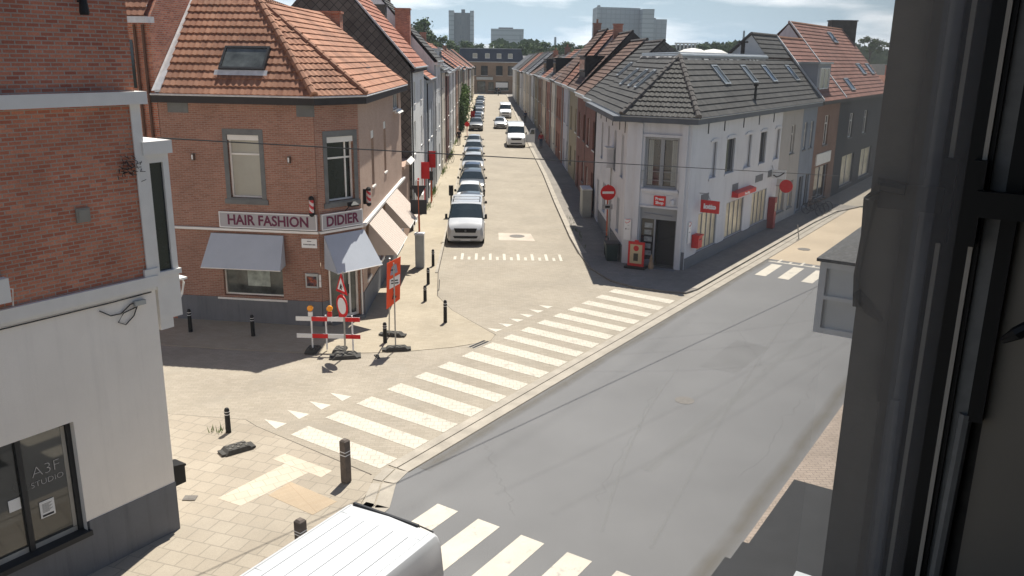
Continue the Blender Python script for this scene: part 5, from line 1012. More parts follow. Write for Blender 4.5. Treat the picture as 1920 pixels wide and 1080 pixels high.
tag(MB().tube([(-2.08, 34.2, -.02), (-2.05, 34.2, .45)], .02, 6).build('stake', STEEL), 'small thin metal stake lying between the bollards', 'stake')
# rubber foot
def foot(par, x, y, z, rz, L=1.0, W=.42, name='base_block'):
    m = Matrix.Rotation(rz, 3, 'Z'); b = MB(); c = Vector((x, y, z))
    def q(a, b_, h): return c + m @ Vector((a, b_, h))
    b.hexa([q(-L/2, -W*.38, 0), q(L/2, -W*.38, 0), q(L/2, W*.38, 0), q(-L/2, W*.38, 0), q(-L/2, -W*.38, .045), q(L/2, -W*.38, .045), q(L/2, W*.38, .045), q(-L/2, W*.38, .045)])
    b.hexa([q(-L*.42, -W/2, .0), q(L*.42, -W/2, .0), q(L*.42, W/2, .0), q(-L*.42, W/2, .0), q(-L*.3, -W*.42, .11), q(L*.3, -W*.42, .11), q(L*.3, W*.42, .11), q(-L*.3, W*.42, .11)])
    for i in range(5):
        for j in range(3):
            if (i+j) % 2 == 0: a0, b0 = -L*.27+i*L*.12, -W*.32+j*W*.23; b.hexa([q(a0, b0, .111), q(a0+L*.07, b0, .111), q(a0+L*.07, b0+W*.14, .111), q(a0, b0+W*.14, .111), q(a0, b0, .13), q(a0+L*.07, b0, .13), q(a0+L*.07, b0+W*.14, .13), q(a0, b0+W*.14, .13)], 1)
    return b.build(name, [RUBBER, mat('rubber_grey', (.16, .15, .13), .9, .2)], par)
t = thing('spare_sign_base', 'loose dark rubber sign base lying empty on the slab pavement', 'sign base', (-6.2, 19.15, .03)); foot(t, -6.2, 19.15, .03, R(38), .85, .42)
# closed-road sign
t = thing('road_closed_sign', 'round no entry for vehicles sign with roadworks triangle on a pole', 'traffic sign', (-4.65, 25.95, .0))
foot(t, -4.65, 25.95, .0, R(10), 1.0, .6); MB().tube([(-4.65, 25.95, .05), (-4.62, 25.95, 2.85)], .03, 8).build('pole', STEEL, t)
rot = R(-52); dsn = Vector((cos(rot), sin(rot), 0)); nsn = Vector((sin(rot), -cos(rot), 0)); nsn = nsn if nsn.y < 0 else -nsn; Fz = frame(Vector((-4.63, 25.95, 0))+nsn*.05, dsn, nsn)
def disc(F, u, z, r, o0, o1, m, name, par, seg=24):
    b = MB(); ring0 = [F(u+r*cos(2*pi*k/seg), z+r*sin(2*pi*k/seg), o0) for k in range(seg)]; ring1 = [F(u+r*cos(2*pi*k/seg), z+r*sin(2*pi*k/seg), o1) for k in range(seg)]
    b.face(ring0); b.face(ring1)
    for k in range(seg): b.face([ring0[k], ring0[(k+1) % seg], ring1[(k+1) % seg], ring1[k]])
    return b.build(name, m, par)
dd_ = disc(Fz, 0, 1.74, .37, 0, .02, RED, 'sign_disc', t); disc(Fz, 0, 1.74, .27, .021, .026, SIGNW, 'white_centre', dd_)
def tri_plate(F, u, z, s, o0, o1, m, name, par, flip=False):
    k = -1 if flip else 1; p = [(u-s/2, z), (u+s/2, z), (u, z+k*s*.866)]; b = MB(); b.face([F(a, c, o0) for a, c in p]); b.face([F(a, c, o1) for a, c in p])
    for i in range(3): a, c = p[i], p[(i+1) % 3]; b.face([F(*a, o0), F(*c, o0), F(*c, o1), F(*a, o1)])
    return b.build(name, m, par)
tp = tri_plate(Fz, 0, 2.17, .74, 0, .02, RED, 'warning_triangle', t); tp2 = tri_plate(Fz, 0, 2.26, .48, .021, .025, SIGNW, 'white_centre', tp)
b = MB(); b.tube([Fz(-.06, 2.29, .03), Fz(-.02, 2.40, .03), Fz(.02, 2.47, .03)], .022, 6); b.tube([Fz(.05, 2.29, .03), Fz(.0, 2.4, .03)], .018, 6); b.tube([Fz(.0, 2.45, .03), Fz(.1, 2.38, .03)], .014, 6); b.build('digging_figure', INK, tp)
# barrier with lamps
t = thing('roadworks_barrier', 'red and white striped barrier boards with amber warning lamps', 'barrier', (-5.3, 26.45, 0)); Fb = frame((-6.32, 26.5), (2.1, -.12), (-.06, -1))
b = MB(); 
for z in (1.05, .46): b.fb(Fb, 0, 2.12, z, z+.15, -.015, .0)
b.build('barrier_board', SIGNW, t); b = MB()
for z in (1.05, .46):
    for u in (.52, 1.6): b.fb(Fb, u, u+.52, z+.001, z+.149, .0, .006)
b.build('red_stripe', RED, t); b = MB()
for u in (.5, .98, 1.85): b.tube([Fb(u, 0.05, -.05), Fb(u, 1.25, -.05)], .028, 8)
b.build('barrier_post', SIGNW, t)
for u in (.5, 1.4): pos_ = Fb(u, 0, -.05); foot(t, pos_.x, pos_.y, 0, R(85), .8, .4)
for u in (.48, 1.12, 1.5):
    c = Fb(u, 1.36, -.05); l_o = MB(); l_o.box(tuple(c-Vector((0, 0, .08))), (.14, .1, .14)); l_o = l_o.build('lamp_housing', RED if u > .6 else SIGNW, t)
    b = MB(); p = Fb(u, 1.47, -.02); q = Fb(u, 1.47, -.10); b.tube([q+(q-p)*.1, q, p, p+(p-q)*.2], [.05, .1, .1, .06], 14); b.build('lamp_lens', AMBER, l_o)
# orange diversion panel on two poles
t = thing('diversion_panel', 'tall orange temporary panel with grey text fields on two poles', 'traffic sign', (-3.2, 27.2, .03)); pa, pb = Vector((-3.12, 26.6, 0)), Vector((-3.45, 28.1, 0)); dp = (pb-pa).normalized(); npn = Vector((-dp.y, dp.x, 0)); npn = npn if npn.x < 0 else -npn
pm1, pm2 = Vector((-3.10, 26.75, 0)), Vector((-3.28, 27.35, 0))
Fo = frame((-3.34, 26.62), (.44, .22), (.32, -.95)); 
o_p = MB().hexa([Fo(-.02, 1.42, 0), Fo(.46, 1.72, 0), Fo(.46, 1.72, .02), Fo(-.02, 1.42, .02), Fo(.04, 2.98, 0), Fo(.52, 3.16, 0), Fo(.52, 3.16, .02), Fo(.04, 2.98, .02)]).build('panel', ORANGE, t)
gf = mat('panel_grey', (.35, .38, .48), .5)
MB().hexa([Fo(.14, 2.55, .02), Fo(.40, 2.65, .02), Fo(.40, 2.65, .025), Fo(.14, 2.55, .025), Fo(.2, 2.85, .02), Fo(.36, 2.95, .02), Fo(.36, 2.95, .025), Fo(.2, 2.85, .025)]).build('pictogram', gf, o_p)
MB().hexa([Fo(.10, 2.1, .02), Fo(.46, 2.25, .02), Fo(.46, 2.25, .025), Fo(.10, 2.1, .025), Fo(.12, 2.42, .02), Fo(.48, 2.58, .02), Fo(.48, 2.58, .025), Fo(.12, 2.42, .025)]).build('text_field', SIGNW, o_p)
b = MB(); b.fb(Fo, .16, .42, 2.27, 2.31, .026, .03); b.fb(Fo, .16, .40, 2.36, 2.40, .026, .03); b.fb(Fo, .16, .30, 2.72, 2.76, .026, .03); b.build('lettering', INK, o_p)
b = MB(); b.tube([Fo(.2, 1.75, .03), Fo(.26, 1.95, .03), Fo(.24, 2.1, .03)], .02, 6); b.tube([Fo(.27, 1.8, .03), Fo(.31, 1.85, .03)], .04, 8); b.build('arrow', INK, o_p)
b = MB(); b.tube([(-3.08, 26.58, .05), (-3.08, 26.62, 3.0)], .024, 8); b.tube([(-3.46, 28.0, .05), (-3.22, 26.75, 3.12)], .024, 8); b.build('pole', STEEL, t)
foot(t, -3.05, 26.6, .03, R(8), .95, .34); foot(t, -3.35, 28.1, .03, R(-12), .95, .34)
tag(MB().box((-3.62, 25.95, .0), (.1, .35, .05), R(25)).box((-3.6, 25.98, .04), (.06, .12, .04), R(25)).build('rubber_scrap', RUBBER), 'small dark rubber piece on the paving below the orange panel', 'rubber piece')
# grey cabinet + pole with backs of signs
t = thing('utility_cabinet', 'slim pale grey utility cabinet on the left pavement', 'utility cabinet', (-3.18, 37.95, .03)); CG = mat('cabinet_grey', (.40, .41, .40), .6, .12, 2); MB().box((-3.18, 38.05, .80), (.40, .42, 1.54)).build('cabinet_body', CG, t); MB().box((-3.18, 38.05, 1.6), (.46, .48, .07)).build('cabinet_lid', LEAD, t); MB().box((-3.18, 37.832, .85), (.32, .008, 1.2)).build('door', CG, t)
t = thing('sign_pole', 'orange pole carrying backs of a yield triangle and a square sign', 'traffic sign', (-3.2, 38.5, 0)); MB().tube([(-3.2, 38.4, .03), (-3.24, 38.4, 4.0)], .045, 10).build('pole', RUST, t)
Fp = frame((-3.22, 38.36), (1, 0), (0, -1)); SB = mat('sign_back', (.035, .035, .04), .5, .1)
tri_plate(Fp, 0, 3.78, .72, -.03, -.0, SB, 'triangle_back', t, True); MB().fb(Fp, -.38, .36, 2.45, 3.12, -.03, 0).build('square_back', SB, t)
b = MB(); b.ball(Fp(0, 4.08, 0), .05); b.build('pole_cap', RED, t)
def red_sign(x, y, z0, z1, w, lab, post=RUST, shape='rect', hgt_=.0):
    t = thing('red_sign', lab, 'traffic sign', (x, y, .03), 'red signs along the left pavement'); MB().tube([(x, y, .03), (x, y, z1)], .035, 8).build('pole', post, t); F = frame((x, y-.05), (1, 0), (0, -1))
    if shape == 'rect': MB().fb(F, -w/2, w/2, z0, z1, -.02, .02).build('panel', RED, t)
    else: disc(F, 0, (z0+z1)/2, w/2, -.02, .02, RED, 'panel', t); 
    return t
red_sign(-4.05, 52.9, 2.05, 3.1, .62, 'nearer plain red panel sign on a red post against the white house', RED); red_sign(-3.85, 56.5, 2.3, 3.4, .55, 'farther red panel sign on an orange post against the white house')
t = thing('traffic_light', 'small dark signal box on a post beside the red signs', 'signal', (-3.85, 55.7, 0)); MB().tube([(-3.85, 55.8, 0), (-3.85, 55.8, 1.6)], .04, 8).build('pole', RUST, t); MB().box((-3.85, 55.75, 1.85), (.28, .2, .6)).build('signal_box', ANTH, t)
t = red_sign(-2.7, 104.1, 1.2, 1.9, .6, 'round red sign on a rubber foot in front of the climbing shrub', RED, 'disc'); foot(t, -2.7, 104.1, .03, 0, .8, .4)
t = red_sign(-2.25, 116, 1.1, 2.4, .55, 'tall red panel on a rubber foot beside the parked cars', RED); foot(t, -2.25, 116, .03, 0, .8, .4)
t = thing('traffic_light', 'black traffic signal behind the tall red panel', 'signal', (-2.2, 127, 0)); MB().tube([(-2.2, 127, 0), (-2.2, 127, 1.5)], .05, 8).build('pole', BLACK, t); MB().box((-2.2, 127, 2.0), (.35, .3, .95)).build('signal_box', BLACK, t)
t = thing('traffic_light', 'black traffic signal standing behind the silver van roof', 'signal', (-2.25, 51.0, 0)); MB().tube([(-2.3, 51, 0), (-2.3, 51, 1.3)], .05, 8).build('pole', BLACK, t); MB().box((-2.3, 51, 1.62), (.27, .25, .6)).build('signal_box', BLACK, t)
# no-entry
t = thing('no_entry_sign', 'round red no entry sign with white bar and small plate', 'traffic sign', (6.05, 41.9, .07)); Fn = frame((6.0, 41.85), (1, .03), (.03, -1)); MB().tube([(6.05, 41.95, .07), (6.0, 41.95, 3.4)], .04, 8).build('pole', RUST, t)
q = disc(Fn, 0, 3.0, .385, 0, .03, RED, 'sign_disc', t); MB().fb(Fn, -.29, .29, 2.94, 3.06, .031, .036).build('white_bar', SIGNW, q); pl_ = MB().fb(Fn, -.26, .26, 2.15, 2.4, 0, .02).build('plate', SIGNG, t); MB().fb(Fn, -.12, .12, 2.22, 2.33, .021, .025).build('bicycle_symbol', INK, pl_)
# sandwich board
t = thing('sandwich_board', 'red framed advertising board with a cream poster by the press shop door', 'advertising board', (6.95, 38.2, .07)); Fw = frame((6.55, 38.15), cd, cn)
MB().fb(Fw, 0, .78, .17, 1.32, 0, .08).build('frame', RED, t); MB().fb(Fw, .1, .68, .3, 1.2, .081, .09).build('poster', mat('cream_poster', (.60, .47, .28), .6, .1), t); b = MB(); b.fb(Fw, .28, .50, .42, .78, .091, .095); b.build('poster_picture', mat('pic_brown', (.07, .06, .04), .6, .5, 5), t)
disc(Fw, .39, 1.02, .13, .091, .096, RED, 'poster_badge', t); b = MB(); b.fb(Fw, -.1, .88, .0, .17, -.25, .3); b.build('foot', BLACK, t); b = MB(); b.fb(Fw, .3, .48, 1.32, 1.40, .02, .06); b.build('handle', RED, t)
t = thing('garden_gnome', 'small pale orange ornament standing beside the advertising board', 'ornament', (7.55, 37.8, .07)); b = MB(); b.lathe((7.58, 37.85, .07), [(.12, 0), (.14, .12), (.10, .3), (.06, .36)], 12); b.ball((7.58, 37.85, .5), .09); b.lathe((7.58, 37.85, .56), [(.07, 0), (.01, .2)], 10); b.build('body', mat('clay', (.40, .26, .16), .8, .2), t)
t = thing('wheelie_bin', 'low dark green bin leaning at the press shop side wall', 'bin', (6.0, 39.6, .07)); MB().hexa([(5.72, 39.3, .07), (6.2, 39.3, .07), (6.2, 39.9, .07), (5.72, 39.9, .07), (5.66, 39.25, .85), (6.26, 39.25, .85), (6.26, 39.95, .85), (5.66, 39.95, .85)]).build('bin_body', mat('bin_green', (.02, .04, .04), .6), t); MB().box((5.96, 39.6, .9), (.66, .76, .08)).build('lid', ANTH, t)
t = thing('electrical_cabinet', 'large beige electrical cabinet on the shaded right pavement', 'utility cabinet', (6.0, 51.5, .07)); BG = mat('cabinet_beige', (.36, .36, .33), .7, .12, 2); MB().box((6.02, 51.6, .9), (.55, 1.5, 1.65)).build('cabinet_body', BG, t); MB().box((6.02, 51.6, 1.76), (.62, 1.6, .08)).build('cabinet_lid', LEAD, t); MB().box((6.02, 50.845, .95), (.45, .01, 1.3)).build('door', BG, t)
t = thing('wall_box', 'grey electrical box on the side wall of the press shop', 'electrical box', (6.3, 45, 4)); MB().box((6.22, 43.6, 4.55), (.36, .9, .95)).build('box', LAV, t); MB().box((6.22, 43.6, 5.06), (.42, 1.0, .06)).build('lid', WTRIM, t); MB().tube([(6.33, 43.4, 4.1), (6.33, 43.4, .3)], .035, 6).build('conduit', STEEL, t)
def bicycle(x, y, rz, lab, fr=ANTH):
    t = thing('bicycle', lab, 'bicycle', (x, y, .05)); m = Matrix.Rotation(rz, 3, 'Z'); c = Vector((x, y, .05))
    def q(a, h, s_=0): return c + m @ Vector((a, s_, h))
    for a in (-.52, .52):
        b = MB(); b.tube([q(a+.33*cos(k*pi/10), .34+.33*sin(k*pi/10)) for k in range(21)], .018, 6, cap=False)
        for k in range(6): b.tube([q(a, .34), q(a+.32*cos(k*pi/3), .34+.32*sin(k*pi/3))], .004, 4)
        b.build('wheel', BLACK, t)
    b = MB(); b.tube([q(-.52, .34), q(-.1, .3), q(-.18, .8), q(-.52, .34)], .016, 6); b.tube([q(-.1, .3), q(.36, .82), q(-.16, .72)], .016, 6); b.tube([q(.52, .34), q(.36, .95)], .016, 6); b.build('bicycle_frame', fr, t)
    MB().tube([q(.33, 1.0, -.28), q(.38, .98, 0), q(.33, 1.0, .28)], .014, 6).build('handlebar', STEEL, t); MB().hexa([q(-.30, .84, -.07), q(-.06, .84, -.03), q(-.06, .84, .03), q(-.30, .84, .07), q(-.30, .89, -.07), q(-.06, .89, -.03), q(-.06, .89, .03), q(-.30, .89, .07)]).build('saddle', BLACK, t)
    return t
bicycle(5.95, 41.2, R(75), 'bicycle leaning at the foot of the no entry sign', STEEL)
bicycle(-3.85, 79.5, R(80), 'bicycle parked against the left row on the sunny pavement', ANTH); bicycle(-3.6, 77.6, R(65), 'second dark bicycle parked in front of the other on the sunny pavement', BLACK)
for k, s_ in enumerate((18.8, 19.9, 20.8)): p_ = FM(s_, 0, 1.0); bicycle(p_.x, p_.y, R(35+90), ('bicycle parked by the blue grey house door', 'middle bicycle parked in front of the blue grey house', 'bicycle parked nearest the brick shop front')[k], ANTH)
b = MB(); p_ = AP(46.8, -11.85); b.tube([p_, p_+Vector((-.15, 0, .8))], .03, 6); tag(b.build('small_post', STEEL), 'thin grey post at the far main road kerb', 'post')
# ================================================================== OVERHEAD CABLES
def cable(a, b_, sag, r, lab, n=30, m=ANTH):
    a, b_ = Vector(a), Vector(b_); mb = MB(); mb.tube([a.lerp(b_, k/n) - Vector((0, 0, 4*sag*(k/n)*(1-k/n))) for k in range(n+1)], r, 6); tag(mb.build('overhead_cable', m), lab, 'cable', None)
CABLES = True
# ================================================================== VEHICLES
def paint(name, c): return mat('paint_'+name, c, .32, .04, 1, spec=.5, coat=.6)
CGL = glassy('car_glass', (.02, .03, .035), .04, .8, .2)
TYRE = mat('tyre', (.02, .02, .02), .9); RIM = mat('rim', (.35, .35, .36), .4, .1, metal=.7); HL = mat('headlight', (.22, .24, .27), .08, .5, 9, spec=.9); PLT = mat('number_plate', (.65, .65, .62), .5)
ST = {
 'hatch': dict(L=4.1, W=.87, s=[(0, .28, .70, .55, .66, .60), (.12, .2, .82, .62, .78, .70), (.55, .18, .86, .76, .80, .84), (1.0, .18, .87, .88, .76, .96), (1.25, .18, .87, .92, .72, .99), (1.95, .18, .87, .93, .60, 1.40), (2.5, .18, .87, .94, .58, 1.46), (3.3, .18, .87, .95, .58, 1.44), (3.85, .2, .86, .95, .64, 1.18), (4.0, .22, .84, .8, .74, .92), (4.1, .3, .76, .6, .7, .62)], ws=(4, 5), side=(4, 8), rear=(7, 8)),
 'suv': dict(L=4.5, W=.92, s=[(0, .35, .76, .65, .7, .78), (.12, .25, .88, .75, .82, .88), (.5, .22, .92, .92, .84, 1.0), (1.05, .22, .92, 1.0, .8, 1.08), (1.3, .22, .92, 1.04, .78, 1.12), (1.95, .22, .92, 1.05, .66, 1.56), (2.6, .22, .92, 1.06, .64, 1.62), (3.8, .22, .92, 1.08, .64, 1.6), (4.3, .25, .91, 1.05, .72, 1.2), (4.42, .3, .88, .9, .8, 1.0), (4.5, .35, .82, .7, .76, .74)], ws=(4, 5), side=(4, 8), rear=(7, 8)),
 'van': dict(L=5.0, W=.97, s=[(0, .3, .80, .60, .74, .84), (.10, .22, .93, .72, .84, .98), (.35, .2, .96, .95, .86, 1.14), (.75, .2, .97, 1.08, .86, 1.24), (.95, .2, .97, 1.14, .85, 1.30), (1.85, .2, .97, 1.22, .80, 1.90), (2.1, .2, .97, 1.25, .80, 1.95), (2.9, .2, .97, 1.3, .82, 1.97), (4.7, .2, .97, 1.35, .82, 1.95), (4.9, .25, .95, 1.3, .80, 1.88), (5.0, .3, .93, 1.2, .78, 1.6)], ws=(4, 5), side=(4, 6), rear=None),
 'bigvan': dict(L=5.6, W=1.02, s=[(0, .35, .85, .75, .8, .98), (.12, .28, .98, .85, .9, 1.1), (.4, .25, 1.01, 1.1, .9, 1.3), (.7, .25, 1.02, 1.2, .9, 1.42), (.9, .25, 1.02, 1.3, .9, 1.5), (1.55, .25, 1.02, 1.4, .84, 2.2), (1.9, .25, 1.02, 1.5, .86, 2.45), (2.4, .25, 1.02, 1.6, .9, 2.52), (5.3, .25, 1.02, 1.6, .9, 2.5), (5.5, .3, 1.0, 1.5, .88, 2.42), (5.6, .35, .98, 1.4, .86, 2.2)], ws=(4, 5), side=(4, 6), rear=None),
}
def vehicle(kind, x, y, rz, pm, lab, cat, name, group=None, z=0, flip=False, rack=False, scale=1):
    d = ST[kind]; S = d['s']; t = thing(name, lab, cat, (x, y, z), group); m = Matrix.Rotation(rz, 3, 'Z'); c0 = Vector((x, y, z))
    def q(a, s_, h): return c0 + m @ Vector((s_*scale, a*scale, h*scale))        # a: distance back from the nose
    def ring(k):
        a, zb_, w, zbt, wt, zt = S[k]; tz = zt-.05*(zt-zbt) if zt-zbt > .2 else zt-.02
        return [(a, 0, zb_), (a, w*.92, zb_), (a, w, zb_+.14), (a, w, (zb_+zbt)/2+.08), (a, w*.985, zbt-.02), (a, w*.97 if zt-zbt < .2 else w*.95, zbt+.01), (a, wt, tz), (a, wt*.86, zt-.008), (a, wt*.45, zt+.012), (a, 0, zt+.018)]
    RG = [ring(k) for k in range(len(S))]; body, ws, sg_, rw = MB(), MB(), MB(), MB()
    for k in range(len(S)-1):
        for j in range(9):
            for s_ in (1, -1):
                p = [RG[k][j], RG[k][j+1], RG[k+1][j+1], RG[k+1][j]]; P = [q(v[0], v[1]*s_, v[2]) for v in p]
                if k == d['ws'][0] and j >= 6: ws.face(P)
                elif j == 5 and d['side'][0] <= k < d['side'][1]:
                    # pane with painted pillar
                    sg_.face(P)
                elif d['rear'] and k == d['rear'][0] and j >= 6: rw.face(P)
                else: body.face(P)
    for k in (0, -1): 
        r_ = RG[k]; body.face([q(v[0], v[1], v[2]) for v in r_] + [q(v[0], -v[1], v[2]) for v in reversed(r_[1:-1])])
    bo = body.build('body', pm, t); bo.data.polygons.foreach_set('use_smooth', [True]*len(bo.data.polygons))
    bm = bmesh.new(); bm.from_mesh(bo.data); bmesh.ops.remove_doubles(bm, verts=bm.verts, dist=.002); bm.to_mesh(bo.data); bm.free()
    bo.data.set_sharp_from_angle(angle=R(32))
    ws.build('windscreen', CGL, t); sg_.build('side_window', CGL, t)
    if d['rear']: rw.build('rear_window', CGL, t)
    L = d['L']; W = d['W']; wr = .31 if kind in ('hatch', 'suv') else .34
    pl = MB()
    for k in ([5, 6, 7] if kind in ('hatch', 'suv') else [5]):
        a, zb_, w, zbt, wt, zt = S[k]
        for s_ in (1, -1): pl.hexa([q(a-.04, s_*w*.955, zbt), q(a+.04, s_*w*.955, zbt), q(a+.04, s_*(w*.955+.008), zbt), q(a-.04, s_*(w*.955+.008), zbt), q(a-.04, s_*wt*1.0, zt-.05), q(a+.04, s_*wt*1.0, zt-.05), q(a+.04, s_*(wt+.012), zt-.05), q(a-.04, s_*(wt+.012), zt-.05)])
    pl.build('pillar', pm, t)
    for a in (L*.19, L*.80):
        for s_ in (1, -1):
            b = MB(); b.tube([q(a, s_*(W-.18), wr), q(a, s_*(W+.005), wr)], wr*scale, 18); o = b.build('wheel', TYRE, t); b = MB(); b.tube([q(a, s_*(W+.0), wr), q(a, s_*(W+.015), wr)], wr*.62*scale, 14); b.build('rim', RIM, o)
    h0, h1 = S[1], S[2]; zh = (h0[3]+h0[5])/2
    for s_ in (1, -1):
        b = MB(); w_o = h0[2]*.97; b.hexa([q(.02, s_*w_o*.60, zh-.10), q(.30, s_*(w_o+.02), zh-.02), q(.34, s_*(w_o-.02), zh-.02), q(.12, s_*w_o*.60, zh-.10), q(.04, s_*w_o*.62, zh+.05), q(.40, s_*(w_o-.02), zh+.12), q(.44, s_*(w_o-.10), zh+.14), q(.16, s_*w_o*.62, zh+.07)]); b.build('headlight', HL, t)
        a, zb_, w, zbt, wt, zt = S[4]; b = MB(); mh = .16 if kind in ('hatch', 'suv') else .26
        b.hexa([q(a+.25, s_*(w+.02), zbt+.05), q(a+.37, s_*(w+.02), zbt+.05), q(a+.37, s_*(w+.15), zbt+.07), q(a+.25, s_*(w+.15), zbt+.07), q(a+.27, s_*(w+.02), zbt+.05+mh), q(a+.37, s_*(w+.02), zbt+.05+mh), q(a+.37, s_*(w+.14), zbt+.04+mh), q(a+.27, s_*(w+.14), zbt+.04+mh)]); b.tube([q(a+.3, s_*(w-.05), zbt+.08), q(a+.3, s_*(w+.05), zbt+.1)], .03, 6); b.build('wing_mirror', BLACK, t)
    gz = zh-.02; gw, gh = (.60, .13) if kind in ('van', 'bigvan') else (.5, .09); b = MB(); b.hexa([q(-.03, -gw*.86, gz-gh), q(-.03, gw*.86, gz-gh), q(.2, gw*.86, gz-gh), q(.2, -gw*.86, gz-gh), q(-.0, -gw, gz+gh*.7), q(-.0, gw, gz+gh*.7), q(.3, gw, gz+gh*.7), q(.3, -gw, gz+gh*.7)]); b.build('grille', BLACK, t)
    lz = .40 if kind in ('van', 'bigvan') else .34; b = MB(); b.hexa([q(-.025, -.58, lz), q(-.025, .58, lz), q(.08, .58, lz), q(.08, -.58, lz), q(-.025, -.64, lz+.12), q(-.025, .64, lz+.12), q(.08, .64, lz+.12), q(.08, -.64, lz+.12)]); b.build('lower_grille', BLACK, t)
    b = MB(); b.hexa([q(-.035, -.26, lz-.13), q(-.035, .26, lz-.13), q(-.02, .26, lz-.13), q(-.02, -.26, lz-.13), q(-.035, -.26, lz-.02), q(-.035, .26, lz-.02), q(-.02, .26, lz-.02), q(-.02, -.26, lz-.02)]); b.build('number_plate', PLT, t)
    if rack:
        for a in (2.35, 3.3):
            b = MB(); b.tube([q(a, -.74, 1.93), q(a, -.70, 2.06), q(a, .70, 2.06), q(a, .74, 1.93)], .025, 6); b.build('roof_bar', SIGNW, t)
            b = MB(); b.box(tuple(q(a, -.72, 1.99)), (.05, .14, .12)); b.box(tuple(q(a, .72, 1.99)), (.05, .14, .12)); b.build('bar_foot', BLACK, t)
        b = MB(); b.tube([q(-.035, .04*cos(k), .80+.04*sin(k)) for k in [i*pi/4 for i in range(9)]], .01, 5); b.build('badge', RIM, t)
    for s_ in (1, -1):
        b = MB(); a = L-.05; w_ = S[-2][2]; zz = (S[-2][1]+S[-2][5])/2; b.hexa([q(a-.1, s_*(w_-.16), zz), q(a+.03, s_*(w_-.16), zz), q(a+.03, s_*(w_-.03), zz), q(a-.1, s_*(w_-.03), zz), q(a-.1, s_*(w_-.16), zz+.25), q(a+.02, s_*(w_-.16), zz+.25), q(a+.02, s_*(w_-.04), zz+.25), q(a-.1, s_*(w_-.04), zz+.25)]); b.build('tail_light', RED, t)
    return t
PW, PS, PDG, PDB, PBK, PG = paint('white', (.72, .73, .74)), paint('silver', (.42, .43, .45)), paint('dark_grey', (.05, .055, .062)), paint('dark_blue', (.03, .045, .08)), paint('black', (.015, .016, .018)), paint('mid_grey', (.13, .14, .155))
GRP = 'cars parked along the left kerb'
VW = paint('van_silver', (.46, .47, .49))
vehicle('van', -1.2, 42.75, R(0), VW, 'silver white panel van with roof bars at the head of the parked line', 'van', 'panel_van', None, rack=True)
pk = [('hatch', -1.12, 48.6, PDG, 'dark grey small car tucked right behind the silver van'), ('hatch', -1.25, 53.2, PW, 'white hatchback, the only white car in the parked line'), ('suv', -1.2, 58.3, PDG, 'dark grey car directly behind the white hatchback'), ('hatch', -1.3, 63.9, PDB, 'dark blue car two behind the white hatchback'),
      ('suv', -1.35, 69.2, PS, 'silver tall car three behind the white hatchback'), ('hatch', -1.4, 75.0, PDB, 'dark blue car four behind the white hatchback'), ('suv', -1.5, 80.3, PS, 'silver car five behind the white hatchback'), ('hatch', -1.6, 88.5, PS, 'silver blue car last before the gap with the red signs'),
      ('suv', -1.75, 112.5, PG, 'grey green car first after the gap beside the tall red panel'), ('suv', -1.8, 119, PBK, 'black car second after the gap in the line'), ('hatch', -1.8, 127, PDB, 'dark blue car third after the gap in the line'), ('suv', -1.8, 135, PS, 'silver car fourth after the gap in the line'), ('hatch', -1.8, 143, PDG, 'dark grey car fifth after the gap in the line'),
      ('suv', -1.8, 152, PG, 'mid grey car sixth after the gap in the line'), ('hatch', -1.85, 161, PS, 'silver car seventh after the gap in the line'), ('suv', -1.9, 172, PBK, 'black car eighth after the gap, far up the street'), ('hatch', -1.9, 184, PW, 'white topped car last and farthest in the parked line')]
for k, x, y, pmt, lab in pk: vehicle(k, x, y, 0, pmt, lab, 'car', 'parked_car', GRP)
v = vehicle('bigvan', 2.95, 92.1, R(0), PW, 'white high roof van with its passenger door open at the right kerb', 'van', 'delivery_van')
b = MB(); b.hexa([(4.0, 93.2, .5), (4.06, 93.15, .5), (5.05, 93.0, .5), (5.0, 92.92, .5), (4.0, 93.2, 1.35), (4.06, 93.15, 1.35), (5.05, 93.0, 1.35), (5.0, 92.92, 1.35)]); b.hexa([(4.3, 93.1, 1.35), (4.36, 93.06, 1.35), (5.05, 93.0, 1.35), (5.0, 92.92, 1.35), (4.55, 93.1, 2.0), (4.6, 93.06, 2.0), (5.05, 93.0, 2.0), (5.0, 92.92, 2.0)]); dor = b.build('open_door', PW, v); MB().hexa([(4.45, 92.95, 1.42), (4.95, 92.88, 1.42), (4.95, 92.90, 1.42), (4.45, 92.99, 1.42), (4.62, 92.95, 1.9), (4.95, 92.88, 1.9), (4.95, 92.90, 1.9), (4.62, 92.99, 1.9)]).build('door_window', CGL, dor)
vehicle('hatch', 1.55, 116.5, 0, PS, 'silver car driving or stopped behind the high roof van', 'car', 'car'); vehicle('bigvan', 2.6, 137, 0, PW, 'farther white van behind the silver car on the right', 'van', 'delivery_van', scale=.95)
vehicle('suv', 2.2, 229.5, R(180)*0, PBK, 'black car parked in front of the mansard building', 'car', 'parked_car')
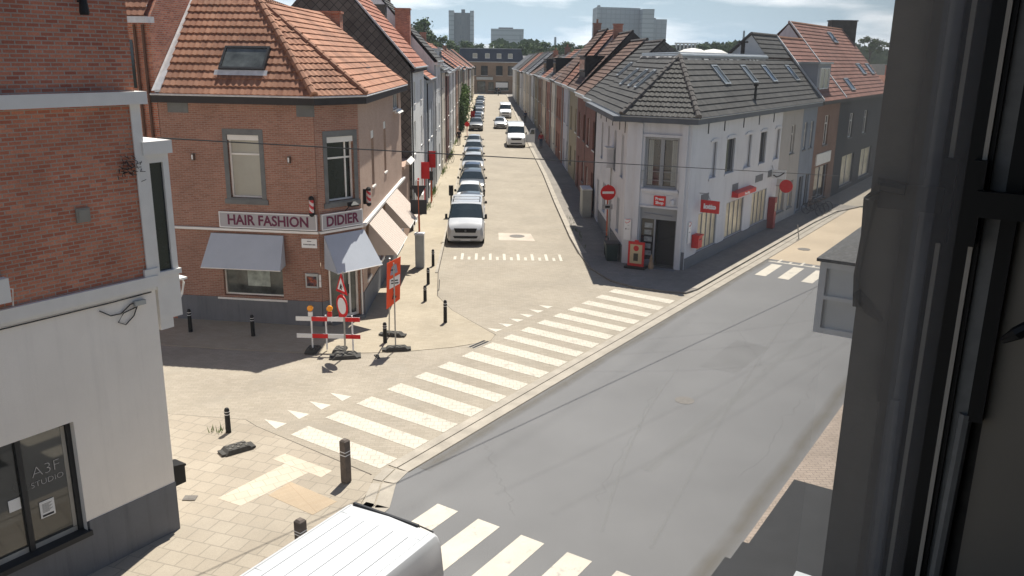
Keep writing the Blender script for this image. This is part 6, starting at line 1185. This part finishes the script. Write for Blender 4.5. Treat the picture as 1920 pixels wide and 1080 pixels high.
# foreground van roof (rear end towards the junction)
t = thing('white_van', 'white high roof van seen from above at the bottom edge', 'van', AP(9, -9.2)); VWH = mat('van_white', (.60, .61, .63), .35, .05, .8, coat=.3, stain=.5, stcol=(.60, .60, .60), fine=.03)
O = Vector((-2.2, 12.2, 0)); dvn = Vector((-.53, -.848, 0)).normalized(); wvn = Vector((.80, -.60, 0)).normalized(); wvn = Vector((dvn.y*-1, dvn.x, 0)); wvn = wvn if wvn.x > 0 else -wvn
Fv = lambda u, s_, z: O + dvn*u + wvn*s_ + Vector((0, 0, z)); WV = 1.72; LVn = 5.6
prof = [(-.12, 1.0), (-.10, 1.9), (-.05, 2.42), (.0, 2.52), (.07, 2.56), (WV/2, 2.59), (WV-.07, 2.56), (WV, 2.52), (WV+.05, 2.42), (WV+.10, 1.9), (WV+.12, 1.0), (WV+.08, .35), (-.08, .35)]
b = MB()
stn = [(0.0, 0, .05), (.06, 0, 0), (.6, 0, 0), (LVn-.6, 0, 0), (LVn, 0, .1)]
def pv(u, k, drop=0):
    s_, z = prof[k]; return Fv(u, s_, z - (drop if z > 2 else 0))
us_ = [(0, .05), (.07, 0), (.5, 0), (1.5, 0), (3.0, 0), (4.6, 0), (5.2, .25)]
for (u0, d0), (u1, d1_) in zip(us_, us_[1:]):
    for k in range(len(prof)): k2_ = (k+1) % len(prof); b.face([pv(u0, k, d0), pv(u0, k2_, d0), pv(u1, k2_, d1_), pv(u1, k, d1_)])
b.face([pv(0, k, .05) for k in range(len(prof))]); b.face([pv(5.2, k, .25) for k in range(len(prof))]); bo = b.build('body', VWH, t)
bm = bmesh.new(); bm.from_mesh(bo.data); bmesh.ops.remove_doubles(bm, verts=bm.verts, dist=.002); bmesh.ops.recalc_face_normals(bm, faces=bm.faces); bm.to_mesh(bo.data); bm.free(); bo.data.polygons.foreach_set('use_smooth', [True]*len(bo.data.polygons)); bo.data.set_sharp_from_angle(angle=R(30))
b = MB()
for k in range(5):
    s0 = .30+k*(WV-.6)/4; zc = 2.575+.028*(1-abs((s0-WV/2)/(WV/2)))
    b.hexa([Fv(.35, s0-.028, zc-.03), Fv(4.8, s0-.028, zc-.03), Fv(4.8, s0+.028, zc-.03), Fv(.35, s0+.028, zc-.03), Fv(.38, s0-.022, zc-.002), Fv(4.8, s0-.022, zc-.002), Fv(4.8, s0+.022, zc-.002), Fv(.38, s0+.022, zc-.002)])
b.build('roof_rib', VWH, t); b = MB()
for u in (.32, 2.1, 3.9): b.hexa([Fv(u, .08, 2.548), Fv(u+.012, .08, 2.548), Fv(u+.012, WV-.08, 2.548), Fv(u, WV-.08, 2.548), Fv(u, .08, 2.567), Fv(u+.012, .08, 2.567), Fv(u+.012, WV-.08, 2.567), Fv(u, WV-.08, 2.567)])
for s0 in (.085, WV-.097): b.hexa([Fv(.1, s0, 2.55), Fv(4.6, s0, 2.55), Fv(4.6, s0+.014, 2.55), Fv(.1, s0+.014, 2.55), Fv(.1, s0, 2.566), Fv(4.6, s0, 2.566), Fv(4.6, s0+.014, 2.566), Fv(.1, s0+.014, 2.566)])
b.build('roof_seam', ZINC, t)
b = MB(); b.hexa([Fv(.02, .12, 2.53), Fv(.085, .12, 2.55), Fv(.085, WV-.32, 2.55), Fv(.02, WV-.32, 2.53), Fv(.03, .12, 2.60), Fv(.075, .12, 2.605), Fv(.075, WV-.32, 2.605), Fv(.03, WV-.32, 2.60)]); b.build('rear_rail', ANTH, t)
b = MB(); b.tube([Fv(.05, WV-.3, 2.59), Fv(.03, WV-.06, 2.55)], .012, 6); b.build('cable_gland', BLACK, t)
b = MB()
for u in (.35, 1.5, 2.9, 4.2):
    for s_ in (.12, WV-.12):
        for e in (-.05, .05): b.ball(tuple(Fv(u+e, s_, 2.545)), .018, 6)
b.build('fixing_points', BLACK, t)
b = MB(); b.hexa([Fv(.45, WV+.065, 2.0), Fv(.75, WV+.065, 2.0), Fv(.75, WV+.085, 2.0), Fv(.45, WV+.085, 2.0), Fv(.45, WV+.04, 2.2), Fv(.75, WV+.04, 2.2), Fv(.75, WV+.06, 2.2), Fv(.45, WV+.06, 2.2)]); b.build('side_vent', BLACK, t)
for u in (1.0, 4.4):
    for s_ in (0.02, WV-.02): MB().tube([Fv(u, s_-.1, .34), Fv(u, s_+.1, .34)], .34, 16).build('wheel', TYRE, t)
# motorcycle rider far up the street
# ================================================================== PEOPLE
SKIN = mat('skin', (.42, .25, .18), .6, .05)
def person(x, y, z, face, lab, top, bottom, hair, stride=.25, scale=1.0, lean=0):
    m = Matrix.Rotation(face, 3, 'Z'); c = Vector((x, y, z))
    def q(a, f, h): return c + (m @ Vector((a, f, h)))*scale
    J = {'pel': (0, 0, .95, .13), 'spi': (0, .01, 1.15, .125), 'che': (0, .0, 1.35, .14), 'nek': (0, .01, 1.48, .055), 'hed': (0, .03, 1.58, .075), 'top': (0, .02, 1.68, .07)}
    for s_, n_s in ((1, 'r'), (-1, 'l')):
        f = stride*s_
        J.update({'hip'+n_s: (.09*s_, 0, .90, .085), 'kne'+n_s: (.10*s_, f*.5+.02, .50, .058), 'ank'+n_s: (.10*s_, f-.02, .09, .042), 'toe'+n_s: (.11*s_, f+.12, .04, .035),
                  'sho'+n_s: (.18*s_, 0, 1.40, .058), 'elb'+n_s: (.24*s_, -f*.4-.02, 1.12, .042), 'wri'+n_s: (.24*s_, -f*.8+.08, .90, .03), 'han'+n_s: (.24*s_, -f*.9+.12, .82, .035)})
    def skin(name, edges, mt, par, grow=1.0, root='pel'):
        ks = []; 
        for e in edges:
            for k in e:
                if k not in ks: ks.append(k)
        ks.sort(key=lambda k: 0 if k == root else 1); me = bpy.data.meshes.new(name); me.from_pydata([q(*J[k][:3]) for k in ks], [(ks.index(a), ks.index(b_)) for a, b_ in edges], []); o = bpy.data.objects.new(name, me); C.objects.link(o)
        o.modifiers.new('skin', 'SKIN'); o.modifiers.new('sub', 'SUBSURF').levels = 1; o.modifiers['sub'].render_levels = 2
        for v_, k in zip(me.skin_vertices[0].data, ks): v_.radius = (J[k][3]*grow*scale,)*2; v_.use_root = (k == root)
        me.materials.append(mt)
        if par is not None: o.parent = par; o.location = -wloc(par)
        return o
    E = [('pel', 'spi'), ('spi', 'che'), ('che', 'nek'), ('nek', 'hed'), ('hed', 'top')]
    for n_s in 'rl': E += [('pel', 'hip'+n_s), ('hip'+n_s, 'kne'+n_s), ('kne'+n_s, 'ank'+n_s), ('ank'+n_s, 'toe'+n_s), ('che', 'sho'+n_s), ('sho'+n_s, 'elb'+n_s), ('elb'+n_s, 'wri'+n_s), ('wri'+n_s, 'han'+n_s)]
    body = skin('person', E, SKIN, None); tag(body, lab, 'person')
    skin('jacket', [('pel', 'spi'), ('spi', 'che')] + [e for n_s in 'rl' for e in (('che', 'sho'+n_s), ('sho'+n_s, 'elb'+n_s), ('elb'+n_s, 'wri'+n_s))], top, body, 1.18)
    skin('trousers', [e for n_s in 'rl' for e in (('pel', 'hip'+n_s), ('hip'+n_s, 'kne'+n_s), ('kne'+n_s, 'ank'+n_s))], bottom, body, 1.15)
    MB().ball(tuple(q(0, -.0, 1.68)), .095*scale, 10).build('hair', hair, body); 
    b = MB()
    for s_ in (1, -1): b.hexa([q(.06*s_, stride*s_-.08, .0), q(.15*s_, stride*s_-.08, .0), q(.15*s_, stride*s_+.18, .0), q(.06*s_, stride*s_+.18, .0), q(.06*s_, stride*s_-.08, .1), q(.15*s_, stride*s_-.08, .1), q(.15*s_, stride*s_+.16, .05), q(.06*s_, stride*s_+.16, .05)])
    b.build('shoes', BLACK, body); b = MB(); 
    for s_ in (1, -1): b.ball(tuple(q(.03*s_, .10, 1.62)), .012*scale, 6)
    b.build('eyes', INK, body); MB().tube([q(0, .10, 1.62), q(0, .135, 1.585)], .012, 5).build('nose', SKIN, body)
    return body
CK = mat('dark_cloth', (.02, .02, .025), .9); JN = mat('jeans', (.03, .05, .10), .9); RC = mat('red_cloth', (.35, .02, .03), .9); HR = mat('hair_dark', (.03, .02, .015), .8)
person(-3.35, 94.3, .03, R(0), 'person in black clothes walking away on the sunny left pavement', CK, CK, HR); person(5.6, 91.5, .07, R(180), 'person in a red top and dark trousers on the shaded right pavement', RC, JN, HR)
person(5.4, 128, .07, R(0), 'distant person in dark blue walking on the shaded right pavement', JN, CK, HR)
t = thing('motorcycle', 'motorcycle far up the street near the mansard building', 'motorcycle', (2.3, 220, 0))
for a in (-.65, .65): MB().tube([(2.24, 220+a, .32), (2.36, 220+a, .32)], .32, 14).build('wheel', TYRE, t)
b = MB(); b.hexa([(2.15, 219.6, .4), (2.45, 219.6, .4), (2.45, 220.5, .4), (2.15, 220.5, .4), (2.2, 219.7, .95), (2.4, 219.7, .95), (2.4, 220.6, .8), (2.2, 220.6, .8)]); b.build('body', BLACK, t); MB().tube([(1.95, 219.5, 1.05), (2.65, 219.5, 1.05)], .025, 6).build('handlebar', STEEL, t)
person(2.3, 220.15, .25, R(180), 'rider in black sitting on the distant motorcycle', CK, CK, HR, .05)
# ================================================================== OUR OWN BUILDING, ITS WINDOW, AND NEIGHBOURING BITS
FO = lambda a, z, p: AP(a, p, z)       # a along the facade, p across it
def ob(mb, a0, a1, p0, p1, z0, z1, mi=0): return mb.hexa([AP(a0, p0, z0), AP(a1, p0, z0), AP(a1, p1, z0), AP(a0, p1, z0), AP(a0, p0, z1), AP(a1, p0, z1), AP(a1, p1, z1), AP(a0, p1, z1)], mi)
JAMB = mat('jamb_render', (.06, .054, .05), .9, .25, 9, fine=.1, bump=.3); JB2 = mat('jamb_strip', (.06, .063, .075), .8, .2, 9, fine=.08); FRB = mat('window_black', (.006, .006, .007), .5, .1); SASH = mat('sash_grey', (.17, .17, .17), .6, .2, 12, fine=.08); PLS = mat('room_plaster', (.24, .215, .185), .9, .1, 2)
own = thing('own_building', 'dark wall of the building the view is taken from, at right', 'building', AP(3, 0))
A0, ZB, ZT = 1.70, 8.42, 11.2
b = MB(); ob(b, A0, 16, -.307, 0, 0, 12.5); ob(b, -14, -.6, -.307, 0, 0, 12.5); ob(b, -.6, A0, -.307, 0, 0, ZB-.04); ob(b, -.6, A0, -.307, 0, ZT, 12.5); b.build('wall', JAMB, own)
b = MB(); ob(b, -14, 16, 4.0, 4.2, 7.2, 12.5); ob(b, -14, -13.8, .0, 4.0, 7.2, 12.5); ob(b, 15.8, 16, .0, 4.0, 7.2, 12.5); ob(b, -14, 16, .0, 4.2, 12.5, 12.7); ob(b, -14, 16, .001, 4.2, 7.0, 7.2); ob(b, A0+.12, 15.8, .001, .06, 7.2, 12.5); ob(b, -13.8, -.7, .001, .06, 7.2, 12.5); ob(b, -.7, A0+.12, .001, .06, 7.2, ZB-.2); b.build('room', PLS, own)
b = MB(); ob(b, -.6, A0-.002, -.36, -.20, ZB-.04, ZB); b.build('outer_sill', ZINC, own)
wf = MB(); ob(wf, A0-.015, A0+.001, -.225, -.192, ZB, ZT); ob(wf, -.6, -.58, -.225, -.192, ZB, ZT); w_o = wf.build('window_frame', JB2, own)
b = MB(); ob(b, A0-.03, A0+.0, -.190, -.128, ZB, ZT); ob(b, -.6, -.57, -.19, -.128, ZB, ZT); ob(b, -.57, A0-.03, -.19, -.13, ZT-.05, ZT); ob(b, -.57, A0-.03, -.19, -.13, ZB, ZB+.04); ob(b, A0-.028, A0, -.1195, -.111, ZB, ZT); ob(b, A0-.03, A0, -.085, -.060, 8.86, ZT); b.build('black_frame', FRB, w_o)
b = MB(); ob(b, A0-.034, A0, -.1275, -.120, ZB, ZT); b.build('seal_strip', mat('seal', (.40, .37, .33), .6, .1), w_o)
b = MB(); ob(b, A0-.02, A0, -.1105, -.0855, ZB, ZT); b.tube([AP(A0-.02, -.098, 8.3), AP(A0-.02, -.088, 8.87)], .012, 8); b.build('sash', SASH, w_o)
b = MB(); ob(b, A0-.01, A0+.1, -.0595, .06, ZB-.2, ZT); b.build('inner_reveal', PLS, own)
h = MB(); ob(h, A0-.055, A0-.02, -.138, -.117, 9.19, 9.34); ob(h, A0-.07, A0-.05, -.125, -.02, 9.245, 9.29); h.build('window_handle', FRB, w_o)
h = MB(); h.tube([AP(A0-.05, -.05, 9.03), AP(A0-.06, -.03, 9.05), AP(A0-.06, .0, 9.08)], [.006, .012, .01], 8); h.build('latch_knob', FRB, w_o)
h = MB(); h.tube([AP(A0-.012, -.245, 9.275), AP(A0-.012, -.29, 9.28), AP(A0-.012, -.303, 9.25), AP(A0-.012, -.306, 9.18), AP(A0-.012, -.31, 9.10), AP(A0-.012, -.303, 9.04)], [.012, .014, .014, .007, .007, .009], 8); h.build('handle_reflection', FRB, w_o)  # solid dark arm modelled in place of the handle's reflection
GP = bpy.data.materials.new('clear_glass'); GP.use_nodes = True; n_ = GP.node_tree.nodes; l_ = GP.node_tree.links; n_.clear(); oo = n_.new('ShaderNodeOutputMaterial'); tr_ = n_.new('ShaderNodeBsdfTransparent'); gl = n_.new('ShaderNodeBsdfGlossy'); gl.inputs['Roughness'].default_value = .015; fz = n_.new('ShaderNodeFresnel'); fz.inputs['IOR'].default_value = 1.45; mx_ = n_.new('ShaderNodeMixShader'); tr_.inputs['Color'].default_value = (.97, .98, .975, 1)
l_.new(fz.outputs[0], mx_.inputs[0]); l_.new(tr_.outputs[0], mx_.inputs[1]); l_.new(gl.outputs[0], mx_.inputs[2]); lw = n_.new('ShaderNodeLayerWeight'); lw.inputs['Blend'].default_value = .5; mrg = n_.new('ShaderNodeMapRange'); mrg.inputs['From Min'].default_value = .5; mrg.inputs['From Max'].default_value = .82; mrg.inputs['To Max'].default_value = .04; l_.new(lw.outputs['Facing'], mrg.inputs['Value'])
tl_ = n_.new('ShaderNodeBsdfTranslucent'); tl_.inputs['Color'].default_value = (.8, .8, .8, 1); m4 = n_.new('ShaderNodeMixShader'); l_.new(mrg.outputs['Result'], m4.inputs[0]); l_.new(mx_.outputs[0], m4.inputs[1]); l_.new(tl_.outputs[0], m4.inputs[2]); l_.new(m4.outputs[0], oo.inputs['Surface'])
b = MB(); b.face([AP(-.57, -.15, ZB+.04), AP(A0-.03, -.15, ZB+.04), AP(A0-.03, -.15, ZT-.05), AP(-.57, -.15, ZT-.05)]); b.build('window_glass', GP, w_o, recalc=False)
# slate-topped box bay on the neighbouring front
t = thing('box_bay', 'white framed grey box with a slate covered top projecting from our front', 'bay', AP(8.5, -1.4)); z0, z1 = 7.06, 7.74
BP1, BP2, BP3 = mat('bay_panel', (.78, .78, .76), .6, .08, 3), mat('bay_frame', (.88, .87, .85), .6, .1, 4), mat('bay_slate', (.09, .09, .092), .85, .3, 30, fine=.35, bump=.6)
b = MB(); ob(b, 7.845, 9.2, -1.738, -.31, z0+.02, z1-.02); b.build('panel', BP1, t)
b = MB(); ob(b, 7.80, 7.84, -1.76, -1.70, z0, z1); ob(b, 7.80, 7.839, -1.70, -.31, z0, z0+.05); ob(b, 7.80, 7.839, -1.70, -.31, z1-.06, z1); ob(b, 7.80, 7.838, -1.70, -.31, (z0+z1)/2-.015, (z0+z1)/2+.02); ob(b, 7.84, 9.2, -1.762, -1.74, z0, z1); b.build('frame', BP2, t)
b = MB(); ob(b, 7.77, 9.3, -1.79, -.31, z1+.001, z1+.03); b.hexa([AP(7.77, -1.79, z1+.03), AP(9.6, -1.79, z1+.03), AP(9.6, -.31, z1+.03), AP(7.77, -.31, z1+.03), AP(8.6, -1.58, z1+.08), AP(9.6, -1.58, z1+.08), AP(9.6, -.9, z1+.42), AP(8.5, -.9, z1+.42)]); b.build('slate_top', BP3, t)
# dark canopy over the shop below
t = thing('dark_canopy', 'dark charcoal shop canopy over the near pavement at lower right', 'canopy', AP(9, -1.6)); DC = mat('canopy_dark', (.03, .031, .034), .85, .2, 3)
b = MB(); ob(b, 10.45, 12.75, -2.9, -.31, 2.8, 3.0); ob(b, 9.9, 10.449, -2.97, -.31, 2.8, 3.03); ob(b, 2, 9.899, -3.03, -.31, 2.8, 3.06); b.build('canopy_top', DC, t)
# overhead cables across the junction
cable(AP(19.0, -12.5)*0+Vector((-6.15, 15.9, 7.97)), AP(40.0, -9.9, 5.85)*0+Vector((16.2, 38.5, 4.4)), .0, .0145, 'black cable crossing the view from the brick corner to the far right')

# ================================================================== HAZE
hb = MB(); hb.box((60, 290, 26), (800, 760, 58)); ho = hb.build('haze', bpy.data.materials.new('haze')); ho['kind'] = 'stuff'; ho['label'] = 'light summer haze over the far roofs'
hm = ho.data.materials[0]; hm.use_nodes = True; hn = hm.node_tree.nodes; hn.clear(); ho_ = hn.new('ShaderNodeOutputMaterial'); pv_ = hn.new('ShaderNodeVolumePrincipled'); pv_.inputs['Density'].default_value = .00022; pv_.inputs['Color'].default_value = (.85, .92, 1, 1); hm.node_tree.links.new(pv_.outputs[0], ho_.inputs['Volume'])
